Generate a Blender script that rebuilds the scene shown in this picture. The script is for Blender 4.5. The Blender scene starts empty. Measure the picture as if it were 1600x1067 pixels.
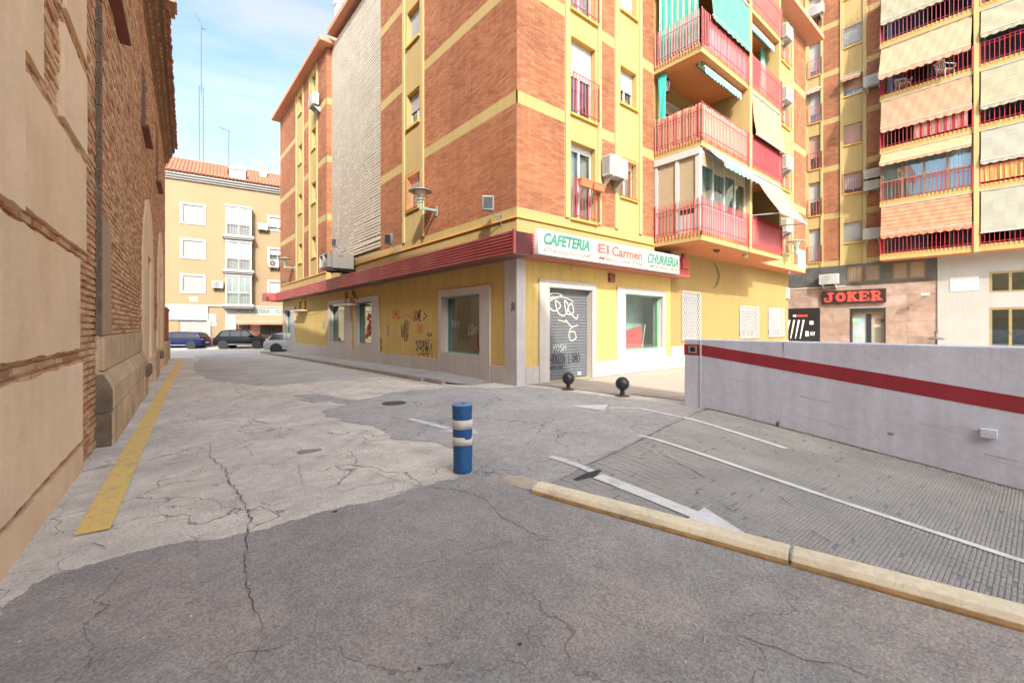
import bpy, bmesh, math, random
import numpy as np
from mathutils import Vector, Matrix
from mathutils.geometry import tessellate_polygon
R = math.radians
rnd = random.Random(7)
SC = bpy.context.scene
COL = SC.collection

# ------------------------------------------------------------------ camera, sky, sun, exposure
FPX, CXP, HYP, EYE, YAW = 685.0, 800.0, 510.0, 1.5, R(39.6)      # measured on the 1600 px wide photograph
cam_d = bpy.data.cameras.new('camera')
cam = bpy.data.objects.new('camera', cam_d)
COL.objects.link(cam)
cam_d.sensor_width = 36.0
cam_d.sensor_fit = 'HORIZONTAL'
cam_d.lens = FPX / 1600 * 36
cam_d.shift_y = -(533.5 - HYP) / 1600
cam_d.clip_start, cam_d.clip_end = 0.05, 2000
cam.location = (0, 0, EYE)
cam.rotation_euler = (R(90), 0, -YAW)
SC.camera = cam

SUN_EL, SUN_AZ = R(36.0), R(210.0)                              # azimuth clockwise from +Y, towards the sun
W = bpy.data.worlds.new('World')
SC.world = W
W.use_nodes = True
nt = W.node_tree
nt.nodes.clear()
def N_(t, k, **kw):
    n = t.nodes.new(k)
    for a, b in kw.items():
        setattr(n, a, b)
    return n
out = N_(nt, 'ShaderNodeOutputWorld')
bg = N_(nt, 'ShaderNodeBackground')
sky = N_(nt, 'ShaderNodeTexSky', sky_type='NISHITA', sun_disc=False, sun_elevation=SUN_EL, sun_rotation=SUN_AZ,
         altitude=20, air_density=1.0, dust_density=5.5, ozone_density=2.5)
tc = N_(nt, 'ShaderNodeTexCoord')
mp = N_(nt, 'ShaderNodeMapping')
mp.inputs['Scale'].default_value = (1.0, 1.0, 3.2)
nz = N_(nt, 'ShaderNodeTexNoise')
nz.inputs['Scale'].default_value = 2.3
nz.inputs['Detail'].default_value = 7
nz.inputs['Roughness'].default_value = 0.55
nz.inputs['Distortion'].default_value = 0.4
cr = N_(nt, 'ShaderNodeMapRange')
cr.inputs[1].default_value, cr.inputs[2].default_value = 0.40, 0.62
cr.inputs[3].default_value, cr.inputs[4].default_value = 0.0, 0.95
mx = N_(nt, 'ShaderNodeMix', data_type='RGBA')
hs = N_(nt, 'ShaderNodeHueSaturation')                           # thin high cloud: as bright as the sky behind it, nearly white
hs.inputs['Saturation'].default_value = 0.30
hs.inputs['Value'].default_value = 0.80
L_ = nt.links.new
L_(tc.outputs['Generated'], mp.inputs['Vector']); L_(mp.outputs[0], nz.inputs['Vector'])
L_(nz.outputs[0], cr.inputs[0]); L_(cr.outputs[0], mx.inputs[0]); L_(sky.outputs[0], mx.inputs[6])
L_(sky.outputs[0], hs.inputs['Color']); L_(hs.outputs[0], mx.inputs[7])
wb = N_(nt, 'ShaderNodeVectorMath', operation='MULTIPLY')
wb.inputs[1].default_value = (0.95, 1.0, 1.01)                  # cool daylight balance
L_(mx.outputs[2], wb.inputs[0]); L_(wb.outputs[0], bg.inputs['Color'])
bg.inputs['Strength'].default_value = 0.15
L_(bg.outputs[0], out.inputs['Surface'])

sun_d = bpy.data.lights.new('sun', 'SUN')
sun_d.energy, sun_d.angle, sun_d.color = 2.0, R(0.5), (1.0, 0.94, 0.85)
sun = bpy.data.objects.new('sun', sun_d)
COL.objects.link(sun)
sdir = Vector((math.sin(SUN_AZ) * math.cos(SUN_EL), math.cos(SUN_AZ) * math.cos(SUN_EL), math.sin(SUN_EL)))
sun.rotation_euler = sdir.to_track_quat('Z', 'Y').to_euler()
sun.location = (-10, -25, 40)
vs = SC.view_settings
vs.view_transform, vs.look, vs.gamma, vs.use_curve_mapping = 'Standard', 'None', 1.0, False
vs.exposure = 1.73
SC.cycles.max_bounces = 12
SC.cycles.diffuse_bounces = 8

# ------------------------------------------------------------------ measuring helpers
CA, SA = math.cos(YAW), math.sin(YAW)
def ray(u, v):
    r, k = (u - CXP) / FPX, (HYP - v) / FPX
    return Vector((r * CA + SA, -r * SA + CA, k))
def ong(u, v, z=0.0):
    d = ray(u, v)
    t = (z - EYE) / d.z
    return (d.x * t, d.y * t)
class Fr:
    """a facade plane: a runs along it, n out of it, z up"""
    def __init__(s, o, a, n):
        s.o, s.a, s.n = Vector(o), Vector(a), Vector(n)
        x = (-s.n).cross(Vector((0, 0, 1)))
        s.rot = math.atan2(x.y, x.x)
        s.sg = 1 if x.dot(s.a) > 0 else -1
    def pt(s, a, z, n=0.0):
        p = s.o + s.a * a + s.n * n
        return (p.x, p.y, z)
    def pick(s, u, v, n=0.0):
        d = ray(u, v)
        t = (n + s.o.dot(s.n)) / d.dot(s.n)
        p = d * t
        return (p - s.o).dot(s.a), EYE + p.z
    def A(s, u, n=0.0):
        return s.pick(u, HYP, n)[0]
FS = Fr((7.2, 0, 0), (0, 1, 0), (-1, 0, 0))
FC = Fr((0, 8.51, 0), (1, 0, 0), (0, -1, 0))
FJ = Fr((32.4, 0, 0), (0, 1, 0), (-1, 0, 0))
FF = Fr((2.88, 46.94, 0), (0.9942, -0.1071, 0), (-0.1071, -0.9942, 0))
FW = Fr((-0.92, 0, 0), (0.0543, 0.9985, 0), (0.9985, -0.0543, 0))

# ------------------------------------------------------------------ materials
MAT = {}
def M(name, col, rough=0.8, var=0.12, sc=2.0, bump=0.0, bsc=40.0, streak=0.0, island=None, metal=0.0,
      stain=None, stain_sc=0.7, stain_amt=0.5, fine=0.0, fsc=90.0, spec=0.5, coat=0.0, cracks=None, mid=0.0):
    if name in MAT:
        return MAT[name]
    m = bpy.data.materials.new(name)
    m.use_nodes = True
    t = m.node_tree
    l = t.links.new
    p = t.nodes['Principled BSDF']
    p.inputs['Roughness'].default_value = rough
    p.inputs['Metallic'].default_value = metal
    p.inputs['Specular IOR Level'].default_value = spec
    p.inputs['Coat Weight'].default_value = coat
    geo = N_(t, 'ShaderNodeNewGeometry')
    def noise(scale, detail=5, vec=None, rough_=0.6):
        n = N_(t, 'ShaderNodeTexNoise')
        n.inputs['Scale'].default_value = scale
        n.inputs['Detail'].default_value = detail
        n.inputs['Roughness'].default_value = rough_
        l(vec if vec is not None else geo.outputs['Position'], n.inputs['Vector'])
        return n.outputs[0]
    def mul(col_sock, fac_sock, lo, hi, f0=0.3, f1=0.7):
        mr = N_(t, 'ShaderNodeMapRange')
        mr.inputs[1].default_value, mr.inputs[2].default_value = f0, f1
        mr.inputs[3].default_value, mr.inputs[4].default_value = lo, hi
        l(fac_sock, mr.inputs[0])
        mm = N_(t, 'ShaderNodeVectorMath', operation='SCALE')
        l(col_sock, mm.inputs[0]); l(mr.outputs[0], mm.inputs['Scale'])
        return mm.outputs[0]
    if island:
        rp = N_(t, 'ShaderNodeValToRGB')
        rp.color_ramp.interpolation = 'LINEAR'
        els = rp.color_ramp.elements
        while len(els) < len(island):
            els.new(0.5)
        for i, c in enumerate(island):
            els[i].position = i / (len(island) - 1)
            els[i].color = (*c, 1)
        src = geo.outputs['Random Per Island']
        if island is not None and name.endswith('_each'):
            oi = N_(t, 'ShaderNodeObjectInfo')
            src = oi.outputs['Random']
        l(src, rp.inputs[0])
        cs = rp.outputs[0]
    else:
        rgb = N_(t, 'ShaderNodeRGB')
        rgb.outputs[0].default_value = (*col, 1)
        cs = rgb.outputs[0]
    if var:
        cs = mul(cs, noise(sc), 1 - var, 1 + var)
    if stain:
        mr = N_(t, 'ShaderNodeMapRange')
        mr.inputs[1].default_value, mr.inputs[2].default_value = 0.48, 0.72
        mr.inputs[4].default_value = stain_amt
        l(noise(stain_sc, 8, None, 0.65), mr.inputs[0])
        mm = N_(t, 'ShaderNodeMix', data_type='RGBA')
        mm.inputs[7].default_value = (*stain, 1)
        l(mr.outputs[0], mm.inputs[0]); l(cs, mm.inputs[6])
        cs = mm.outputs[2]
    if streak:
        mpn = N_(t, 'ShaderNodeMapping')
        mpn.inputs['Scale'].default_value = (5, 5, 0.35)
        l(geo.outputs['Position'], mpn.inputs['Vector'])
        cs = mul(cs, noise(1.3, 6, mpn.outputs[0]), 1 - streak, 1 + streak * 0.5)
    if mid:
        cs = mul(cs, noise(sc * 7, 6, None, 0.7), 1 - mid, 1 + mid)
    if fine:
        cs = mul(cs, noise(fsc, 2, None, 0.5), 1 - fine, 1 + fine)
    for csc, cw, camt in (cracks or ()):                           # hairline cracking of the surface itself
        wn = N_(t, 'ShaderNodeTexNoise'); wn.inputs['Scale'].default_value = csc * 2.2; wn.inputs['Detail'].default_value = 6
        l(geo.outputs['Position'], wn.inputs['Vector'])
        wa = N_(t, 'ShaderNodeVectorMath', operation='SCALE'); wa.inputs['Scale'].default_value = 0.55 / csc
        l(wn.outputs['Color'], wa.inputs[0])
        wb = N_(t, 'ShaderNodeVectorMath', operation='ADD')
        l(geo.outputs['Position'], wb.inputs[0]); l(wa.outputs[0], wb.inputs[1])
        vo = N_(t, 'ShaderNodeTexVoronoi', feature='DISTANCE_TO_EDGE'); vo.inputs['Scale'].default_value = csc
        l(wb.outputs[0], vo.inputs['Vector'])
        mk = N_(t, 'ShaderNodeMapRange'); mk.inputs[1].default_value, mk.inputs[2].default_value = 0.42, 0.62
        mk.inputs[3].default_value, mk.inputs[4].default_value = 0.0, cw
        l(noise(csc * 0.8, 4), mk.inputs[0])
        dv = N_(t, 'ShaderNodeMath', operation='LESS_THAN'); l(vo.outputs['Distance'], dv.inputs[0]); l(mk.outputs[0], dv.inputs[1])
        mg = N_(t, 'ShaderNodeMath', operation='MULTIPLY'); mg.inputs[1].default_value = camt; l(dv.outputs[0], mg.inputs[0])
        mm = N_(t, 'ShaderNodeMix', data_type='RGBA'); mm.inputs[7].default_value = (col[0] * .28, col[1] * .27, col[2] * .26, 1)
        l(mg.outputs[0], mm.inputs[0]); l(cs, mm.inputs[6]); cs = mm.outputs[2]
    l(cs, p.inputs['Base Color'])
    if bump:
        b = N_(t, 'ShaderNodeBump')
        b.inputs['Strength'].default_value = bump
        b.inputs['Distance'].default_value = 0.02
        l(noise(bsc, 4), b.inputs['Height'])
        l(b.outputs[0], p.inputs['Normal'])
    MAT[name] = m
    return m
def stripes(name, c0, c1, axis, period, duty=0.5, rough=0.85, wob=0.0):
    """printed cloth stripes across one world axis"""
    if name in MAT:
        return MAT[name]
    m = bpy.data.materials.new(name)
    m.use_nodes = True
    t = m.node_tree
    l = t.links.new
    p = t.nodes['Principled BSDF']
    p.inputs['Roughness'].default_value = rough
    geo = N_(t, 'ShaderNodeNewGeometry')
    sx = N_(t, 'ShaderNodeSeparateXYZ')
    l(geo.outputs['Position'], sx.inputs[0])
    a = N_(t, 'ShaderNodeMath', operation='MULTIPLY'); a.inputs[1].default_value = 1 / period
    b = N_(t, 'ShaderNodeMath', operation='FRACT')
    c = N_(t, 'ShaderNodeMath', operation='GREATER_THAN'); c.inputs[1].default_value = duty
    l(sx.outputs['XYZ'.index(axis)], a.inputs[0]); l(a.outputs[0], b.inputs[0]); l(b.outputs[0], c.inputs[0])
    mm = N_(t, 'ShaderNodeMix', data_type='RGBA')
    mm.inputs[6].default_value, mm.inputs[7].default_value = (*c0, 1), (*c1, 1)
    l(c.outputs[0], mm.inputs[0])
    n = N_(t, 'ShaderNodeTexNoise'); n.inputs['Scale'].default_value = 2.2; n.inputs['Detail'].default_value = 5
    l(geo.outputs['Position'], n.inputs['Vector'])
    mr = N_(t, 'ShaderNodeMapRange'); mr.inputs[3].default_value, mr.inputs[4].default_value = 0.84, 1.14
    l(n.outputs[0], mr.inputs[0])
    sc = N_(t, 'ShaderNodeVectorMath', operation='SCALE')
    l(mm.outputs[2], sc.inputs[0]); l(mr.outputs[0], sc.inputs['Scale'])
    l(sc.outputs[0], p.inputs['Base Color'])
    MAT[name] = m
    return m
def glass(name, tint=(0.85, 0.92, 0.92), refl=0.16, clear=0.9):
    if name in MAT:
        return MAT[name]
    m = bpy.data.materials.new(name)
    m.use_nodes = True
    t = m.node_tree
    t.nodes.clear()
    l = t.links.new
    o = N_(t, 'ShaderNodeOutputMaterial')
    tr = N_(t, 'ShaderNodeBsdfTransparent'); tr.inputs[0].default_value = (*[x * clear for x in tint], 1)
    gl = N_(t, 'ShaderNodeBsdfGlossy'); gl.inputs['Roughness'].default_value = 0.02
    gl.inputs['Color'].default_value = (0.9, 0.95, 0.95, 1)
    lw = N_(t, 'ShaderNodeLayerWeight'); lw.inputs[0].default_value = 0.5
    fr = N_(t, 'ShaderNodeMath', operation='POWER'); fr.inputs[1].default_value = 4.0
    l(lw.outputs['Facing'], fr.inputs[0])
    ad = N_(t, 'ShaderNodeMath', operation='ADD', use_clamp=True); ad.inputs[1].default_value = refl
    ms = N_(t, 'ShaderNodeMixShader')
    l(fr.outputs[0], ad.inputs[0]); l(ad.outputs[0], ms.inputs[0]); l(tr.outputs[0], ms.inputs[1]); l(gl.outputs[0], ms.inputs[2])
    l(ms.outputs[0], o.inputs[0])
    MAT[name] = m
    return m

# ------------------------------------------------------------------ mesh builder and scene tree
class MB:
    def __init__(s):
        s.v, s.f = [], []
    def add(s, vs_, fs_):
        k = len(s.v)
        s.v += [tuple(p) for p in vs_]
        s.f += [tuple(i + k for i in f) for f in fs_]
        return s
    def box(s, x0, x1, y0, y1, z0, z1):
        return s.hexa([(x0, y0, z0), (x1, y0, z0), (x1, y1, z0), (x0, y1, z0), (x0, y0, z1), (x1, y0, z1), (x1, y1, z1), (x0, y1, z1)])
    def hexa(s, p):
        return s.add(p, [(0, 3, 2, 1), (4, 5, 6, 7), (0, 1, 5, 4), (1, 2, 6, 5), (2, 3, 7, 6), (3, 0, 4, 7)])
    def fb(s, fr, a0, a1, z0, z1, n0, n1):
        q = [(a0, z0, n0), (a1, z0, n0), (a1, z0, n1), (a0, z0, n1), (a0, z1, n0), (a1, z1, n0), (a1, z1, n1), (a0, z1, n1)]
        return s.hexa([fr.pt(*i) for i in q])
    def poly(s, pts):
        pts = list(pts)
        t = tessellate_polygon([[Vector(p) for p in pts]])
        return s.add(pts, t)
    def prism(s, pts, vec):
        """closed outline pts pushed along vec"""
        n = len(pts)
        q = [(p[0] + vec[0], p[1] + vec[1], p[2] + vec[2]) for p in pts]
        t = tessellate_polygon([[Vector(p) for p in pts]])
        fs_ = [tuple(x) for x in t] + [tuple(i + n for i in reversed(x)) for x in t]
        fs_ += [(i, (i + 1) % n, (i + 1) % n + n, i + n) for i in range(n)]
        return s.add(list(pts) + q, fs_)
    def fprism(s, fr, az, n0, n1):
        p = [fr.pt(a, z, n0) for a, z in az]
        d = fr.n * (n1 - n0)
        return s.prism(p, d)
    def tube(s, p, q, r, n=8, r2=None, caps=True):
        p, q = Vector(p), Vector(q)
        d = (q - p).normalized()
        u = d.orthogonal().normalized()
        w = d.cross(u)
        r2 = r if r2 is None else r2
        vs_ = []
        for c, rr in ((p, r), (q, r2)):
            for i in range(n):
                an = 2 * math.pi * i / n
                vs_.append(tuple(c + (u * math.cos(an) + w * math.sin(an)) * rr))
        fs_ = [(i, (i + 1) % n, (i + 1) % n + n, i + n) for i in range(n)]
        if caps:
            fs_ += [tuple(range(n - 1, -1, -1)), tuple(range(n, 2 * n))]
        return s.add(vs_, fs_)
    def path(s, pts, r, n=6):
        for a, b in zip(pts, pts[1:]):
            s.tube(a, b, r, n)
        return s
    def lathe(s, c, prof, n=24, axis='Z'):
        """prof: (radius, height) up the axis from c"""
        vs_, fs_ = [], []
        for r, h in prof:
            for i in range(n):
                an = 2 * math.pi * i / n
                x, y = r * math.cos(an), r * math.sin(an)
                if axis == 'Z': vs_.append((c[0] + x, c[1] + y, c[2] + h))
                elif axis == 'Y': vs_.append((c[0] + x, c[1] + h, c[2] + y))
                else: vs_.append((c[0] + h, c[1] + x, c[2] + y))
        for k in range(len(prof) - 1):
            for i in range(n):
                j = (i + 1) % n
                fs_.append((k * n + i, k * n + j, (k + 1) * n + j, (k + 1) * n + i))
        fs_ += [tuple(range(n - 1, -1, -1)), tuple(range((len(prof) - 1) * n, len(prof) * n))]
        return s.add(vs_, fs_)
    def grid(s, rows):
        m = len(rows[0])
        k = [p for r in rows for p in r]
        fs_ = [(i * m + j, i * m + j + 1, (i + 1) * m + j + 1, (i + 1) * m + j) for i in range(len(rows) - 1) for j in range(m - 1)]
        return s.add(k, fs_)
    def corrug(s, fr, a0, a1, z0, z1, n, pitch=0.045, amp=0.008):
        """roller shutter: bulged horizontal slats"""
        k = max(1, round((z1 - z0) / pitch))
        h = (z1 - z0) / k
        rows = []
        for i in range(k):
            for f, o in ((0.0, -amp), (0.12, amp * 0.4), (0.5, amp), (0.88, amp * 0.4)):
                z = z0 + (i + f) * h
                rows.append([fr.pt(a0, z, n + o), fr.pt(a1, z, n + o)])
        rows.append([fr.pt(a0, z1, n - amp), fr.pt(a1, z1, n - amp)])
        return s.grid(rows)
    def folds(s, fr, a0, a1, z0, z1, n, k, amp, taper=1.0, seg=6):
        """hanging cloth with vertical folds"""
        rows = []
        m = k * seg
        for zi in range(7):
            f = zi / 6
            z = z1 + (z0 - z1) * f
            w = 1 - (1 - taper) * math.sin(f * math.pi)
            c = (a0 + a1) / 2
            rows.append([fr.pt(c + (a0 + (a1 - a0) * i / m - c) * w, z,
                               n + amp * (0.4 + 0.6 * f) * math.sin(2 * math.pi * i / seg + 0.7 * math.sin(i * 0.37) + f)) for i in range(m + 1)])
        return s.grid(rows)
    def cloth(s, fr, a0, a1, zt, nt_, zb, nb, sag=0.03, ka=14, kz=8):
        rows = []
        for j in range(kz + 1):
            f = j / kz
            rows.append([fr.pt(a0 + (a1 - a0) * i / ka, zt + (zb - zt) * f - sag * math.sin(f * math.pi) * (0.7 + 0.3 * math.sin(i * 1.7)),
                               nt_ + (nb - nt_) * f + 0.012 * math.sin(i * 2.3 + j)) for i in range(ka + 1)])
        return s.grid(rows)
    def scallop(s, fr, a0, a1, zt, h, n, k):
        rows = [[], []]
        m = k * 6
        for i in range(m + 1):
            a = a0 + (a1 - a0) * i / m
            rows[0].append(fr.pt(a, zt, n))
            rows[1].append(fr.pt(a, zt - h * (0.72 + 0.28 * abs(math.sin(math.pi * i / 6))), n + 0.012 * math.sin(i * 0.9)))
        return s.grid(rows)
    def wall(s, fr, a0, a1, z0, z1, n, holes=(), depth=0.2):
        """sheet with openings and their reveals"""
        aa = sorted({a0, a1, *[x for h in holes for x in h[:2]]})
        zz = sorted({z0, z1, *[x for h in holes for x in h[2:4]]})
        aa = [x for x in aa if a0 <= x <= a1]
        zz = [x for x in zz if z0 <= x <= z1]
        for p, q in zip(aa, aa[1:]):
            for b, t in zip(zz, zz[1:]):
                ca_, cz = (p + q) / 2, (b + t) / 2
                if any(h[0] < ca_ < h[1] and h[2] < cz < h[3] for h in holes):
                    continue
                s.add([fr.pt(p, b, n), fr.pt(q, b, n), fr.pt(q, t, n), fr.pt(p, t, n)], [(0, 1, 2, 3)])
        for h in holes:
            c = [(h[0], h[2]), (h[1], h[2]), (h[1], h[3]), (h[0], h[3])]
            for (pa, pz), (qa, qz) in zip(c, c[1:] + c[:1]):
                s.add([fr.pt(pa, pz, n), fr.pt(qa, qz, n), fr.pt(qa, qz, n - depth), fr.pt(pa, pz, n - depth)], [(0, 1, 2, 3)])
        return s
    def ribbon(s, fr, pts, w, n, th=0.002):
        """flat stroke through (a, z) points"""
        for i, (p, q) in enumerate(zip(pts, pts[1:])):
            d = Vector((q[0] - p[0], q[1] - p[1]))
            if d.length < 1e-6:
                continue
            d.normalize()
            o = Vector((-d.y, d.x)) * w / 2
            e = d * w * 0.35
            c = [(p[0] - e.x + o.x, p[1] - e.y + o.y), (q[0] + e.x + o.x, q[1] + e.y + o.y), (q[0] + e.x - o.x, q[1] + e.y - o.y), (p[0] - e.x - o.x, p[1] - e.y - o.y)]
            k = n + th * (i % 4) * 0.3
            s.add([fr.pt(a, z, k) for a, z in c], [(0, 1, 2, 3)])
        return s
    def build(s, name, mat, parent=None, smooth=False, bevel=0.0, solid=0.0, kind=None, label=None, local=False):
        me = bpy.data.meshes.new(name)
        v = s.v
        if parent is not None and not local:
            o = origin_of(parent)
            v = [(p[0] - o.x, p[1] - o.y, p[2] - o.z) for p in v]
        me.from_pydata(v, [], s.f)
        if len(s.f) < 30000:
            b = bmesh.new(); b.from_mesh(me)
            if smooth or bevel:
                bmesh.ops.remove_doubles(b, verts=b.verts, dist=1e-5)
            bmesh.ops.recalc_face_normals(b, faces=b.faces)
            b.to_mesh(me); b.free()
        if mat:
            me.materials.append(mat)
        if smooth:
            me.polygons.foreach_set('use_smooth', [True] * len(me.polygons))
        ob = bpy.data.objects.new(name, me)
        COL.objects.link(ob)
        if parent is not None:
            ob.parent = parent
        if solid:
            md = ob.modifiers.new('thickness', 'SOLIDIFY'); md.thickness = solid; md.offset = 0
        if bevel:
            md = ob.modifiers.new('bevel', 'BEVEL'); md.width = bevel; md.segments = 2; md.limit_method = 'ANGLE'; md.angle_limit = R(40)
        if kind: ob['kind'] = kind
        if label: ob['label'] = label
        return ob
def origin_of(o):
    v = Vector((0, 0, 0))
    while o is not None:
        v += o.location
        o = o.parent
    return v
def tag(o, label=None, cat=None, group=None, kind=None):
    for k, v in (('label', label), ('category', cat), ('group', group), ('kind', kind)):
        if v: o[k] = v
    return o
def thing(name, label, cat, loc=(0, 0, 0), rot=0.0, group=None):
    o = bpy.data.objects.new(name, None)
    COL.objects.link(o)
    o.location, o.rotation_euler = loc, (0, 0, rot)
    o.empty_display_size = 0.3
    return tag(o, label, cat, group)
def fthing(name, label, cat, fr, a, z, n=0.0, group=None):
    """a thing whose local x runs to the viewer's right along the facade and local -y out of it"""
    return thing(name, label, cat, fr.pt(a, z, n), fr.rot, group)
def copy_tree(o, parent=None):
    c = o.copy(); COL.objects.link(c)
    if parent is not None: c.parent = parent
    for ch in list(o.children): copy_tree(ch, c)
    return c
LF = Fr((0, 0, 0), (1, 0, 0), (0, -1, 0))                        # local frame of such a thing
def text_mesh(txt, size, shear=0.0, offset=0.0, sx=1.0, th=0.01, space=1.0):
    cu = bpy.data.curves.new('lettering', 'FONT')
    cu.body, cu.size, cu.shear, cu.offset, cu.extrude, cu.space_character = txt, size, shear, offset, th / 2, space
    cu.align_x, cu.align_y, cu.resolution_u = 'CENTER', 'CENTER', 3
    ob = bpy.data.objects.new('lettering', cu)
    COL.objects.link(ob)
    dg = bpy.context.evaluated_depsgraph_get()
    me = bpy.data.meshes.new_from_object(ob.evaluated_get(dg))
    vv = [(v.co.x * sx, v.co.y, v.co.z) for v in me.vertices]
    ff = [tuple(p.vertices) for p in me.polygons]
    bpy.data.objects.remove(ob); bpy.data.curves.remove(cu); bpy.data.meshes.remove(me)
    return vv, ff
def lettering(txt, size, mat, parent, a, z, n, name='lettering', **kw):
    """text on a facade thing: local coordinates"""
    vv, ff = text_mesh(txt, size, **kw)
    m = MB()
    m.add([(a + x, -(n + d), z + y) for x, y, d in vv], ff)
    return m.build(name, mat, parent, local=True)
STROKES = {
 'A': [[(0, 0), (.4, 1), (.8, 0)], [(.15, .4), (.65, .4)]], 'C': [[(.8, .85), (.4, 1), (0, .5), (.4, 0), (.8, .15)]],
 'D': [[(0, 0), (0, 1), (.6, .8), (.75, .4), (.5, .05), (0, 0)]], 'E': [[(.7, 1), (0, 1), (0, 0), (.7, 0)], [(0, .5), (.5, .5)]],
 'H': [[(0, 0), (0, 1)], [(.7, 0), (.7, 1)], [(0, .5), (.7, .5)]], 'I': [[(.2, 0), (.2, 1)]], 'L': [[(0, 1), (0, 0), (.6, 0)]],
 'M': [[(0, 0), (.1, 1), (.4, .3), (.7, 1), (.8, 0)]], 'N': [[(0, 0), (0, 1), (.7, 0), (.7, 1)]],
 'O': [[(.4, 1), (.05, .7), (.05, .3), (.4, 0), (.75, .3), (.75, .7), (.4, 1)]], 'R': [[(0, 0), (0, 1), (.6, .85), (.55, .5), (0, .45), (.7, 0)]],
 'S': [[(.7, .9), (.3, 1), (.05, .75), (.35, .5), (.7, .3), (.4, 0), (0, .1)]], 'U': [[(0, 1), (0, .3), (.35, 0), (.7, .3), (.7, 1)]],
 'X': [[(0, 0), (.7, 1)], [(0, 1), (.7, 0)]], 'Y': [[(0, 1), (.35, .5), (.7, 1)], [(.35, .5), (.3, 0)]],
 'Z': [[(0, 1), (.7, 1), (0, 0), (.7, 0)]], '1': [[(0, .7), (.3, 1), (.3, 0)]], '4': [[(.5, 0), (.5, 1), (0, .3), (.7, .3)]], ' ': []}
def scrawl(m, fr, txt, a, z, w, h, n, lw, sg, slant=0.1, wob=0.06, seed=1):
    """handwritten spray lettering; sg=+1 when +a runs to the viewer's right"""
    r = random.Random(seed)
    cw = w / max(1, len(txt))
    for i, ch in enumerate(txt):
        for st in STROKES.get(ch, []):
            pts = [(x + r.uniform(-wob, wob), y + r.uniform(-wob, wob)) for x, y in st]
            fine_ = []
            for p, q in zip(pts, pts[1:]):
                fine_ += [p, ((p[0] + q[0]) / 2 + r.uniform(-.03, .03), (p[1] + q[1]) / 2 + r.uniform(-.03, .03))]
            fine_.append(pts[-1])
            m.ribbon(fr, [(a + sg * (i * cw + x * cw + slant * y * h), z + y * h) for x, y in fine_], lw, n)
    return m
# ------------------------------------------------------------------ colours
concrete = M('worn_concrete', (.63, .58, .495), .9, .16, .7, .45, 30, stain=(.38, .345, .30), stain_sc=1.3, stain_amt=.62, fine=.16, fsc=45, mid=.16, cracks=((.9, .010, .75), (2.6, .012, .5)))
street_grey = M('old_street', (.44, .425, .40), .9, .15, .8, .3, 30, stain=(.29, .28, .265), stain_sc=.6, stain_amt=.6, fine=.12, fsc=50, mid=.12, cracks=((.5, .006, .6),))
asphalt = M('asphalt', (.345, .325, .30), .92, .17, .8, .7, 90, stain=(.53, .43, .335), stain_sc=.55, stain_amt=.85, fine=.30, fsc=80, mid=.12, cracks=((.7, .005, .5), (3.2, .008, .3)))
asphalt_blue = M('blue_grey_asphalt', (.395, .38, .355), .92, .17, .9, .5, 80, stain=(.42, .385, .35), stain_sc=1.0, stain_amt=.75, fine=.32, fsc=75, mid=.14, cracks=((1.0, .010, .7), (3.5, .012, .45)))
crack_m = M('crack_dark', (.10, .085, .075), .95, .25, 6)
white_paint = M('road_white', (0.646, 0.636, 0.608), .8, .1, 5, stain=(.34, .33, .32), stain_sc=7, stain_amt=.55, fine=.1, fsc=80)
yellow_paint = M('road_yellow', (.80, .57, .17), .8, .12, 5, stain=(.36, .30, .20), stain_sc=5, stain_amt=.8, fine=.12, fsc=70)
ramp_m = M('ramp_concrete', (.20, .20, .195), .9, .16, 1.4, .2, 60, stain=(.19, .19, .19), stain_sc=1.2, stain_amt=.5, fine=.12, fsc=90)
rib_m = M('ramp_rib', (.34, .315, .28), .9, .15, 1.5, .2, 60, stain=(.22, .22, .21), stain_sc=1.1, stain_amt=.55, fine=.1)
pave_m = M('pavement_tile', (0.361, 0.312, 0.254), .85, .08, 1.5, .1, 60, stain=(.36, .31, .25), stain_sc=.8, stain_amt=.6, fine=.06)
joint_m = M('pavement_joint', (.27, .24, .20), .9, .1, 3)
kerb_side = M('kerb_grey', (.23, .20, .185), .9, .2, 3, .3, 40)
walk_m = M('sidewalk_grey', (.31, .30, .285), .9, .14, 1.5, .2, 50, stain=(.22, .21, .2), stain_sc=1, stain_amt=.5, fine=.08)

# ------------------------------------------------------------------ ground
PROF = [(-60, 0), (7, 0), (9, -.01), (24, -.17), (34, -.33), (45, -.37), (160, -.37)]
def gz(y):
    for (a, za), (b, zb) in zip(PROF, PROF[1:]):
        if y <= b:
            return za + (zb - za) * max(0, (y - a)) / (b - a)
    return PROF[-1][1]
def ongz(u, v, h=0.0):
    z = 0.0
    for _ in range(12):
        x, y = ong(u, v, z + h)
        z = gz(y)
    return x, y
K0, K1, K2 = (2.66, 2.98), (3.355, .055), (3.72, -1.5)
RX1 = 7.82
def y0(x): return 2.98 + (x - 2.66) * .19
def rz(x, y):
    d = max(0.0, y0(x) - y)
    return -.115 * (d - .25 * (1 - math.exp(-d / .25)))
g = MB()
z = 0.0
g.poly([(-60, -60, z), (-60, 7, z), (2.66, 7, z), (*K0, z), (*K1, z), (*K2, z), (3.8, -15, z), (3.8, -60, z)])
g.poly([(2.66, 7, z), (RX1 + .1, 7, z), (RX1 + .1, y0(RX1), z), (*K0, z)])
g.poly([(RX1 + .1, 7, z), (120, 7, z), (120, -60, z), (RX1 + .1, -60, z)])
g.poly([(3.8, -60, z), (RX1 + .1, -60, z), (RX1 + .1, -15, z), (3.8, -15, z)])
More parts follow.
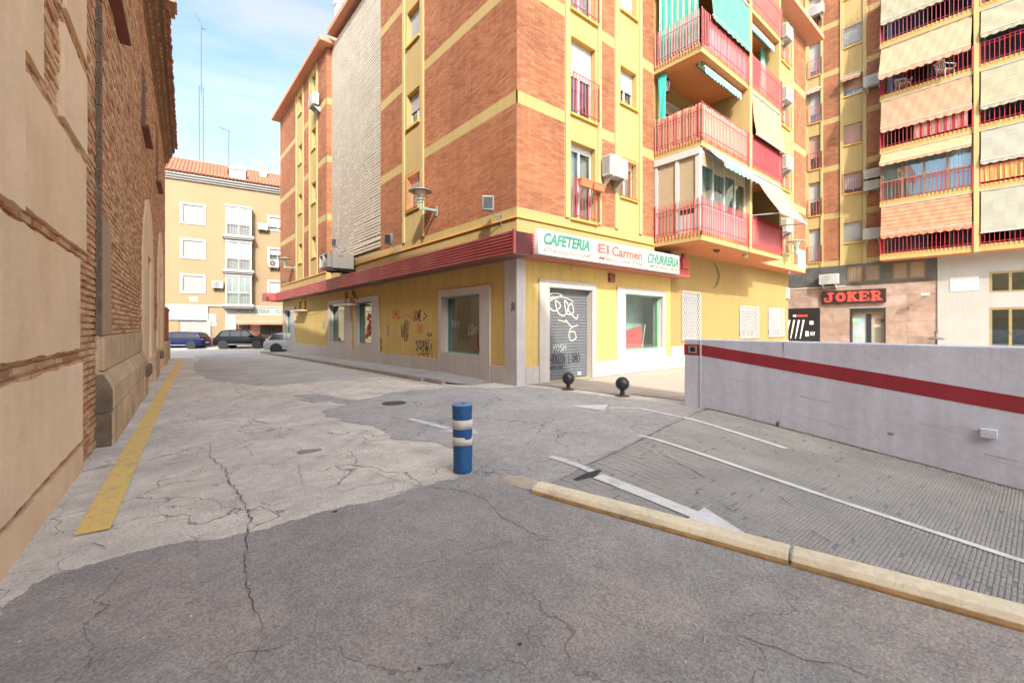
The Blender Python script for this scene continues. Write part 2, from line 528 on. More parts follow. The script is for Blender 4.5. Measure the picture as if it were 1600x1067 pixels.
for (a, za), (b, zb) in zip(PROF[1:], PROF[2:]):
    for xa in range(-60, 120, 12):
        g.add([(xa, a, za), (xa + 12, a, za), (xa + 12, b, zb), (xa, b, zb)], [(0, 1, 2, 3)])
tag(g.build('ground', concrete), kind='structure')

def jag(pts, step=.12, amp=.025, seed=3):
    """broken edge: midpoint displacement down to a centimetre or so"""
    r = random.Random(seed)
    def split(p, q, a):
        if math.dist(p, q) < step * .35: return [p]
        d = (q[0] - p[0], q[1] - p[1]); L = math.hypot(*d)
        k = r.uniform(-1, 1) * min(a, L * .22)
        m_ = ((p[0] + q[0]) / 2 - d[1] / L * k, (p[1] + q[1]) / 2 + d[0] / L * k)
        return split(p, m_, a * .75) + split(m_, q, a * .75)
    o = []
    for p, q in zip(pts, pts[1:]): o += split(p, q, amp)
    return o + [pts[-1]]
def sheet(name, pts, mat, h, zf=None, kind='structure'):
    m = MB()
    m.poly([(x, y, (zf(x, y) if zf else gz(y)) + h) for x, y in pts])
    return tag(m.build(name, mat), kind=kind)
# dark tarmac laid over the old concrete in front
fr_edge = [ong(u, v) for u, v in ((-60, 1035), (0, 968), (40, 925), (85, 898), (132, 884), (160, 878), (215, 862), (260, 852), (320, 845), (392, 832),
                                  (430, 822), (480, 809), (560, 788), (640, 765), (700, 750), (748, 742), (790, 752), (838, 772))]
front = jag(fr_edge, .05, .04) + [(2.64, 2.85), (3.29, .05), (3.66, -1.5), (3.74, -4), (-.68, -4)]
sheet('tarmac', front, asphalt, .006)
# blue-grey tarmac at the mouth of the ramp
be = [ong(u, v) for u, v in ((745, 742), (716, 741), (722, 722), (716, 704), (704, 700), (672, 690), (640, 688), (608, 684), (603, 672), (560, 662), (520, 652),
                             (505, 640), (525, 636), (543, 631), (520, 625), (488, 629), (466, 624), (457, 616), (500, 614), (530, 620), (560, 625), (612, 612), (700, 604), (770, 606))]
side = jag(be, .08, .12, 5) + [(7.3, 8.3), (7.46, 7.8), (7.5, 6.4), (7.74, 5.0), (7.9, 4.42), (7.8, 4.0)] + jag([(7.79, y0(7.79) - .02), (2.70, 2.955)], .08, .025, 9)
sheet('tarmac', side, asphalt_blue, .005)
# greyer carriageway further down the street
st = [(.9, 13), (1.6, 22), (2.2, 30), (4.3, 33.6), (5.6, 33.6), (5.75, 20), (5.72, 12.5), (5.3, 11.3), (3.9, 11.9), (2.6, 13.5)]
st2 = []
for p, q in zip(st, st[1:] + st[:1]):
    k = max(1, int(math.dist(p, q) / 1.0))
    st2 += [(p[0] + (q[0] - p[0]) * i / k, p[1] + (q[1] - p[1]) * i / k) for i in range(k)]
m = MB()
ys = [13, 16, 20, 24, 28, 31, 34]
for a, b in zip(ys, ys[1:]):
    def xl(y): return .95 + .06 * (y - 13) + .5 * math.sin(y * .5) * .4 + (1.2 if y < 14 else 0)
    m.add([(xl(a), a, gz(a) + .004), (5.74, a, gz(a) + .004), (5.74, b, gz(b) + .004), (xl(b), b, gz(b) + .004)], [(0, 1, 2, 3)])
m.add([(-40, 34, gz(34) + .004), (60, 34, gz(34) + .004), (60, 45, gz(45) + .004), (-40, 45, gz(45) + .004)], [(0, 1, 2, 3)])
tag(m.build('road', street_grey), kind='structure')

# ramp down to the garage, with its cast ribs
m = MB()
xs = [2.66, 3.0, 3.4, 3.8, 4.6, 5.4, 6.2, 7.0, 7.82]
rows = []
for x in xs:
    row = []
    for i in range(60):
        f = i / 59
        y = y0(x) - .25 * f * 60 * f * .99 - .0
        row.append((x, y, rz(x, y)))
    rows.append(row)
m.grid(rows)
RAMP = tag(m.build('ramp', ramp_m), kind='structure')
m = MB()
r = random.Random(4)
def kx(y):                                                          # kerb line
    if y > K1[1]: return K0[0] + (K1[0] - K0[0]) * (K0[1] - y) / (K0[1] - K1[1])
    return K1[0] + (K1[1] - y) * .235 if y > -1.5 else K2[0] + .06
yy = 3.8
colw = []
x = 2.72
while x < 7.72:
    w_ = r.choice((.08, .09, .10, .10, .12)); colw.append((x, min(x + w_, 7.79))); x += w_ + .005
worn = [(r.uniform(3, 7.6), r.uniform(-2.5, 3), r.uniform(.06, .22), r.uniform(.2, .6)) for _ in range(9)]
while yy > -3.0:
    for x, xe in colw:
        yc = yy
        xm = (x + xe) / 2
        if yc < y0(xm) - .045 and x > kx(yc) + .08 and r.random() < .985:
            x0_, x1_ = x + r.uniform(0, .003), xe - r.uniform(0, .003)
            a, b = yc - .0085 + r.uniform(-.002, .002), yc + .0085 + r.uniform(-.002, .002)
            za, zb = rz(x0_, yc), rz(x1_, yc)
            h = .007 + r.uniform(-.002, .0015)
            m.add([(x0_, a, za + h), (x1_, a, zb + h), (x1_, b, zb + h), (x0_, b, za + h), (x0_, a - .004, za - .002), (x1_, a - .004, zb - .002), (x1_, b + .004, zb - .002), (x0_, b + .004, za - .002)],
                  [(0, 1, 2, 3), (4, 5, 1, 0), (3, 2, 6, 7), (0, 3, 7, 4), (1, 5, 6, 2)])
    yy -= .0285
tag(m.build('ramp_ribs', rib_m, RAMP), kind='stuff')
m = MB()
m.hexa([(2.66, 2.9, -.5), (2.7, 2.95, -.5), (3.40, .055, -1.2), (3.36, .05, -1.2), (2.66, 2.9, .0), (2.7, 2.95, .0), (3.40, .055, .0), (3.36, .05, .0)])
m.hexa([(3.36, .06, -2), (3.40, .06, -2), (3.84, -15, -3), (3.78, -15, -3), (3.36, .06, .0), (3.40, .06, .0), (3.84, -15, .0), (3.78, -15, .0)])
m.box(3.7, 8.1, -15.3, -15, -3, 0)
tag(m.build('ramp_side', ramp_m), kind='structure')

# road paint
def strip(name, pts, w, mat, h, zf, k=8):
    """a painted line of width w along pts"""
    m = MB()
    full = []
    for p, q in zip(pts, pts[1:]):
        full += [(p[0] + (q[0] - p[0]) * i / k, p[1] + (q[1] - p[1]) * i / k) for i in range(k)]
    full.append(pts[-1])
    rows = [[], []]
    for i, p in enumerate(full):
        a, b = full[max(0, i - 1)], full[min(len(full) - 1, i + 1)]
        d = Vector((b[0] - a[0], b[1] - a[1])).normalized()
        ww = w + rnd.uniform(-.008, .008)
        for s_, row in ((1, rows[0]), (-1, rows[1])):
            x, y = p[0] - d.y * s_ * ww / 2, p[1] + d.x * s_ * ww / 2
            row.append((x, y, zf(x, y) + h))
    m.grid(rows)
    return tag(m.build(name, mat), kind='structure')
gzz = lambda x, y: gz(y)
rzz = lambda x, y: rz(x, y)
def onramp(u, v):
    z = 0
    for _ in range(25):
        x, y = ong(u, v, z); z = .5 * z + .5 * rz(x, y)
    return x, y
ya, yb = ong(144, 833), ongz(283, 562)
strip('yellow_line', [ya, tuple(ya[i] + (yb[i] - ya[i]) * .3 for i in (0, 1)), tuple(ya[i] + (yb[i] - ya[i]) * .6 for i in (0, 1)), yb], .20, yellow_paint, .010, gzz, 14)
strip('white_line', [onramp(998, 681), onramp(1296, 779), onramp(1600, 879), (5.28, -3.2)], .085, white_paint, .014, rzz)
strip('white_line', [onramp(1052, 650), onramp(1229, 702)], .10, white_paint, .014, rzz)
strip('white_line', [ong(952, 638), ong(1000, 638.5), ong(1052, 650)], .10, white_paint, .012, rzz)
strip('white_line', [onramp(860, 714), onramp(900, 727), onramp(934, 742)], .10, white_paint, .012, rzz)
strip('white_line', [onramp(934, 745), onramp(1000, 771), onramp(1086, 806)], .17, white_paint, .014, rzz)
def arrow(pts, zf, h=.012, name='road_arrow'):
    m = MB()
    m.poly([(x, y, zf(x, y) + h) for x, y in pts])
    return tag(m.build(name, white_paint), kind='structure')
arrow([ong(890, 635), ong(950, 632.5), ong(944, 642.5)], gzz)
arrow([onramp(1100, 795), onramp(1165, 836), onramp(1075, 813)], rzz, .017)
strip('white_line', [ong(640, 655), ong(700, 670)], .12, white_paint, .010, gzz)
arrow([ong(683, 675), ong(738, 666), ong(747, 679)], gzz)
strip('white_line', [ongz(455, 578), ongz(492, 583)], .10, M('faded_white', (.50, .49, .45), .85, .2, 5), .010, gzz)
strip('white_line', [ongz(538, 592), ongz(572, 594)], .10, M('faded_white', (.5, .5, .5)), .010, gzz)

# cracks and holes in the paving: thin dark slits with a crumbled edge
def crack(uv, w=.012, seed=1, h=.011, zf=None):
    r = random.Random(seed)
    pts = [ong(u, v) for u, v in uv]
    full = []
    for p, q in zip(pts, pts[1:]):
        L = math.dist(p, q); k = max(2, int(L / .05))
        for i in range(k):
            f = i / k
            full.append((p[0] + (q[0] - p[0]) * f + r.uniform(-.014, .014), p[1] + (q[1] - p[1]) * f + r.uniform(-.014, .014)))
    full.append(pts[-1])
    rows = [[], []]
    n = len(full)
    for i, p in enumerate(full):
        a, b = full[max(0, i - 1)], full[min(n - 1, i + 1)]
        d = Vector((b[0] - a[0], b[1] - a[1])).normalized()
        ww = w * .62 * r.uniform(.25, 1.25) * min(1, .25 + 3 * min(i, n - 1 - i) / n)
        for s_, row in ((1, rows[0]), (-1, rows[1])):
            x, y = p[0] - d.y * s_ * ww / 2, p[1] + d.x * s_ * ww / 2
            row.append((x, y, (zf(x, y) if zf else gz(y)) + h))
    CR.grid(rows)
CR = MB()
for i, (uv, w) in enumerate([
    (((330, 690), (328, 715), (352, 733), (358, 752), (376, 775), (392, 812), (385, 850), (382, 900), (400, 955), (413, 1000), (378, 1060)), .016),
    (((352, 733), (405, 726), (440, 722)), .008), (((378, 778), (450, 762), (520, 750), (590, 733)), .009),
    (((535, 716), (560, 722), (590, 742), (650, 760), (725, 768), (760, 782), (780, 805), (835, 838), (878, 852), (900, 845), (912, 822)), .010),
    (((640, 885), (720, 870), (800, 845), (835, 838)), .006), (((590, 742), (640, 733)), .006), (((465, 720), (470, 750), (478, 765)), .007),
    (((300, 615), (470, 690), (520, 690), (620, 688)), .006), (((385, 590), (470, 610)), .010), (((880, 866), (905, 880)), .007),
    (((1145, 990), (1190, 1008), (1260, 1032), (1310, 1040), (1370, 1062)), .010), (((920, 883), (960, 893)), .008),
    (((300, 580), (330, 577), (420, 571)), .03), (((130, 860), (95, 880), (92, 895), (150, 893)), .007), (((170, 835), (250, 818), (300, 812)), .008),
    (((120, 858), (150, 850), (165, 858)), .012), (((700, 700), (740, 705), (800, 700), (850, 706)), .006), (((815, 706), (830, 690), (842, 680)), .008),
    (((850, 650), (930, 665), (1000, 655)), .005), (((900, 660), (960, 690), (990, 700)), .006), (((740, 742), (770, 720), (800, 712)), .007),
    (((490, 560 + 70), (560, 636), (640, 660)), .006), (((400, 640), (395, 665), (412, 672)), .006), (((440, 660), (436, 683), (452, 692)), .008)]):
    crack(uv, w, 11 + i)
tag(CR.build('paving_cracks', crack_m), kind='stuff')
CR = MB()
crack(((1095, 640), (1060, 655), (1000, 690), (940, 720), (905, 745)), .014, 71, .016, rzz)
for k, (u, v) in enumerate(((1030, 706), (1062, 718), (1110, 762), (1420, 845), (1200, 745), (1320, 830), (1260, 790), (1390, 830))):
    crack(((u, v), (u + 20, v + 6), (u + 42, v + 17)), .02, 80 + k, .012, rzz)
tag(CR.build('ramp_cracks', crack_m), kind='stuff')
# little rust and tar spots, broken edge of the ramp lip
m = MB()
lip = [onramp(u, v) for u, v in ((918, 740), (936, 735), (941, 737), (930, 746), (902, 752), (896, 750))]
m.poly([(x, y, rz(x, y) + .0135) for x, y in lip])
for u, v, s_ in ((524, 801, .03), (1090, 755, .03), (812, 1010, .016), (655, 1048, .012)):
    x, y = ong(u, v)
    zf = rz if (u > 1000 and v < 900) else (lambda a, b: 0)
    m.poly([(x + s_ * rnd.uniform(.5, 1) * math.cos(t * .9), y + .6 * s_ * rnd.uniform(.5, 1) * math.sin(t * .9), zf(x, y) + .0125) for t in range(7)])
tag(m.build('tar_spots', M('tar', (.045, .042, .045), .8, .2, 5)), kind='stuff')
# loose chippings
m = MB()
for i in range(900):
    x, y = rnd.uniform(-.6, 3.0), rnd.uniform(.5, 7.5)
    if rnd.random() < .5: y = rnd.gauss(3.7, .5); x = 2.7 + rnd.gauss(0, .3)
    if x > kx(min(y, 2.9)) - .1 and y < 3.0: continue
    s_ = rnd.choice((.003, .004, .005, .008))
    zz = .008
    m.add([(x - s_, y - s_, zz), (x + s_, y - s_ * .6, zz), (x + s_ * .7, y + s_, zz), (x - s_ * .4, y + s_, zz), (x, y, zz + s_)], [(0, 1, 4), (1, 2, 4), (2, 3, 4), (3, 0, 4)])
tag(m.build('loose_chippings', M('chipping', (.5, .46, .42), .9, .3, 30)), kind='stuff')

# pale slot cut into the concrete, iron cover
m = MB(); x, y = ong(480, 705)
m.prism([(ong(u, v)[0], ong(u, v)[1], .001) for u, v in ((463, 707), (470, 703.5), (500, 701), (504, 703), (497, 705), (468, 710))], (0, 0, .005))
tag(m.build('patch', M('patch_grey', (.28, .26, .24), .9)), kind='structure')
m = MB(); x, y = ong(616, 630)
m.lathe((x, y, .006), [(.23, 0), (.23, .004), (.21, .005), (.20, .004), (.0, .004)], 28)
tag(m.build('manhole_cover', M('cast_iron', (.10, .095, .09), .6, .2, 8, metal=.3), smooth=False), 'round dark iron manhole cover flush with the tarmac left of the blue post', 'manhole cover')

# pavement by the cafe: slabs with joints
PV = tag(MB().add([(7.5, 8.5, .004), (RX1 + .6, 4.2, .004), (32.4, 4.2, .004), (32.4, 8.5, .004)], [(0, 1, 2, 3)]).build('pavement', joint_m), kind='structure')
pv = MB()
T = .40
for i in range(62):
    for j in range(11):
        x0_, y0_ = 7.45 + i * T, 4.15 + j * T
        if x0_ < 7.52 + (8.4 - y0_) * .11 or y0_ + T > 8.5: continue
        pv.box(x0_ + .004, x0_ + T - .004, y0_ + .004, y0_ + T - .004, .001, .014 + rnd.uniform(0, .003))
tag(pv.build('paving_slabs', pave_m, PV), kind='stuff')
# street on the far side of the ramp wall
tag(MB().add([(26.5, 9, gz(9) + .004), (31.2, 9, gz(9) + .004), (31.2, 60, .0), (26.5, 60, .0)], [(0, 1, 2, 3)]).build('side_street', street_grey), kind='structure')

# sidewalk along the cafe's street front
SWX = 5.95
m = MB()
rows = []
for y in (9.4, 10.0, 12, 16, 20, 24, 28, 31, 34.4):
    h = .10 * min(1, max(.06, (y - 9.3) / 1.2))
    rows.append([(SWX + (.4 if y < 9.5 else .08 if y < 11 else 0), y, gz(y) + h), (7.2, y, gz(y) + h)])
m.grid(rows)
SW = tag(m.build('sidewalk', walk_m), kind='structure')
k = 0
for y in np.arange(10.0, 34.0, 1.0):
    b = MB()
    zc = gz(y + .5)
    h = .10
    xx = SWX + (.06 if y < 11 else 0)
    b.hexa([(xx - .14, y + .006, gz(y) - .05), (xx + .01, y + .006, gz(y) - .05), (xx + .01, y + .994, gz(y + 1) - .05), (xx - .14, y + .994, gz(y + 1) - .05),
            (xx - .12, y + .006, gz(y) + h + .004), (xx + .01, y + .006, gz(y) + h + .004), (xx + .01, y + .994, gz(y + 1) + h + .004), (xx - .12, y + .994, gz(y + 1) + h + .004)])
    b.build('kerb_stone', kerb_side, SW, bevel=.012)
strip('yellow_line', [(SWX - .28, 10.2), (SWX - .28, 16), (SWX - .28, 24), (SWX - .28, 33.5)], .10, M('faded_yellow', (.50, .40, .2), .85, .2, 3, stain=(.34, .32, .3), stain_sc=3, stain_amt=.9), .010, gzz, 6)

# concrete kerb between road and ramp: two precast lengths and a mortar nose
cream = M('cream_paint', (.78, .68, .48), .85, .1, 4, .3, 60, stain=(.56, .44, .27), stain_sc=6, stain_amt=.7, mid=.08, cracks=((5, .010, .25),))
ochre = M('worn_ochre', (.42, .26, .11), .9, .25, 7, .3, 60, stain=(.16, .11, .07), stain_sc=6, stain_amt=.9)
KB = thing('kerb', 'cream painted concrete kerb separating the road from the ribbed garage ramp', 'kerb', (*K0, 0))
KB['kind'] = 'structure'
def kerb_len(p, q, name='kerb_stone'):
    p, q = Vector((*p, 0)), Vector((*q, 0))
    d = (q - p).normalized(); s_ = Vector((-d.y, d.x, 0))            # towards the ramp
    if s_.x < 0: s_ = -s_
    def prof(pts):
        return [tuple(p + s_ * a + Vector((0, 0, z))) for a, z in pts], tuple(q - p)
    a = MB(); a.prism(*prof([(-.02, .040), (.004, .070), (.085, .080), (.14, .074), (.14, -.15), (-.02, -.15)]))
    ob = a.build(name, cream, KB, bevel=.006)
    a = MB(); a.prism(*prof([(-.032, -.02), (-.029, .018), (-.0205, .034), (-.0195, -.02)]))
    a.build('worn_face', ochre, ob)
    return ob
A_ = ong(838, 770); B_ = ong(1241, 880); C_ = (3.70, -1.45)
kerb_len((2.66, 2.92), (3.10, 1.02)); kerb_len((3.106, 1.0), (3.42, -.35)); kerb_len((3.425, -.37), (3.66, -1.7))
m = MB()
nose = [ong(u, v) for u, v in ((778, 750), (790, 744.5), (815, 745), (842, 753), (850, 762), (838, 768), (815, 763), (795, 757))]
c = (sum(p[0] for p in nose) / 8, sum(p[1] for p in nose) / 8)
rows = []
for f, h in ((1, .006), (.85, .022), (.5, .036), (.05, .042)):
    rows.append([(c[0] + (p[0] - c[0]) * f, c[1] + (p[1] - c[1]) * f, h) for p in nose + nose[:1]])
m.grid(rows)
m.build('mortar_nose', M('mortar', (.50, .42, .33), .9, .15, 6, .3, 50), KB, smooth=True)

# ------------------------------------------------------------------ low rendered wall of the ramp
render_w = M('grey_render', (.57, .59, .70), .85, .05, 1.5, .12, 25, streak=.11, stain=(.46, .47, .52), stain_sc=1.6, stain_amt=.6, mid=.07, cracks=((.55, .002, .22),))
red_band = M('red_band', (.29, .024, .036), .75, .12, 2, .1, 25, streak=.12)
RW = thing('ramp_wall', 'low pale lilac-grey rendered wall with a dark red band along the garage ramp', 'wall', (RX1, 4.3, 0))
m = MB(); m.box(RX1, RX1 + .26, -15, 4.0, -3, 1.262); m.build('wall_body', render_w, RW, bevel=.02)
m = MB(); m.box(RX1 - .012, RX1 + .272, 4.003, 4.32, -.3, 1.262); m.build('end_post', render_w, RW, bevel=.02)
m = MB(); m.tube((RX1 - .014, 4.0, -.02), (RX1 - .014, 4.0, 1.25), .016, 10); m.build('corner_bead', M('zinc', (.55, .56, .58), .45, .1, 5, metal=.4), RW)
m = MB()
zs = [(4.0, 1.165, .965), (3.0, 1.045, .845), (1.5, .86, .655), (.13, .678, .483), (-2, .43, .23), (-8, -.3, -.5)]
for (a, t0, b0), (b, t1, b1) in zip(zs, zs[1:]):
    m.hexa([(RX1 - .003, a, b0), (RX1 + .01, a, b0), (RX1 + .01, b, b1), (RX1 - .003, b, b1), (RX1 - .003, a, t0), (RX1 + .01, a, t0), (RX1 + .01, b, t1), (RX1 - .003, b, t1)])
m.box(RX1 - .015, RX1 + .1, 4.02, 4.321, .965, 1.165)
m.build('red_stripe', red_band, RW)
m = MB(); yb_, zb_ = 4.15, 1.07
m.box(RX1 - .03, RX1 - .013, yb_ - .075, yb_ + .075, zb_ - .065, zb_ - .045); m.box(RX1 - .03, RX1 - .013, yb_ - .075, yb_ + .075, zb_ + .045, zb_ + .065)
m.box(RX1 - .03, RX1 - .013, yb_ - .075, yb_ - .055, zb_ - .045, zb_ + .045); m.box(RX1 - .03, RX1 - .013, yb_ + .055, yb_ + .075, zb_ - .045, zb_ + .045)
bx = m.build('key_switch', M('switch_grey', (.32, .30, .30), .5, .1), RW)
MB().box(RX1 - .018, RX1 - .0125, yb_ - .053, yb_ + .053, zb_ - .043, zb_ + .043).build('cavity', M('black', (.02, .02, .02), .6, 0), bx)
fw = Fr((RX1, 0, 0), (0, 1, 0), (-1, 0, 0))
a, z = fw.pick(1545, 677)
MB().fb(fw, a - .07, a + .07, z - .055, z + .055, .0, .05).build('junction_box', render_w, RW, bevel=.006)
a, z = fw.pick(1392, 677)
MB().fb(fw, a - .03, a + .03, z - .012, z + .012, -.002, .008).build('spalled_patch', M('rust_hole', (.35, .25, .18), .9), RW)
rs_ = random.Random(31)
for k in range(16):                                                 # tyre and bumper scuffs along the slope
    a = rs_.uniform(-1.2, 3.7); z = rz(RX1, a) + rs_.uniform(.18, .62); L = rs_.uniform(.08, .55)
    MB().ribbon(fw, [(a, z), (a - L * .5, z - .06 * L + rs_.uniform(-.008, .008)), (a - L, z - .115 * L)], rs_.uniform(.006, .022), .0015).build('scuff', M('scuff', (.42, .44, .49), .9, .15, 8), RW)
for k in range(14):                                                 # drip stains under the coping
    a = rs_.uniform(-1.5, 3.9); L = rs_.uniform(.12, .5)
    MB().fprism(fw, [(a - .012, 1.235), (a + .014, 1.235), (a + .006, 1.235 - L), (a - .002, 1.235 - L)], .0005, .0012).build('drip_stain', M('drip', (.50, .53, .61), .9, .1, 8), RW)
# weed growing out of the crack at the foot of the wall
a, z = fw.pick(1217, 662)
wd = thing('weed', 'small dry weed sprouting at the foot of the ramp wall', 'weed', (RX1 - .05, a, rz(RX1, a)))
m = MB()
for i in range(16):
    an, l = rnd.uniform(0, 6.28), rnd.uniform(.04, .14)
    p = Vector((0, 0, 0)); q = Vector((math.cos(an) * l * .4 - .02, math.sin(an) * l * .4, l))
    s_ = Vector((-math.sin(an), math.cos(an), 0)) * .006
    m.add([tuple(p - s_ * .4), tuple(p + s_ * .4), tuple(q * .6 + s_), tuple(q), tuple(q * .6 - s_)], [(0, 1, 2, 3, 4)])
m.build('leaves', M('dry_leaf', (.12, .09, .045), .8, .3, 20), wd, local=True)
for j in range(3):
    m = MB()
# dirt line at the foot of the ramp wall
m = MB()
for i in range(90):
    y = 3.9 - i * .055
    w_ = .035 + .03 * rnd.random()
    m.add([(RX1 - w_, y, rz(RX1, y) + .0145), (RX1 - .001, y, rz(RX1, y) + .0145), (RX1 - .001, y - .05, rz(RX1, y - .05) + .0145), (RX1 - .05 * rnd.random() - .02, y - .05, rz(RX1, y - .05) + .0145)], [(0, 1, 2, 3)])
tag(m.build('gutter_dirt', M('gutter_dirt', (.13, .115, .095), .95, .3, 12)), kind='stuff')

# ------------------------------------------------------------------ bricks
def brickwork(m, fr, rects, bl, bh, jt, n0, n1, jit=0.0, skip=None, seed=5, each=None):
    """running bond over rectangles (a0, a1, z0, z1); each(a, z, l, h, n) may take a brick out to be an object"""
    r = random.Random(seed)
    for a0, a1, z0, z1 in rects:
        k = max(1, round((z1 - z0) / (bh + jt)))
        H = (z1 - z0) / k
        for i in range(k):
            zb, zt = z0 + i * H + jt / 2, z0 + (i + 1) * H - jt / 2
            a = a0 - (i % 2) * (bl + jt) / 2 - (r.uniform(0, .08) if jit else 0)
            while a < a1:
                L = bl * (1 + (r.uniform(-.15, .15) if jit else 0))
                p, q = max(a, a0), min(a + L, a1)
                a += L + jt
                if q - p < .03: continue
                if skip and skip((p + q) / 2, (zb + zt) / 2): continue
                dn = n1 + (r.uniform(-jit, jit) if jit else r.uniform(-.001, .001))
                if each and each(p, q, zb, zt, dn): continue
                dz = r.uniform(-jit, jit) * .3
                v = [fr.pt(p, zb + dz, n0), fr.pt(q, zb + dz, n0), fr.pt(q, zt + dz, n0), fr.pt(p, zt + dz, n0),
                     fr.pt(p + jit * .4, zb + dz, dn), fr.pt(q - jit * .3, zb + dz + jit * .2, dn - jit * .5 * r.random()), fr.pt(q, zt + dz - jit * .2, dn), fr.pt(p, zt + dz, dn)]
                m.add(v, [(4, 5, 6, 7), (0, 1, 5, 4), (1, 2, 6, 5), (2, 3, 7, 6), (3, 0, 4, 7)])
    return m
# ------------------------------------------------------------------ church on the left
old_brick_l = [(.44, .20, .09), (.56, .27, .125), (.62, .35, .175), (.66, .42, .225), (.52, .30, .16), (.68, .46, .27)]
old_brick = M('old_brick', (.3, .15, .08), .9, .18, 3, .5, 60, island=old_brick_l, fine=.2, fsc=70)
old_brick_e = M('old_brick_each', (.3, .15, .08), .9, .18, 3, .6, 60, island=old_brick_l, fine=.22, fsc=70)
lime = M('lime_mortar', (.66, .48, .30), .95, .2, 2.5, .6, 35, stain=(.38, .27, .165), stain_sc=2.5, stain_amt=.6, fine=.18, fsc=60)
plaster = M('ochre_plaster', (.80, .585, .36), .9, .07, 1.0, .35, 14, streak=.05, stain=(.60, .38, .20), stain_sc=1.1, stain_amt=.5, fine=.03)
plaster2 = M('pale_plaster', (.84, .63, .41), .9, .07, 1.0, .35, 14, streak=.04, stain=(.64, .41, .22), stain_sc=.9, stain_amt=.6, fine=.03)
stone = M('sandstone', (.57, .40, .235), .9, .16, 2.0, .6, 25, stain=(.30, .21, .13), stain_sc=1.6, stain_amt=.7, mid=.12, fine=.10, fsc=60)
stone_dark = M('shaded_stone', (.20, .135, .085), .95, .3, 4, .8, 18, stain=(.09, .07, .055), stain_sc=3, stain_amt=.9, fine=.2)  # the shade on the wall's end face is put into this dark colour
tile_l = [(.30, .12, .06), (.42, .20, .10), (.36, .16, .08), (.25, .12, .07)]
roof_t = M('roof_tile_each', (.36, .16, .08), .85, .2, 5, .2, 40, island=tile_l)
roof_s = M('roof_tile_rows', (.34, .12, .068), .85, .2, 3, .2, 40)
CH = thing('church', 'old church of bare brick, ochre plaster panels and stone base along the left', 'church', tuple(FW.o))
Z1 = 9.9
m = MB()
m.fb(FW, 1.0, 7.5, -.4, Z1 - .8, -6, -.035)
m.fb(FW, 7.503, 26.4, -.6, Z1 - .85, -6, .028)
m.fb(FW, -31, .997, -.4, 12, -6, .0)
m.build('wall', lime, CH)
m = MB()                                                            # the nave and the taller front rise behind the aisle
m.fb(FW, 2.4, 24.0, Z1, 15.4, -14, -2.15); m.fb(FW, -31, 2.4, 9, 19.3, -14, -2.15)
m.build('nave', M('nave_plaster', (.5, .33, .2), .9), CH)
panels = [('plaster_panel', .4, 6.44, -.2, .245, .035, plaster), ('plaster_panel', .4, 6.46, .31, 1.125, .03, plaster2), ('plaster_panel', .4, 6.32, 1.275, 2.19, .03, plaster),
          ('plaster_panel', 4.29, 6.66, 2.31, 3.25, .03, plaster), ('plaster_panel', .4, 4.28, 2.26, 9.0, .06, plaster2),
          ('plaster_panel', 4.29, FW.A(60), 3.39, 9.0, .03, plaster), ('plaster_panel', FW.A(92.5), 6.68, 3.37, 4.21, .035, plaster2), ('plaster_panel', FW.A(97), 6.68, 4.40, 9.0, .03, plaster)]
def covered(a, z, pad=.03):
    return any(p[1] + pad < a < p[2] - pad and p[3] + pad < z < p[4] - pad for p in panels)
for nm, a0, a1, z0, z1, n1, mt in panels:
    rr = random.Random(int(a1 * 100 + z1 * 10))
    out = []
    def edge(p, q, amp):
        k = max(2, int(math.dist(p, q) / .12))
        for i in range(k):
            f = i / k
            out.append((p[0] + (q[0] - p[0]) * f + (rr.uniform(-amp, amp) if 0 < i else 0), p[1] + (q[1] - p[1]) * f + (rr.uniform(-amp, amp) if 0 < i else 0)))
    edge((a0, z0), (a1, z0), .012); edge((a1, z0), (a1, z1), .006); edge((a1, z1), (a0, z1), .012); edge((a0, z1), (a0, z0), .0)
    MB().fprism(FW, out, -.03, n1).build(nm, mt, CH, bevel=.006)
cand = []
def each1(p, q, zb, zt, dn):
    x, y, z = FW.pt((p + q) / 2, (zb + zt) / 2)
    d = x * SA + y * CA
    rr_ = x * CA - y * SA
    if d > .5 and abs(rr_ / d) < 1.2 and z < EYE + d * .76 and (p + q) / 2 > 3.9:
        cand.append((d, p, q, zb, zt, dn)); return True
    return False
m = MB()
brickwork(m, FW, [(1.0, 7.5, -.05, 8.9)], .25, .054, .022, -.05, .0, .009, covered, 3, each1)
cand.sort()
for _, p, q, zb, zt, dn in cand[300:]:
    m.add([FW.pt(p, zb, -.05), FW.pt(q, zb, -.05), FW.pt(q, zt, -.05), FW.pt(p, zt, -.05), FW.pt(p, zb, dn), FW.pt(q, zb, dn), FW.pt(q, zt, dn), FW.pt(p, zt, dn)],
          [(4, 5, 6, 7), (0, 1, 5, 4), (1, 2, 6, 5), (2, 3, 7, 6), (3, 0, 4, 7)])
tag(m.build('brick_courses', old_brick, CH), kind='stuff')
bm = []
for i in range(6):                                                  # six worn bricks, shared
    r = random.Random(i)
    b = MB()
    rows = []
    w, h, dpt = .5, .5, .05
    c = [(-w, 0, -h), (w, 0, -h), (w, 0, h), (-w, 0, h), (-w + r.uniform(0, .05), -dpt, -h + r.uniform(0, .15)), (w - r.uniform(0, .05), -dpt - r.uniform(-.006, .006), -h + r.uniform(0, .15)),
         (w - r.uniform(0, .05), -dpt - r.uniform(-.006, .006), h - r.uniform(0, .15)), (-w + r.uniform(0, .05), -dpt, h - r.uniform(0, .15))]
    b.add(c, [(4, 5, 6, 7), (0, 1, 5, 4), (1, 2, 6, 5), (2, 3, 7, 6), (3, 0, 4, 7)])
    ob = b.build('brick', old_brick_e, CH, local=True)
    bm.append(ob.data); bpy.data.objects.remove(ob)
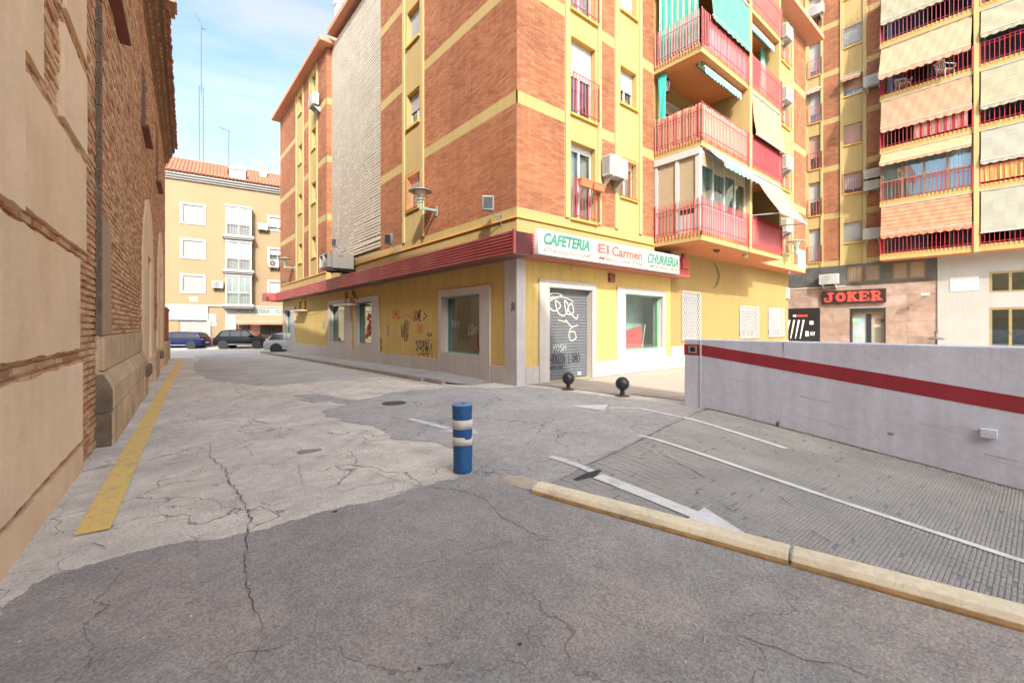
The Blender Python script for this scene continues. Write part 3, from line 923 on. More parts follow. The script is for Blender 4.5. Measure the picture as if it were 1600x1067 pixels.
for i, (_, p, q, zb, zt, dn) in enumerate(cand[:300]):
    o = bpy.data.objects.new('brick', bm[i % 6]); COL.objects.link(o)
    o.parent = CH
    o.location = Vector(FW.pt((p + q) / 2, (zb + zt) / 2, dn - .05)) - FW.o
    o.rotation_euler = (0, rnd.uniform(-.02, .02), FW.rot)
    o.scale = (q - p, 1, zt - zb)
# second length of wall: stone base, bricks, plastered arches, slits
A2 = lambda u: FW.A(u, .06)
def zz_(u, v, n=.06): return FW.pick(u, v, n)[1]
s0 = 7.5
sb = FW.A(231.5, .17)
arch = [(FW.A(223.5, .08), FW.A(240.3, .08), zz_(230.6, 312)), (FW.A(247, .08), FW.A(255.5, .08), zz_(251, 364))]
slits = [(8.05, 9.1, zz_(176, 28) + .1, zz_(176, 28) + 2.0), (FW.A(221, .06), FW.A(228, .06), zz_(222, 205) + .08, zz_(221, 92)), (FW.A(244, .06), FW.A(247.5, .06), zz_(246, 292), zz_(244, 190))]
zc = 1.38
def skip2(a, z):
    for p, q, zt in arch:
        rr_ = (q - p) / 2
        if p - .02 < a < q + .02 and z < zt - rr_: return True
        if math.hypot(a - (p + q) / 2, z - (zt - rr_)) < rr_ + .02: return True
    for p, q, zb, zt in slits:
        if p - .02 < a < q + .02 and zb - .05 < z < zt: return True
    return a < FW.A(173, .06) and z < 2.9
m = MB()
brickwork(m, FW, [(s0 + .01, 26.4, zc, Z1 - .85)], .25, .052, .024, .02, .062, .008, skip2, 8)
tag(m.build('brick_courses', old_brick, CH), kind='stuff')
m = MB(); m.fb(FW, s0, FW.A(173, .06), zc + .01, 2.9, .0, .066); m.build('plaster_quoin', M('quoin', (.40, .28, .165), .9, .1, 1.5, .2, 40, streak=.15), CH)
m = MB()
for i in range(34):                                                  # rough end of the second wall that faces the camera
    zb = zc + i * .26
    for j in range(3):
        m.fb(FW, s0 - .012 - rnd.uniform(0, .02), s0 + .01, zb + .01, zb + .25, -.03 + j * .035, .06 - (2 - j) * .03)
m.build('rough_end', stone_dark, CH)
# base stones
def stone_block(az, n1, mt=stone, nm='stone_block'):
    (a0, a1, z0, z1) = az
    return MB().fb(FW, a0 + .006, a1 - .006, z0 + .005, z1 - .004, .0, n1).build(nm, mt, CH, bevel=.016)
w_ = (sb - s0) / 5
for i in range(5):
    stone_block((s0 + i * w_, s0 + (i + 1) * w_, -.1, .44), .175 + rnd.uniform(-.008, .008))
    a0, a1 = s0 + i * w_ + .006 + (.2 if i else 0), s0 + (i + 1) * w_ - .006 + (.2 if i < 4 else 0)
    MB().prism([FW.pt(a0, .446, .0), FW.pt(a0, .446, .17), FW.pt(a0, .74, .17), FW.pt(a0, .93, .085), FW.pt(a0, .93, .0)], tuple(FW.a * (a1 - a0))).build('stone_block', stone, CH, bevel=.02)
MB().fb(FW, s0 - .03, s0 + .0, -.1, .40, -.03, .15).build('stone_block', stone_dark, CH, bevel=.012)
MB().prism([FW.pt(s0 - .05, .42, -.03), FW.pt(s0 - .05, .42, .16), FW.pt(s0 - .05, .70, .16), FW.pt(s0 - .05, .90, .07), FW.pt(s0 - .05, .90, -.03)], tuple(FW.a * .05)).build('stone_block', stone_dark, CH, bevel=.015)
us = [159, 176, 192, 208, 224.5]
for p, q in zip(us, us[1:]):
    stone_block((max(s0, FW.A(p, .075)), FW.A(q, .075), .935, zc), .078 + rnd.uniform(-.005, .005))
for p, q, zt in arch:
    rr_ = (q - p) / 2
    c = (p + q) / 2
    out = [(p, -.3), (q, -.3)] + [(c + rr_ * math.cos(t * math.pi / 16), zt - rr_ + rr_ * math.sin(t * math.pi / 16)) for t in range(17)]
    # niche cut into the plaster
    na, nb, n0_, n1_ = c - rr_ * .28, c + rr_ * .42, zt - rr_ * 2.1, zt - rr_ * .75
    m = MB()
    m.fprism(FW, [(p, -.3), (q, -.3), (q, n0_), (p, n0_)], .0, .085)
    m.fprism(FW, [(p, n0_), (na, n0_), (na, n1_), (p, n1_)], .0, .085)
    m.fprism(FW, [(nb, n0_), (q, n0_), (q, n1_), (nb, n1_)], .0, .085)
    top = [(q, n1_)] + [(c + rr_ * math.cos(t * math.pi / 16), zt - rr_ + rr_ * math.sin(t * math.pi / 16)) for t in range(17) if zt - rr_ + rr_ * math.sin(t * math.pi / 16) > n1_ or t < 0] + [(p, n1_)]
    top = [(q, n1_), (q, zt - rr_)] + [(c + rr_ * math.cos(t * math.pi / 16), zt - rr_ + rr_ * math.sin(t * math.pi / 16)) for t in range(1, 16)] + [(p, zt - rr_), (p, n1_)]
    if zt - rr_ > n1_: m.fprism(FW, top, .0, .085)
    else: m.fprism(FW, [(q, n1_)] + [t for t in top[2:-2] if t[1] > n1_] + [(p, n1_)], .0, .085)
    m.build('plaster_arch', plaster2, CH)
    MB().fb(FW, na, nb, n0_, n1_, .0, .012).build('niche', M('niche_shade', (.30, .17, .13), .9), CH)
    MB().fb(FW, p - .75, p + .22, n0_ - .26, n0_ - .02, .05, .24).build('sill_stone', stone_dark, CH, bevel=.02)
b0 = FW.A(241, .12)
MB().fb(FW, b0, FW.A(247, .12), -.3, .74, .0, .17).build('stone_block', stone, CH, bevel=.03)
MB().fb(FW, FW.A(256.5, .12), 26.3, -.4, .8, .0, .17).build('stone_block', stone, CH, bevel=.03)
louv = M('slit_louvre', (.16, .075, .06), .8, .1)
sill_m = M('sill_tile', (.20, .055, .035), .7, .1)
for p, q, zb, zt in slits:
    m = MB(); k = int((zt - zb) / .11)
    for i in range(k): m.fb(FW, p, q, zb + i * .11, zb + i * .11 + .085, .03, .05)
    w = m.build('slit_window', louv, CH)
    MB().fb(FW, p - .1, q + .1, zb - .07, zb - .002, .04, .20).build('sill', sill_m, w)
# brick cornice in stepped toothed courses, then the tiles
m = MB()
zb = Z1 - .85
for k in range(6):
    m.fb(FW, 7.5, 26.45, zb + k * .13, zb + k * .13 + .05, .0, .10 + k * .06)
    a = 7.5
    while a < 26.4:
        m.fb(FW, a, a + .13, zb + k * .13 + .051, zb + k * .13 + .129, .0, .10 + k * .06 + (.035 if k % 2 else -.02)); a += .25
tag(m.build('toothed_cornice', M('cornice_brick', (.36, .21, .10), .9, .2, 3, .4, 50, island=[(.30, .16, .07), (.44, .28, .14), (.36, .22, .11), (.22, .13, .07)]), CH), kind='stuff')
t = MB(); rows = []
for f in range(2):
    rows.append([(.095 * (1 - .12 * f) * math.cos(math.pi * i / 6), (f - .12) * .62, .095 * math.sin(math.pi * i / 6) + f * .24) for i in range(7)])
t.grid(rows)
ob = t.build('roof_tile', roof_t, CH, smooth=True, local=True); tile_me = ob.data; bpy.data.objects.remove(ob)
def tile_at(a, z, n, name='roof_tile'):
    o = bpy.data.objects.new(name, tile_me); COL.objects.link(o)
    o.parent = CH; o.location = Vector(FW.pt(a, z, n)) - FW.o
    o.rotation_euler = (rnd.uniform(-.04, .04), rnd.uniform(-.05, .05), FW.rot + rnd.uniform(-.04, .04))
    md = o.modifiers.new('thickness', 'SOLIDIFY'); md.thickness = .018
a = 7.6
while a < 26.5:
    tile_at(a, Z1 + .0, .46 + rnd.uniform(-.02, .02)); a += .225
m = MB()
m.prism([FW.pt(7.5, Z1 - .07, .40), FW.pt(7.5, Z1 - .02, .42), FW.pt(7.5, Z1 + 1.6, -3.5), FW.pt(7.5, Z1 + .2, -3.5)], tuple(FW.a * 18.95))
m.fprism(FW, [(25.0, Z1), (26.4, Z1), (26.4, 16.1), (25.0, 16.1)], -3, .02)
m.build('roof', M('roof_deck', (.3, .15, .08), .9), CH)
for i in range(4):
    tile_at(25.3 + i * .26, 16.2, .45)
MB().prism([FW.pt(25.0, 16.1, -3), FW.pt(25.0, 16.1, .44), FW.pt(25.0, 16.16, .44), FW.pt(25.0, 17.2, -3)], tuple(FW.a * 1.4)).build('upper_eave', M('roof_deck', (.3, .15, .08)), CH)
# garden wall with brick piers past the church
GW = thing('garden_wall', 'low plastered wall topped by short red brick piers just past the church', 'wall', FW.pt(26.8, gz(27), 0))
m = MB(); m.fb(FW, 26.5, 31.5, -.6, FW.pick(266, 532, .1)[1], -.3, .13); m.build('wall_base', M('garden_plaster', (.5, .35, .2), .9, .1, 1.5, .2, 40), GW)
zb, zt = FW.pick(266, 532, .1)[1], FW.pick(266, 485, .1)[1]
for i, (p, q) in enumerate(((26.6, 27.5), (28.3, 28.8), (29.4, 29.9), (30.5, 31.0))):
    m = MB(); k = 0
    m.fb(FW, p + .02, q - .02, zb, zt - .12, -.23, .05)
    pr = m.build('brick_pier', M('pier_mortar', (.36, .22, .14), .9), GW)
    m = MB()
    brickwork(m, FW, [(p, q, zb, zt - .1)], .24, .055, .014, .05, .072, 0, None, 20 + i)
    tag(m.build('brick_courses', M('pier_brick', (.3, .1, .05), .85, .1, 3, island=[(.26, .07, .035), (.36, .12, .06), (.3, .09, .05)]), pr), kind='stuff')
    MB().fb(FW, p - .05, q + .05, zt - .098, zt, -.28, .11).build('pier_cap', M('pier_brick', (.3, .1, .05)), pr)
# ------------------------------------------------------------------ apartment block with the cafe
yel = M('pale_yellow_paint', (0.375, 0.272, 0.107), .85, .05, .8, .06, 60, streak=.09, stain=(.38, .275, .12), stain_sc=.6, stain_amt=.5)
yel_hi = M('pilaster_paint', (0.401, 0.306, 0.135), .85, .04, .8, .06, 60, streak=.03)
ochre_w = M('ochre_paint', (.51, .36, .115), .88, .07, .7, .08, 60, streak=.13, stain=(.44, .31, .10), stain_sc=.7, stain_amt=.6, mid=.05)
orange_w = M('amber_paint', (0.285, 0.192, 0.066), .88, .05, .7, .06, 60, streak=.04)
orange_c = M('orange_soffit', (0.534, 0.193, 0.074), .85, .06, .8)
salmon = M('salmon_eave', (0.534, 0.230, 0.138), .85, .06, .8, streak=.05)
sill_y = M('sill_orange', (.60, .34, .06), .85, .06, 2)
abrick_l = [(.25, .088, .040), (.31, .118, .052), (.36, .15, .070), (.285, .103, .046), (.385, .178, .088)]
abrick = M('facing_brick', (.4, .16, .08), .8, .2, .5, island=abrick_l, streak=.15)
mortar_a = M('brick_mortar', (.34, .22, .145), .9, .1, 2)
marble = M('white_marble', (0.427, 0.393, 0.364), .55, .06, 1.2, streak=.10, stain=(.42, .34, .27), stain_sc=1.4, stain_amt=.6, mid=.06)
greyst = M('grey_pilaster', (.42, .39, .385), .6, .08, 2, streak=.06)
beige_st = M('beige_plinth', (.50, .41, .32), .7, .08, 1.5, .1, 40, streak=.04)
alu = M('white_aluminium', (0.405, 0.405, 0.400), .45, .03, 3)
alu_g = M('grey_aluminium', (.50, .52, .53), .4, .04, 3, metal=.3)
shut_w = M('shutter_white', (0.387, 0.387, 0.378), .6, .04, 2)
shut_b = M('shutter_beige', (0.360, 0.293, 0.198), .6, .05, 2)
glz = glass('window_glass')
glz_d = glass('shop_glass', (.66, .82, .80), .17)
dark_in = M('dark_room', (.045, .042, .04), .9, .1, 2)
room_m = M('pale_room', (.30, .31, .29), .9, .1, 1)
red_rail = M('red_railing', (.40, .018, .03), .5, .08, 4)
canopy_red = M('canopy_red', (.42, .075, .07), .45, .12, 1.2, streak=.10, stain=(.50, .19, .17), stain_sc=.6, stain_amt=.7)
canopy_dk = M('canopy_gap', (.10, .02, .02), .7, .1)
steel = M('shutter_steel', (.14, .15, .16), .5, .08, 3, metal=.2, streak=.08)
black_m = M('black_metal', (.025, .025, .027), .45, .1, 4)
curtain_w = M('white_curtain', (0.484, 0.471, 0.440), .9, .04, 4)
teal = M('teal_cloth', (.06, .48, .42), .85, .1, 2)
slat_m = M('screen_slat', (.54, .49, .41), .75, .12, 2, streak=.05, stain=(.40, .32, .22), stain_sc=1, stain_amt=.6)
spray_k = M('spray_black', (.035, .03, .04), .7, .1)
spray_r = M('spray_red', (.52, .05, .05), .7, .1)
spray_b = M('spray_blue', (.10, .26, .36), .7, .1)
spray_w = M('spray_cream', (.62, .55, .45), .7, .1)

AP = thing('apartment_building', 'yellow and orange brick corner block with a closed cafe on the ground floor', 'building', (7.2, 8.51, 0))
FL = [4.55, 7.52, 10.48, 13.45]
TOP = 16.1
GF = 4.27
YW = 23.28
OFW = .24
# solid dark core so no light leaks through
m = MB(); m.box(8.0, 24.6, 9.6, 33.0, -1, TOP - .3); m.build('inner_core', dark_in, AP)
# ---- shop windows and frames
def pick2(fr, ul, ur, vt, vb, uref, n=0.0):
    a0, a1 = sorted((fr.A(ul, n), fr.A(ur, n)))
    return a0, a1, fr.pick(uref, vb, n)[1], fr.pick(uref, vt, n)[1]
shopS = [  # outer frame u0,u1, glass u0,u1, v glass top/bottom at reference u
    (684.5, 764.9, 696.5, 756.8, 459.0, 555.5, 756.8), (553, 591.3, 560.5, 586.7, 470.8, 539.0, 586.7), (512, 547.5, 520, 543.0, 475, 535.0, 540), (444.3, 460.2, 448.7, 458.5, 484.5, 527, 458)]
holesS, frS = [], []
for o0, o1, g0, g1, vt, vb, ur in shopS:
    h = pick2(FS, g0, g1, vt, vb, ur, -.12)
    holesS.append(h)
    oa = sorted((FS.A(o0, .05), FS.A(o1, .05)))
    frS.append((oa[0], oa[1], h[3] + .22))
door = pick2(FC, 852, 919, 449.2, 592, 852, -.12); door = (door[0], door[1], .0, door[3])
shopC = pick2(FC, 971.7, 1029.9, 459.4, 547.7, 971.7, -.10)
holesC = [door, shopC]
frC = [(FC.A(843, .05), FC.A(931.6, .05), door[3] + .20), (FC.A(964.9, .05), FC.A(1039.6, .05), shopC[3] + .2)]
XE = 25.9
XO = FC.A(1047.5)                                                   # cafe ends, amber wall begins
m = MB(); m.wall(FS, 8.51, 33.9, -.6, GF - .8, 0, holesS, .35); m.wall(FC, 7.2, XO, -.2, GF - .8, 0, holesC, .3)
m.build('shop_wall', ochre_w, AP)
gr = [pick2(FC, 1065, 1092, 456, 530, 1065), pick2(FC, 1155, 1183, 479, 527, 1155), pick2(FC, 1200, 1223, 482, 525, 1200)]
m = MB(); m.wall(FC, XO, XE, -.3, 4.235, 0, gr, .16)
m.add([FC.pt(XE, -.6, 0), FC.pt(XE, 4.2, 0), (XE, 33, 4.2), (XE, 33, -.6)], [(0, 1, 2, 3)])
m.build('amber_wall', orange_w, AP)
# plinth in marble plates with joints, frames
pl = MB()
ZPL = .45
def clear_of(fr_list, a0, a1):
    segs, a = [], a0
    for f in sorted(fr_list):
        if f[1] <= a or f[0] >= a1: continue
        if f[0] > a: segs.append((a, f[0]))
        a = max(a, f[1])
    if a < a1: segs.append((a, a1))
    return segs
for fr, a0, a1, lst in ((FS, 8.98, 33.9, frS), (FC, 7.48, XO, frC)):
    for p, q in clear_of(lst, a0, a1):
        k = max(1, round((q - p) / 1.0))
        for i in range(k):
            pa, pb = p + (q - p) * i / k, p + (q - p) * (i + 1) / k
            MB().fb(fr, pa + .003, pb - .003, -.5, ZPL, .002, .042).build('plinth_slab', marble, AP, bevel=.004)
for fr, lst, hl in ((FS, frS, holesS), (FC, frC, holesC)):
    for (o0, o1, ot), h in zip(lst, hl):
        m = MB()
        m.fb(fr, o0, h[0], -.5, ot, -.02, .055); m.fb(fr, h[1], o1, -.5, ot, -.02, .055)
        m.fb(fr, h[0] + .001, h[1] - .001, h[3], ot - .001, -.02, .054)
        if h is not door: m.fb(fr, h[0] + .001, h[1] - .001, -.5, h[2], -.02, .053)
        # reveals in the same marble
        m.fb(fr, h[0] - .001, h[0] + .012, h[2], h[3], -.34, -.021); m.fb(fr, h[1] - .012, h[1] + .001, h[2], h[3], -.34, -.021)
        m.fb(fr, h[0] + .012, h[1] - .012, h[3] - .012, h[3] + .001, -.34, -.021)
        if h is not door: m.fb(fr, h[0] + .012, h[1] - .012, h[2] - .001, h[2] + .012, -.34, -.021)
        m.build('window_surround' if h is not door else 'door_surround', marble, AP, bevel=.004)
m = MB(); m.fb(FS, 8.515, 8.97, -.3, GF - 1.05, .0, .035); m.fb(FC, 7.165, 7.47, -.3, GF - 1.05, .0, .035); m.build('corner_pilaster', greyst, AP)
for p, q in clear_of([], XO + .02, XE):
    for i in range(14):
        a, b = p + (q - p) * i / 14, p + (q - p) * (i + 1) / 14
        MB().fb(FC, a + .004, b - .004, -.3, .78, .002, .03).build('plinth_slab', beige_st, AP)
teal_f = M('teal_frame', (.05, .22, .20), .5, .1, 4)
def shop_window(fr, h, depth, mat_f, back):
    a0, a1, z0, z1 = h
    a0 += .013; a1 -= .013; z0 += .013; z1 -= .013
    m = MB(); t = .045
    m.fb(fr, a0, a0 + t, z0, z1, -depth - .05, -depth); m.fb(fr, a1 - t, a1, z0, z1, -depth - .05, -depth)
    m.fb(fr, a0 + t, a1 - t, z0, z0 + t, -depth - .05, -depth); m.fb(fr, a0 + t, a1 - t, z1 - t, z1, -depth - .05, -depth)
    w = m.build('shop_window', mat_f, AP)
    MB().fb(fr, a0 + t, a1 - t, z0 + t, z1 - t, -depth - .028, -depth - .022).build('pane', glz_d, w)
    m = MB()
    e = .5
    m.add([fr.pt(a0 - e, z0 - .2, -1.06), fr.pt(a1 + e, z0 - .2, -1.06), fr.pt(a1 + e, z1 + .2, -1.06), fr.pt(a0 - e, z1 + .2, -1.06)], [(0, 1, 2, 3)])
    m.add([fr.pt(a0 - e, z0 - .05, -1.06), fr.pt(a1 + e, z0 - .05, -1.06), fr.pt(a1 + e, z0 - .05, -.36), fr.pt(a0 - e, z0 - .05, -.36)], [(0, 1, 2, 3)])
    m.build('room_back', back, w)
    return w
room_teal = M('room_teal', (.36, .40, .38), .9, .25, 1.2)
for i, h in enumerate(holesS):
    w = shop_window(FS, h, .16 if i else .20, teal_f, M('room_brown', (.10, .085, .07), .9, .4, 1.5) if i == 0 else room_teal)
    if i == 0:
        m = MB(); scrawl(m, FS, 'NM', h[0] + .95 * (h[1] - h[0]) - .1, h[2] + .78, .45, .22, -.20, .012, -1, .1, .2, 5)
        m.build('etched_scrawl', spray_w, w); m = MB(); scrawl(m, FS, 'SOCE', h[0] + .45 * (h[1] - h[0]), h[2] + .55, .5, .28, -.20, .014, -1, .2, .25, 8)
        m.build('etched_scrawl', spray_w, w)
        m = MB(); m.ribbon(FS, [(h[0] + .52, h[2] + .62), (h[0] + .5, h[2] + .3), (h[0] + .44, h[2] + .12)], .05, -.198); m.build('pink_tag', M('pink', (.55, .06, .16), .7), w)
        m = MB(); m.fb(FS, h[0] + .1, h[0] + .9, h[2], h[2] + .75, -.95, -.5); m.fb(FS, h[0] + .95, h[1] - .1, h[2], h[2] + .4, -.9, -.6); m.build('counter', dark_in, w)
    if i == 1:
        m = MB(); a = (h[0] + h[1]) / 2
        for k, (x, z) in enumerate(((-.1, 1.2), (-.25, .95), (-.05, .72), (-.25, .55), (.1, .4))):
            m.ribbon(FS, [(a + x - .2, h[2] + z), (a + x, h[2] + z + .08), (a + x + .12, h[2] + z - .12)], .13, -.155)
        m.build('red_sticker', spray_r, w)
glz_d = glass('cafe_glass', (.86, .96, .94), .05, .98)
wC = shop_window(FC, shopC, .14, M('green_frame', (.08, .30, .17), .5, .1), room_teal)
# red plastic chairs stacked behind the glass of the cafe window
cw = fthing('chair_stack', 'red folding chairs and a parasol pole stacked behind the cafe window glass', 'chairs', FC, shopC[0] + 1.12, shopC[2] - .0, -.44)
glz_d = MAT['shop_glass']
red_pl = M('red_plastic', (.60, .05, .06), .4, .08)
for i in range(5):
    m = MB()
    x = -.55 + i * .15
    m.hexa([(x, -.1, .02 + i * .03), (x + .32, -.1, -.0 + i * .02), (x + .34, .25, .0 + i * .02), (x + .02, .25, .02 + i * .03), (x, -.1, .07 + i * .03), (x + .32, -.1, .05 + i * .02), (x + .34, .25, .05 + i * .02), (x + .02, .25, .07 + i * .03)])
    c = m.build('seat', red_pl, cw, local=True, bevel=.015)
    m = MB()
    m.prism([(x - .05, -.14 + i * .01, .05), (x + .30, -.14 + i * .01, .0), (x + .36, -.08, .55 + .03 * i), (x + .26, -.06, .66 + .03 * i), (x + .1, -.06, .66 + .03 * i), (x - .02, -.08, .52)], (0, .03, 0))
    m.build('backrest', red_pl, cw, local=True, bevel=.012)
MB().tube((.35, -.1, .0), (.62, -.05, .85), .014).build('pole', M('pale_pole', (.6, .5, .35), .6), cw, local=True)
# ---- roller door
m = MB(); m.corrug(FC, door[0] + .012, door[1] - .012, -.05, door[3] - .012, -.16, .085, .011)
rd = m.build('roller_door', steel, AP)
m = MB()
def loops(m, fr, pts, w, n):
    q = []
    for k in range(len(pts) - 1):
        p0, p1, p2, p3 = pts[max(0, k - 1)], pts[k], pts[k + 1], pts[min(len(pts) - 1, k + 2)]
        for t in range(6):
            f = t / 6
            q.append(tuple(.5 * (2 * b + (c - a) * f + (2 * a - 5 * b + 4 * c - d) * f * f + (-a + 3 * b - 3 * c + d) * f ** 3) for a, b, c, d in zip(p0, p1, p2, p3)))
    q.append(pts[-1]); m.ribbon(fr, q, w, n)
fp = lambda L: [FC.pick(u, v, -.14) for u, v in L]
loops(m, FC, fp([(853, 462), (866, 458), (878, 462), (862, 468), (856, 476), (866, 486), (876, 478), (868, 470), (872, 488), (882, 493), (888, 478), (882, 470), (886, 490), (896, 488), (893, 474), (888, 484), (900, 498), (903, 492)]), .034, -.142)
m.build('cream_graffiti', spray_w, rd); m = MB(); loops(m, FC, fp([(854, 466), (870, 464), (886, 466), (896, 472)]), .022, -.141); m.build('cream_graffiti', spray_w, rd); m = MB(); loops(m, FC, fp([(872, 500), (884, 503)]), .02, -.141)
m.build('cream_graffiti', spray_w, rd); m = MB(); loops(m, FC, fp([(884, 500), (893, 510), (903, 508), (893, 512), (889, 522), (892, 532), (900, 528), (897, 518), (889, 520)]), .03, -.142)
m.build('cream_graffiti', spray_w, rd)
m = MB(); scrawl(m, FC, 'HOUZN LOMO', door[0] + .20, .46, 1.25, .26, -.1415, .025, 1, .0, .08, 9); m.build('black_graffiti', spray_k, rd); m = MB(); scrawl(m, FC, 'ARSINY', door[0] + .15, .30, .6, .1, -.1415, .018, 1, .0, .08, 2)
m.build('black_graffiti', spray_k, rd)
m = MB(); scrawl(m, FC, 'MOSH', door[0] + .32, .80, .55, .2, -.141, .014, 1, 0, .05, 4); m.build('grey_graffiti', M('spray_grey', (.5, .52, .52), .6), rd)
MB().fb(FC, door[1] - .45, door[1] - .3, .08, .17, -.15, -.13).build('lock_plate', alu, rd)
# ---- graffiti on the street front
g = MB()
def onS(u, v): return FS.pick(u, v)
g = MB(); a, z = onS(646, 501); scrawl(g, FS, 'SOME', a, z, 1.0 * .62, .34, .004, .035, -1, .1, .08, 1); g.build('black_graffiti', spray_k, AP)
g = MB(); a, z = onS(655, 496); g.ribbon(FS, [(a - .35, z + .15), (a - .55, z + .05), (a - .3, z - .08)], .03, .004); g.build('black_graffiti', spray_k, AP)
g = MB(); a, z = onS(627, 530); scrawl(g, FS, 'NANX', a, z, .62, .62, .005, .03, -1, .05, .16, 2); g.build('black_graffiti', spray_k, AP)
g = MB(); a, z = onS(650, 546); scrawl(g, FS, 'SCUYOU', a, z, .95, .33, .005, .038, -1, .1, .14, 4); g.build('black_graffiti', spray_k, AP)
for k in range(3):
    g = MB(); a, z = onS(652 + k * 6, 552); g.ribbon(FS, [(a, z + .2), (a - .1, z - .05), (a - .3, z), (a - .45, z + .15 + .1 * k), (a - .5, z - .1)], .028, .006); g.build('black_graffiti', spray_k, AP)
g = MB(); a, z = onS(668, 523); g.ribbon(FS, [(a, z), (a - .15, z + .07), (a - .3, z), (a - .15, z - .05), (a, z)], .03, .006); g.build('black_graffiti', spray_k, AP)
g = MB(); a, z = onS(592, 549); scrawl(g, FS, 'XSXY', a, z, .38, .55, .005, .03, -1, .0, .2, 7); g.build('black_graffiti', spray_k, AP)
g = MB(); a, z = FS.pick(799, 485, .036); scrawl(g, FS, 'SRC', a, z, .16, .2, .038, .016, -1, .0, .15, 7); g.build('black_graffiti', spray_k, AP)
g = MB(); a, z = onS(613, 497); scrawl(g, FS, 'SOMCZ', a, z, .72, .28, .004, .028, -1, .05, .1, 3); g.build('red_graffiti', spray_r, AP)
g = MB(); a, z = onS(640, 497); g.ribbon(FS, [(a + .9, z - .02), (a + .4, z + .12), (a - .2, z - .0), (a - .75, z - .02)], .022, .005); g.build('red_graffiti', spray_r, AP)
g = MB(); a, z = onS(652, 521); scrawl(g, FS, '14Y', a, z, .45, .34, .005, .03, -1, .0, .1, 5); g.build('red_graffiti', spray_r, AP)
g = MB(); a, z = FS.pick(569, 566, .042); scrawl(g, FS, 'SES', a, z, .36, .34, .046, .07, -1, .0, .1, 5); g.build('red_graffiti', spray_r, AP)
g = MB(); a, z = onS(605, 524); scrawl(g, FS, 'SC', a, z, .2, .36, .004, .05, -1, .0, .15, 3); g.build('blue_graffiti', spray_b, AP)
g = MB(); a, z = onS(504.5, 513); scrawl(g, FS, 'DE', a, z, .5, .35, .004, .06, -1, .0, .1, 3); g.build('blue_graffiti', spray_b, AP)
# ---- slatted red canopy above the shops
ZC0, ZC1, PC = 3.235, 3.78, .60
def canopy_run(fr, a0, a1, n1):
    m = MB(); m.fb(fr, a0, a1, ZC0, ZC1 - .01, .0, n1 - .05)
    c = m.build('canopy', canopy_dk, AP)
    h = (ZC1 - ZC0) / 7
    for i in range(7):
        zb = ZC0 + i * h
        q = [(n1 - .048, zb + .006), (n1 - .004, zb + .006), (n1, zb + .014), (n1 - .006, zb + h - .016), (n1 - .03, zb + h - .006), (n1 - .048, zb + h - .006)]
        MB().prism([fr.pt(a0 + .002, z_, n_) for n_, z_ in q], tuple(fr.a * (a1 - a0 - .004))).build('canopy_slat', canopy_red, c)
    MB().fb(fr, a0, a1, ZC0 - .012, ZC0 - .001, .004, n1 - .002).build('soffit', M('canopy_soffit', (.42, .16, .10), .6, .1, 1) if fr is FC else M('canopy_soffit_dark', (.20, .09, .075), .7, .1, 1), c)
    return c
y1_ = 34.6
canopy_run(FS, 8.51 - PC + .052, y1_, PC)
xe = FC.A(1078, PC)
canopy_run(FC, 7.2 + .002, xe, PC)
MB().box(7.2 - PC - .012, 7.2 - PC + .05, 8.51 - PC - .012, 8.51 - PC + .05, ZC0 - .014, ZC1 + .012).build('canopy_corner', canopy_red, AP)
cc = MB(); cc.box(7.2 - PC - .55, 7.2 - PC, 33.2, 34.6, ZC0 + .02, ZC1 - .02); cc.build('canopy_return', canopy_red, AP)
# wall strip between canopy and first floor with its moulding
m = MB()
m.wall(FS, 8.51, YW, GF - .8, FL[0], 0); m.wall(FC, 7.2, 13.4, GF - .8, FL[0], 0); m.wall(FS, YW, 33.5, GF - .8, FL[0] - .25, OFW)
m.build('fascia_wall', yel, AP)
m = MB()
m.fb(FS, 8.51 - .05, YW, GF, GF + .045, .0, .05); m.fb(FC, 7.2 + .002, 13.38, GF, GF + .045, .002, .05); m.fb(FS, YW, 33.55, GF - .02, GF + .025, OFW, OFW + .05)
m.build('moulding', M('moulding_orange', (.62, .33, .09), .85, .06, 2), AP)
# ---- upper walls
def brick_panel(fr, a0, a1, n=0.0, floors=FL, zlo=None, seed=1, top=TOP, off=0.0, horiz=True):
    """mortar sheet, facing bricks and the painted band under each floor"""
    fz = [f + off for f in floors]
    mo, br = MB(), MB()
    zs_ = []
    for i, f in enumerate(fz):
        zt = (fz[i + 1] - .33) if i + 1 < len(fz) else top - .05
        zs_.append((f, zt))
        if i: MB().fb(fr, a0, a1, f - .33, f, n - .03, n).build('floor_band', yel, AP)
    mo.wall(fr, a0, a1, fz[0], top, n - .014)
    brickwork(br, fr, [(a0 + .004, a1 - .004, b + .004, t - .004) for b, t in zs_], .235, .047, .013, n - .014, n - .003, 0, None, seed)
    mo.build('brick_panel', mortar_a, AP)
    tag(br.build('brick_courses', abrick, AP), kind='stuff')
def ribbed(m, fr, a0, a1, z0, z1, n): return m.corrug(fr, a0, a1, z0, z1, n, .05, .006)
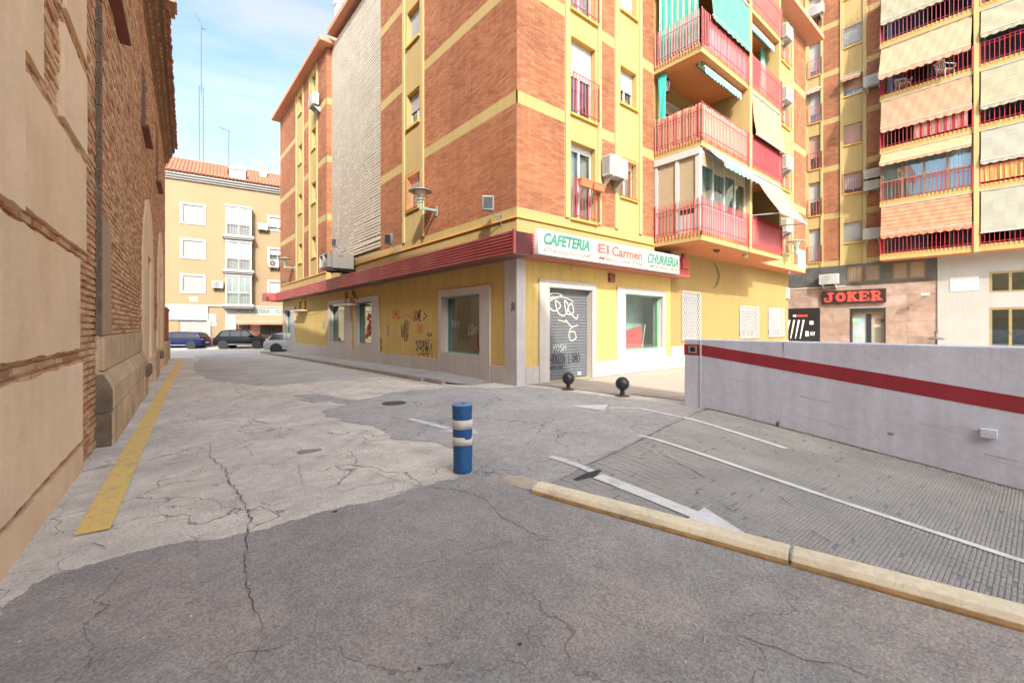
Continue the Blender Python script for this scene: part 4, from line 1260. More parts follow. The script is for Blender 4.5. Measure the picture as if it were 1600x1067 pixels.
def window(fr, h, n, kind='sash', shut=.35, cur=None, sh_m=shut_w, fr_m=alu, par=AP, leaves=2, back=True, depth=.18, room=None):
    a0, a1, z0, z1 = h
    t = .04
    zt = z1 - .16 if shut is not None else z1
    m = MB(); d0, d1 = n - depth - .05, n - depth
    m.fb(fr, a0, a0 + t, z0, zt, d0, d1); m.fb(fr, a1 - t, a1, z0, zt, d0, d1); m.fb(fr, a0 + t, a1 - t, z0, z0 + t, d0, d1); m.fb(fr, a0 + t, a1 - t, zt - t, zt, d0, d1)
    for i in range(1, leaves):
        c = a0 + (a1 - a0) * i / leaves
        m.fb(fr, c - .03, c + .03, z0 + t, zt - t, d0, d1 + .004)
    if shut is not None: m.fb(fr, a0 + .001, a1 - .001, zt + .001, z1 - .001, d0, d1 + .02)
    w = m.build('window', fr_m, par)
    for i in range(leaves):
        p, q = a0 + (a1 - a0) * i / leaves + .04, a0 + (a1 - a0) * (i + 1) / leaves - .04
        MB().fb(fr, p, q, z0 + t, zt - t, d0 + .02, d0 + .026).build('pane', glz, w)
    if shut:
        m = MB(); ribbed(m, fr, a0 + .01, a1 - .01, zt - (zt - z0) * shut, zt, d1 + .012); m.build('roller_shutter', sh_m, w)
    if cur:
        m = MB(); m.folds(fr, a0 + .05, a1 - .05, z0 + .06, zt - .05, d0 - .08, 9, .02); m.build('curtain', cur, w)
    if back:
        MB().add([fr.pt(a0 - .2, z0 - .3, d0 - .38), fr.pt(a1 + .2, z0 - .3, d0 - .38), fr.pt(a1 + .2, z1 + .3, d0 - .38), fr.pt(a0 - .2, z1 + .3, d0 - .38)], [(0, 1, 2, 3)]).build('room_back', room or dark_in, w)
    return w
def railing(path, z0, z1, rails, mat=red_rail, par=None, pitch=.115, r=.0115, posts=True, name='railing'):
    """upright bars along a chain of world (x, y) points"""
    m = MB()
    for (x0, y0_), (x1, y1) in zip(path, path[1:]):
        L = math.dist((x0, y0_), (x1, y1)); k = max(1, round(L / pitch))
        for i in range(k + 1):
            x, y = x0 + (x1 - x0) * i / k, y0_ + (y1 - y0_) * i / k
            m.tube((x, y, z0), (x, y, z1 if i not in (0, k) or not posts else z1 + .02), r if i not in (0, k) or not posts else r * 1.9, 5)
        for zr in rails: m.tube((x0, y0_, zr), (x1, y1, zr), .013, 5)
    return m.build(name, mat, par or AP)
def fpath(fr, aa, n): return [fr.pt(a, 0, n)[:2] for a in aa]
def column(fr, a0, a1, holes, n=0.0, top=TOP, z0=None, pil=.0, reveal=.2, wall_m=yel):
    """painted bay with windows between two pilaster strips"""
    m = MB(); m.wall(fr, a0 + pil, a1 - pil, z0, top, n + .004, holes, reveal); m.build('bay_wall', wall_m, AP)
    if pil:
        m = MB(); m.fb(fr, a0, a0 + pil, z0, top, n - .03, n + .05); m.build('pilaster', yel_hi, AP)
        m = MB(); m.fb(fr, a1 - pil, a1, z0, top, n - .03, n + .05); m.build('pilaster', yel_hi, AP)
def sill(fr, h, n, w=.05):
    MB().fb(fr, h[0] - w, h[1] + w, h[2] - .065, h[2] - .002, n - .17, n + .075).build('sill', sill_y, AP)
    m = MB(); m.fb(fr, h[0] - .001, h[1] + .001, h[3] - .012, h[3] + .001, n - .19, n + .0035); m.build('lintel', sill_y, AP)
# street front
yA, yB, yC_ = FS.A(662.6), FS.A(630), FS.A(594.6)
brick_panel(FS, 8.51, yA, seed=1); brick_panel(FS, yB, yC_, seed=2)
hs = []
wa, wb = FS.A(655.5), FS.A(636)
for i, f in enumerate(FL):
    hs.append((wa, wb, f + 1.10, f + 2.34))
column(FS, yA, yB, hs, 0, TOP, FL[0], .16)
for i, h in enumerate(hs):
    window(FS, h, 0, shut=(.28, .45, .92, .4)[i], cur=curtain_w if i < 2 else None); sill(FS, h, 0)
# first-floor grille
h = hs[0]; m = MB()
for i in range(9): m.tube(FS.pt(h[0] + (h[1] - h[0]) * i / 8, h[2] - .02, .09), FS.pt(h[0] + (h[1] - h[0]) * i / 8, h[3] + .02, .09), .008, 5)
for zr in (h[2], (h[2] + h[3]) / 2, h[3]): m.tube(FS.pt(h[0], zr, .09), FS.pt(h[1], zr, .09), .01, 5)
m.build('window_grille', M('rust_red', (.45, .10, .05), .6, .1), AP)
# screen of thin slats
sc_ = MB(); sc_.wall(FS, yC_, YW, FL[0], TOP - .3, -.10); 
scr = sc_.build('slat_screen', M('screen_back', (.30, .22, .14), .9, .15, 2), AP)
rS = random.Random(8)
k = 0; zb = 4.80
L = YW - yC_ - .02
me_s = None
while zb < TOP - .2:
    if me_s is None:
        b = MB(); b.prism([(0, 0, -.042), (0, -.02, -.048), (0, -.028, .03), (0, 0, .042)], (1, 0, 0))
        o = b.build('slat', slat_m, scr, local=True); me_s = o.data; bpy.data.objects.remove(o)
    o = bpy.data.objects.new('slat', me_s); COL.objects.link(o); o.parent = scr
    sag = rS.uniform(-.05, .05) if k in (2, 3, 5) else rS.uniform(-.006, .006)
    o.location = Vector(FS.pt(YW - .01, zb + sag / 2, -.045)) - origin_of(scr)
    o.rotation_euler = (0, sag / L * 1.2 + rS.uniform(-.001, .001), FS.rot); o.scale = (L, 1, 1)
    zb += .128; k += 1
m = MB()                                                             # pale perforated sheets behind the slats
for i in range(700):
    a, z = rS.uniform(yC_ + .1, YW - .3), rS.uniform(4.9, TOP - .5)
    m.fb(FS, a, a + rS.uniform(.1, .35), z, z + .07, -.098, -.09)
tag(m.build('screen_backing', M('backing_white', (.62, .60, .56), .8, .1, 3), scr), kind='stuff')
m = MB()
for f in range(4): m.tube(FS.pt(yC_ + L * (f + .5) / 4, 4.75, -.08), FS.pt(yC_ + L * (f + .5) / 4, TOP - .3, -.08), .02, 6)
m.build('screen_post', alu_g, scr)
# projecting far wing
WT = 15.75
cols = [(483.7, 496.5, 487.0, 493.5), (463, 474.7, 466.6, 471.8)]
edges = [(YW, FS.A(496.5, OFW)), (FS.A(483.7, OFW), FS.A(474.7, OFW)), (FS.A(463, OFW), 33.5)]
for i, (p, q) in enumerate(edges): brick_panel(FS, p, q, OFW, off=-.25, seed=10 + i, top=WT)
for j, (p, q, r_, s_) in enumerate(cols):
    a0, a1 = FS.A(q, OFW), FS.A(p, OFW); wa, wb = FS.A(s_, OFW), FS.A(r_, OFW)
    hh = [(wa, wb, f - .25 + 1.0, f - .25 + 2.15) for f in FL]
    column(FS, a0, a1, hh, OFW, WT, FL[0] - .25, .12)
    for i, h in enumerate(hh): window(FS, h, OFW, shut=.6); sill(FS, h, OFW)
FWS = Fr((0, YW, 0), (1, 0, 0), (0, -1, 0))
brick_panel(FWS, 7.2 - OFW + .004, 7.2 + .5, 0, off=-.25, seed=15, top=WT)
m = MB(); m.add([FS.pt(YW, GF - .8, OFW), FS.pt(YW, FL[0] - .25, OFW), FS.pt(YW, FL[0] - .25, -.02), FS.pt(YW, GF - .8, -.02)], [(0, 1, 2, 3)])
m.build('end_wall', yel, AP); m = MB(); m.add([FS.pt(33.5, GF - .8, OFW), FS.pt(33.5, WT, OFW), FS.pt(33.5, WT, -12), FS.pt(33.5, GF - .8, -12)], [(0, 1, 2, 3)]); m.build('end_wall', yel, AP); m = MB(); m.add([FS.pt(33.9, -.6, 0), FS.pt(33.9, 4, 0), FS.pt(33.9, 4, -12), FS.pt(33.9, -.6, -12)], [(0, 1, 2, 3)]); m.build('end_wall', yel, AP)
# roof slabs with salmon eaves
m = MB(); m.box(7.2 - OFW - .45, 24, YW - .45, 34.0, WT, WT + .22); m.box(7.2 - OFW + .4, 24, YW + .4, 33.6, WT + .22, WT + .9)
m.build('roof_eave', salmon, AP, bevel=.01)
m = MB(); m.box(7.2 - .35, XE + .6, 8.51 - .35, YW - .46, TOP, TOP + .25); m.box(20.0, XE + .6, 8.51 - .79 - .65, 8.15, TOP, TOP + .249); m.build('roof_eave', salmon, AP, bevel=.01)
# round chimney
cxy = ong(533, 1000); 
dch = ray(533, 510); t_ = 27.0
px_, py_ = dch.x * t_, dch.y * t_
m = MB(); m.lathe((px_, py_, TOP), [(.37, 0), (.37, 5.0), (.43, 5.02), (.43, 5.5), (.3, 5.55), (.3, 6.2)], 20); m.build('chimney', M('chimney_grey', (.55, .53, .50), .85, .15, 1.5, stain=(.3, .27, .24), stain_sc=1.5, stain_amt=.6), AP, smooth=False)
# ---- cafe front, upper floors
cu = dict(b1=(808, 882.6), c1=(882.6, 938.3), w1=(892.2, 930.2), b2=(938.3, 960), c2=(960, 1002), w2=(969.5, 994.2), b3=(1002, 1022.7))
X = lambda u, n=0.0: FC.A(u, n)
brick_panel(FC, 7.2, X(882.6), seed=21); brick_panel(FC, X(938.3), X(960), seed=22); brick_panel(FC, X(1002), 13.4, seed=23)
h1 = [(X(892.2), X(930.2), f + .03, f + 2.24) for f in FL]
h2 = [(X(969.5), X(994.2), f + 1.07, f + 2.27) for f in FL]
column(FC, X(882.6), X(938.3), h1, 0, TOP, FL[0], .15); column(FC, X(960), X(1002), h2, 0, TOP, FL[0], .15)
for i, h in enumerate(h1):
    window(FC, h, 0, shut=(.0, .42, .42, .3)[i], cur=curtain_w if i != 1 else None, leaves=2, room=M('grey_room', (.16, .15, .13), .9)); sill(FC, h, 0)
    railing(fpath(FC, (h[0] - .02, h[1] + .05), .12), h[2] + .02, h[2] + 1.1, (h[2] + .06, h[2] + 1.1), pitch=.13)
for i, h in enumerate(h2):
    window(FC, h, 0, shut=(.0, .48, .9, .5)[i], cur=curtain_w); sill(FC, h, 0)
h = h2[0]; m = MB()
for i in range(7): m.tube(FC.pt(h[0] + (h[1] - h[0]) * i / 6, h[2] - .02, .09), FC.pt(h[0] + (h[1] - h[0]) * i / 6, h[3] + .04, .09), .008, 5)
for zr in (h[2], (h[2] + h[3]) / 2, h[3]): m.tube(FC.pt(h[0], zr, .09), FC.pt(h[1], zr, .09), .01, 5)
m.build('window_grille', M('rust_red', (.45, .10, .05), .6, .1), AP)
# ---- balconies
BX0, BX1, BXF, YF = 13.4, 20.0, 16.85, 6.84
BZ = [4.52, 7.49, 10.45, 13.42]
NF = 8.51 - YF
for z in BZ + [16.4]:
    MB().box(BX0, BX1, YF, 8.9, z - .29, z).build('balcony_slab', yel, AP, bevel=.006)
    MB().box(BX0 + .04, BX1 - .04, YF + .05, 8.88, z - .302, z - .291).build('soffit', orange_c, AP)
m = MB()                                                             # dividing fin with chamfered openings
FIN = (BXF, BXF + .2)
for z in BZ:
    q = [(YF - .03, z), (YF - .03, z + 2.67), (8.9, z + 2.67), (8.9, z)]
    m.prism([(FIN[0], y, zz) for y, zz in q], (.2, 0, 0))
m.box(FIN[0] - .003, FIN[1] + .003, YF - .06, YF + .30, BZ[0] - .31, TOP)
m.build('balcony_fin', yel, AP)
m = MB(); m.box(BX1 - .15, BX1 + .02, YF + .002, 8.9, BZ[0] - .28, TOP); m.build('balcony_end_wall', yel, AP)
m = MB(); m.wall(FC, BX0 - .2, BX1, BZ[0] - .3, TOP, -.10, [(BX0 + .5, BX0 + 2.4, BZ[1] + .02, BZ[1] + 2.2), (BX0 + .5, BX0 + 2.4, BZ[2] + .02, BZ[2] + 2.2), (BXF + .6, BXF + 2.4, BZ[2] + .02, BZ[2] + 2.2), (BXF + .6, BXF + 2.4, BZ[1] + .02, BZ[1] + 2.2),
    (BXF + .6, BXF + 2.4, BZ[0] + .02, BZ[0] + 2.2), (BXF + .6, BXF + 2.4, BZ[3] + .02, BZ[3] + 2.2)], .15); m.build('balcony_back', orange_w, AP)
for z, a in ((BZ[1], BX0 + .5), (BZ[2], BX0 + .5), (BZ[2], BXF + .6), (BZ[1], BXF + .6), (BZ[0], BXF + .6), (BZ[3], BXF + .6)):
    window(FC, (a, a + 1.9, z + .02, z + 2.2), -.10, shut=.15, leaves=2, sh_m=shut_b, depth=.1)
for i, z in enumerate(BZ):
    railing([(BX0 - .03, 8.45), (BX0 - .03, YF - .04), (BXF - .02, YF - .04)], z - .14, z + 1.06, (z + .10, z + .82), par=AP, pitch=.105 if i else .125, r=.0135)
    railing([(BXF + .24, YF - .04), (BX1 - .02, YF - .04), (BX1 + .03, YF + .05)], z - .14, z + 1.06, (z + .10, z + .82), par=AP, pitch=.095, r=.0135)
# shadows of the railing bars on the slab edges, modelled as orange teeth
m = MB()
for z in BZ:
    x = BX0 + .1
    while x < BX1 - .05:
        m.box(x, x + .05, YF - .012, YF + .002, z - .10, z - .002); x += .13
    y = YF + .1
    while y < 8.45:
        m.box(BX0 - .012, BX0 + .002, y, y + .05, z - .10, z - .002); y += .14
tag(m.build('bar_shadow_teeth', M('bar_shadow_orange', (.58, .32, .06), .85), AP), kind='stuff')
# glazed first-floor balcony
zb, zt = BZ[0] + .0, BZ[1] - .31
FBS = Fr((BX0 + .06, 0, 0), (0, 1, 0), (-1, 0, 0))
m = MB()
m.box(BX0 + .0, BX0 + .16, YF + .06, YF + .2, zb, zt); m.box(BX0 + .001, BX0 + .10, 8.40, 8.5, zb, zt); m.box(BX0 + .002, BX0 + .10, 7.62, 7.74, zb, zt - .22)
m.box(BX0 - .04, BX0 + .16, YF + .05, 8.5, zt - .22, zt)
en = m.build('glazed_enclosure', alu, AP)
m = MB(); ribbed(m, FBS, 7.745, 8.395, zb + .02, zt - .225, .0); m.build('roller_shutter', shut_b, en)
m = MB(); ribbed(m, FBS, YF + .205, 7.615, zb + .78, zt - .225, .0); m.build('roller_shutter', shut_b, en)
MB().fb(FBS, YF + .205, 7.615, zb + .02, zb + .62, -.03, -.01).build('panel', alu, en)
MB().fb(FBS, YF + .205, 7.615, zb + .64, zb + .78, -.025, -.015).build('pane', glz, en)
nfr = NF - .09
m = MB()
xs_ = [BX0 + .16 + (BXF - BX0 - .2) * i / 4 for i in range(5)]
for x in xs_: m.fb(FC, x - .03, x + .03, zb, zt - .02, nfr - .06, nfr)
m.fb(FC, xs_[0] + .03, xs_[-1] - .03, zb + .82, zb + .88, nfr - .055, nfr - .005); m.fb(FC, xs_[0] + .03, xs_[-1] - .03, zt - .10, zt - .03, nfr - .055, nfr - .005); m.build('mullions', alu_g, en)
for i in range(4):
    p, q = xs_[i] + .03, xs_[i + 1] - .03
    MB().fb(FC, p, q, zb + .88, zt - .10, nfr - .04, nfr - .034).build('pane', glz, en)
    MB().fb(FC, p, q, zb + .02, zb + .82, nfr - .05, nfr - .02).build('panel', M('panel_dim', (.27, .265, .26), .5, .05), en)
    m = MB(); m.folds(FC, p, q, zb + .85, zt - .1, nfr - .2, 4, .03); m.build('curtain', curtain_w, en)
    m = MB(); ribbed(m, FC, p, q, zt - .52 - .1 * (i % 2), zt - .10, nfr - .012); m.build('roller_shutter', shut_b, en)
m = MB(); m.fb(FC, BX0 + .3, BXF - .1, zb, zt, .15, .16); m.build('room_back', M('grey_room', (.16, .15, .13), .9), en)
# right-hand body beyond the balconies
NR = .79
xr = [20.02, 21.9, 24.05, XE]
brick_panel(FC, xr[0], xr[1], NR, seed=31); brick_panel(FC, xr[2], xr[3], NR, seed=32)
hr = [(22.35, 23.6, f + .4, f + 2.2) for f in FL]
column(FC, xr[1], xr[2], hr, NR, TOP, FL[0], .15)
for i, h in enumerate(hr):
    window(FC, h, NR, shut=(.5, .2, .5, .45)[i], cur=curtain_w); sill(FC, h, NR)
    railing(fpath(FC, (h[0] - .02, h[1] + .02), NR + .12), h[2], h[2] + 1.0, (h[2] + .04, h[2] + 1.0), M('rail_orange', (.5, .13, .08), .6), AP, .14)
m = MB(); m.box(BX1, XE, 8.51 - NR, 8.9, 4.235, FL[0] - .001); m.build('overhang', yel, AP)
MB().box(BX1, XE - .01, 8.51 - NR + .01, 8.5, 4.222, 4.234).build('soffit', orange_c, AP)
m = MB(); m.add([(XE, 8.51 - NR, 4.24), (XE, 8.51 - NR, TOP), (XE, 33, TOP), (XE, 33, 4.24)], [(0, 1, 2, 3)]); m.build('end_wall', yel, AP); m = MB(); m.add([(BX1 + .02, 8.51 - NR, 4.24), (BX1 + .02, 8.51 - NR, TOP), (BX1 + .02, 9, TOP), (BX1 + .02, 9, 4.24)], [(0, 1, 2, 3)]); m.build('end_wall', yel, AP)
# grilles on the amber wall
def lattice(fr, h, n, mat, par=AP):
    m = MB(); a0, a1, z0, z1 = h
    st_ = .14
    k = int((a1 - a0 + z1 - z0) / st_) + 1
    for i in range(-int((z1 - z0) / st_) - 1, k):
        for s_ in (1, -1):
            x0_ = a0 + i * st_ if s_ == 1 else a1 - i * st_
            pts = []
            for t in (0, 1):
                pts.append((x0_ + s_ * t * (z1 - z0) * .6, z0 + t * (z1 - z0)))
            (xa, za), (xb, zb_) = pts
            lo, hi = 0.0, 1.0
            d = xb - xa
            if abs(d) < 1e-6: continue
            t0, t1 = sorted(((a0 - xa) / d, (a1 - xa) / d))
            lo, hi = max(lo, t0), min(hi, t1)
            if hi - lo < .02: continue
            m.tube(fr.pt(xa + d * lo, za + (zb_ - za) * lo, n + .004 * s_), fr.pt(xa + d * hi, za + (zb_ - za) * hi, n + .004 * s_), .012, 4)
    for p, q in (((a0, z0), (a1, z0)), ((a1, z0), (a1, z1)), ((a1, z1), (a0, z1)), ((a0, z1), (a0, z0))):
        m.tube(fr.pt(*p, n), fr.pt(*q, n), .014, 5)
    return m.build('lattice_grille', mat, par)
for h in gr:
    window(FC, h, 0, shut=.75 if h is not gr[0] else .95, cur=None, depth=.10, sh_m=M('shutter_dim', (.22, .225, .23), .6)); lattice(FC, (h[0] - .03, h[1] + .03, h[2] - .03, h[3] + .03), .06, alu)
    MB().fb(FC, h[0] - .05, h[1] + .05, h[2] - .07, h[2] - .005, -.09, .05).build('sill', yel_hi, AP)
# ------------------------------------------------------------------ taller block on the right
JZ = [5.52, 8.46, 11.39, 14.33, 17.27, 20.2]
JT = 23.2
JB = thing('apartment_building', 'tall yellow and brick block with deep awning-hung balconies above an amusement arcade', 'building', (32.4, 0, 0))
m = MB(); m.box(33.3, 44, -13, 30, -1, JT); m.build('inner_core', dark_in, JB)
ju = lambda u, n=0.0: FJ.A(u, n)
a_end = ju(1374)
cl = dict(A=(ju(1286), ju(1258)), P=(ju(1313), ju(1286)), B=(ju(1354), ju(1313)), Q=(ju(1376), ju(1354)))
def jcol(a0, a1, holes, pil):
    m = MB(); m.wall(FJ, a0 + pil, a1 - pil, 5.2, JT, .004, holes, .2); m.build('bay_wall', yel, JB)
    m = MB(); m.fb(FJ, a0, a0 + pil, 5.2, JT, -.03, .06); m.build('pilaster', yel_hi, JB)
    m = MB(); m.fb(FJ, a1 - pil, a1, 5.2, JT, -.03, .06); m.build('pilaster', yel_hi, JB)
AP_, AP = AP, JB                                                     # brick_panel builds under the current building
JZb = JZ
for k, (key, sd) in enumerate((('P', 41), ('Q', 42))):
    brick_panel(FJ, *cl[key], 0.0, floors=JZ, seed=sd, top=JT)
m = MB(); m.fb(FJ, cl['Q'][0], cl['A'][1] + 3, 5.2, 5.515, -.02, .012); m.build('floor_band', yel, JB)
hA = [(ju(1284.5), ju(1263.5), f + .03, f + 2.15) for f in JZ]
hB = [(ju(1347), ju(1317), f + 1.02, f + 2.25) for f in JZ]
jcol(*cl['A'], hA, .12); jcol(*cl['B'], hB, .16)
m = MB(); m.wall(FJ, cl['A'][1], cl['A'][1] + 18, 5.2, JT, .002); m.build('bay_wall', yel, JB)
rail_dk = M('rail_plum', (.34, .05, .08), .5, .1)
shA = (.95, .55, .62, .72, .8, .5)
for i, h in enumerate(hA):
    window(FJ, h, 0, shut=shA[i], cur=curtain_w, par=JB, sh_m=shut_w if i != 2 else M('shutter_rose', (.42, .25, .2), .6)); sill(FJ, h, 0)
    railing(fpath(FJ, (h[0] - .02, h[1] + .02), .1), h[2], h[2] + 1.0, (h[2] + .04, h[2] + 1.0), red_rail if i else rail_dk, JB, .15)
for i, h in enumerate(hB):
    window(FJ, h, 0, shut=(.98, .75, .98, .7, .8, .5)[i], cur=curtain_w, par=JB, sh_m=(shut_w, shut_w, M('shutter_rose', (.42, .25, .2), .6), M('shutter_rose', (.42, .25, .2), .6), shut_w, shut_w)[i]); sill(FJ, h, 0)
    if i in (1, 4):
        m = MB()
        for q in range(9): m.tube(FJ.pt(h[0] + (h[1] - h[0]) * q / 8, h[2], .08), FJ.pt(h[0] + (h[1] - h[0]) * q / 8, h[3], .08), .011, 4)
        for zr in (h[2] + .03, (h[2] + h[3]) / 2, h[3] - .03): m.tube(FJ.pt(h[0], zr, .08), FJ.pt(h[1], zr, .08), .011, 4)
        m.build('window_grille', rail_dk if i == 1 else alu, JB)
JN = 1.0
c1 = (ju(1521.5, JN), ju(1374.5, JN)); pil_ = (ju(1530, JN), ju(1521.5, JN)); c2 = (ju(1530, JN) - 5.6, ju(1530, JN))
for z in JZ:
    for j, (a0, a1) in enumerate((c1, c2)):
        m = MB(); m.fb(FJ, a0 + .003, a1 - .003, z - .34, z, -.6, JN); m.build('balcony_slab', yel, JB)
        m = MB(); m.fb(FJ, a0 + .003, a1 - .003, z - .352, z - .341, -.6, JN - .03); m.build('soffit', orange_c, JB)
        m = MB(); a = a0 + .05
        while a < a1 - .1:
            m.fb(FJ, a, a + .06, z - .13, z - .002, JN - .002, JN + .012); a += .155
        tag(m.build('bar_shadow_teeth', M('bar_shadow_orange', (.58, .32, .06), .85), JB), kind='stuff')  # bar shadows on the slab edge, again as raised orange teeth
        railing(fpath(FJ, (a0 + .05, a1 - .02), JN + .04) + ([FJ.pt(a1 + .02, 0, .05)[:2]] if j == 0 else []), z - .1, z + 1.0, (z + .08, z + .86, z + 1.0), red_rail if JZ.index(z) < 4 else rail_dk, JB, .165, .011)
m = MB(); m.fb(FJ, pil_[0], pil_[1], 5.16, JT, -.6, JN + .06); m.build('balcony_pilaster', yel_hi, JB)
m = MB(); m.fb(FJ, c2[0] - .3, c2[0], 5.16, JT, -.6, JN + .06); m.build('balcony_pilaster', yel_hi, JB)
m = MB(); m.fb(FJ, c1[1] - .02, c1[1] + .0, 5.2, JT, -.6, -.0); m.build('balcony_side', yel, JB)
# doors behind the balconies
blue_gl = M('dim_glass', (.05, .075, .14), .08, .1, 1, spec=.8)
brown_f = M('brown_frame', (.22, .14, .075), .5, .1)
for z in JZ[:5]:
    for a0, a1, k in ((c1[0], c1[1], 4), (c2[0], c2[1], 6)):
        m = MB(); m.fb(FJ, a0 + .01, a1 - .01, z + 2.3, z + 2.59, -.5, -.3)
        for i in range(k + 1):
            a = a0 + .04 + (a1 - a0 - .08) * i / k; m.fb(FJ, a - .035, a + .035, z + .002, z + 2.3, -.5, -.3)
        w = m.build('door_frame', brown_f, JB)
        for i in range(k):
            p, q = a0 + .04 + (a1 - a0 - .08) * i / k + .036, a0 + .04 + (a1 - a0 - .08) * (i + 1) / k - .036
            MB().fb(FJ, p, q, z + .004, z + 2.298, -.42, -.40).build('pane', blue_gl if (i * 7 + int(z)) % 4 else M('black_glass', (.012, .012, .014), .1, 0), w)
# enclosed first balcony with curtains
z = JZ[1]
m = MB()
for i in range(5):
    a = c1[0] + .06 + (c1[1] - c1[0] - .12) * i / 4; m.fb(FJ, a - .045, a + .045, z + .004, z + 2.32, JN - .14, JN - .06)
m.fb(FJ, c1[0] + .01, c1[1] - .01, z + 2.20, z + 2.32, JN - .135, JN - .065); m.fb(FJ, c1[0] + .01, c1[1] - .01, z + 1.0, z + 1.07, JN - .135, JN - .065)
w = m.build('glazed_enclosure', brown_f, JB)
for i in range(4):
    p, q = c1[0] + .06 + (c1[1] - c1[0] - .12) * i / 4 + .046, c1[0] + .06 + (c1[1] - c1[0] - .12) * (i + 1) / 4 - .046
    MB().fb(FJ, p, q, z + .006, z + .998, JN - .11, JN - .10).build('pane', glz_d, w); MB().fb(FJ, p, q, z + 1.072, z + 2.198, JN - .11, JN - .10).build('pane', glz, w)
    m = MB(); m.folds(FJ, p, q, z + .05, z + 2.18, JN - .22, 8, .03); m.build('curtain', M('blue_white_curtain', (.52, .58, .66), .9, .05), w)
# reed screen and cloths on railings
m = MB(); m.folds(FJ, c2[0], c2[1] - .05, JZ[1] + .08, JZ[1] + .85, JN - .0, 26, .02); m.build('reed_screen', M('reed', (0.527, 0.289, 0.093), .8, .15, 8), JB)
# ---- ground floor: arcade front
tile_l2 = [(.27, .19, .15), (.33, .24, .19), (.30, .20, .155), (.36, .27, .225)]
arc_t = M('arcade_tile_each', (.3, .19, .13), .45, .22, 2.2, island=tile_l2, stain=(.22, .11, .07), stain_sc=2.0, stain_amt=.5)
arc_j = M('tile_joint', (.50, .42, .36), .8, .05)
a_l, a_r = ju(1225, .1), ju(1465, .1)
jd = (ju(1384, .1), ju(1328.5, .1)); jp = (ju(1281.5, .1), ju(1232, .1))
m = MB(); m.wall(FJ, a_r, a_l + 14, -1, 3.94, .085, [(jd[0], jd[1], -.5, FJ.pick(1356, 481, .1)[1])], .6); m.build('arcade_wall', arc_j, JB)
zd = FJ.pick(1356, 481, .1)[1]
rowsz = [(-.4, .10), (.11, .94), (.95, 1.77), (1.78, 2.62), (2.63, 3.28), (3.29, 3.94)]
for i, (b, t) in enumerate(rowsz):
    a = a_r
    k = 0
    while a < a_l + 3:
        L = (1.22, 1.22, .95)[k % 3]; p, q = a + .006, min(a + L, a_l + 3) - .006
        a += L; k += 1
        for s0_, s1_ in ([(p, q)] if not (b < zd - .1 and p < jd[1] and q > jd[0]) else [(p, min(q, jd[0])), (max(p, jd[1]), q)]):
            if s1_ - s0_ > .06: MB().fb(FJ, s0_, s1_, b + .004, t - .004, .085, .10).build('wall_tile', arc_t, JB)
m = MB(); m.fb(FJ, jd[0], jd[1], zd - .22, zd - .001, -.3, .12); m.fb(FJ, jd[0], jd[0] + .07, -.4, zd - .22, -.3, .12); m.fb(FJ, jd[1] - .07, jd[1], -.4, zd - .22, -.3, .12); m.fb(FJ, (jd[0] + jd[1]) / 2 - .13, (jd[0] + jd[1]) / 2 + .09, -.4, zd - .22, -.2, -.1)
w = m.build('arcade_door', black_m, JB)
c_ = (jd[0] + jd[1]) / 2
MB().fb(FJ, jd[0] + .07, c_ - .13, -.4, zd - .22, -.17, -.15).build('pane', M('door_glass', (.30, .28, .22), .1, .2, 1), w)
MB().fb(FJ, c_ + .09, jd[1] - .07, -.4, zd - .22, -.17, -.15).build('pane', M('door_glass_cool', (.33, .37, .37), .1, .2, 1), w)
MB().fb(FJ, jd[0] + .071, jd[1] - .071, zd - .36, zd - .221, -.14, -.06).build('door_lintel', M('brass', (.36, .27, .13), .4, .1, metal=.5), w)
for (u, v, ww, hh, c) in ((1334, 500, .22, .22, (.62, .62, .12)), (1341, 501, .2, .25, (.2, .55, .6)), (1371, 509, .28, .16, (.7, .62, .6)), (1372, 500, .3, .2, (.38, .16, .1)), (1379, 501, .14, .2, (.1, .1, .12))):
    a, z = FJ.pick(u, v, -.14); MB().fb(FJ, a - ww / 2, a + ww / 2, z - hh / 2, z + hh / 2, -.149, -.143).build('notice', M('notice_%d' % u, c, .7), w)
# dark panel with white slashes
zp0, zp1 = -.5, FJ.pick(1260, 481.5, .1)[1]
MB().fb(FJ, jp[0], jp[1], zp0, zp1, .101, .16).build('side_panel', M('panel_black', (.022, .02, .02), .35, .1), JB)
fr_ = FJ
m = MB()
for i in range(4):
    u = 1233.6 + i * 7.4
    q = [FJ.pick(u - 6.2, 529, .16), FJ.pick(u - 5.0, 529, .16), FJ.pick(u + 1.6, 500, .16), FJ.pick(u - 1.6, 500, .16)]
    m.fprism(FJ, q, .1601, .166)
for u, v, hu, hv in ((1268, 504.3, 3, 2.8), (1261, 521.5, 2.4, 4)):
    q = [FJ.pick(u - hu, v + hv, .16), FJ.pick(u + hu, v + hv, .16), FJ.pick(u + hu, v - hv, .16), FJ.pick(u - hu, v - hv, .16)]
    m.fprism(FJ, q, .1601, .166)
for i in range(4):
    u = 1266.2 + 2.0 * i; m.ribbon(FJ, [FJ.pick(u - .5, 524, .16), FJ.pick(u + .6, 518.5, .16)], .028, .163)
m.build('panel_marks', M('mark_white', (.70, .72, .70), .6), JB)
a0, z0 = FJ.pick(1244.5, 495, .16); a1, z1 = FJ.pick(1262, 491.8, .16)
m = MB(); m.fb(FJ, a1, a0, z0, z1, .1601, .166); m.build('panel_bar', M('neon_red', (.62, .07, .05), .5), JB)
a, z = FJ.pick(1241.5, 493.5, .16); m = MB(); m.fb(FJ, a - .09, a + .09, z - .07, z + .07, .1601, .167); m.build('panel_emblem', M('emblem_white', (.55, .5, .6), .6), JB)
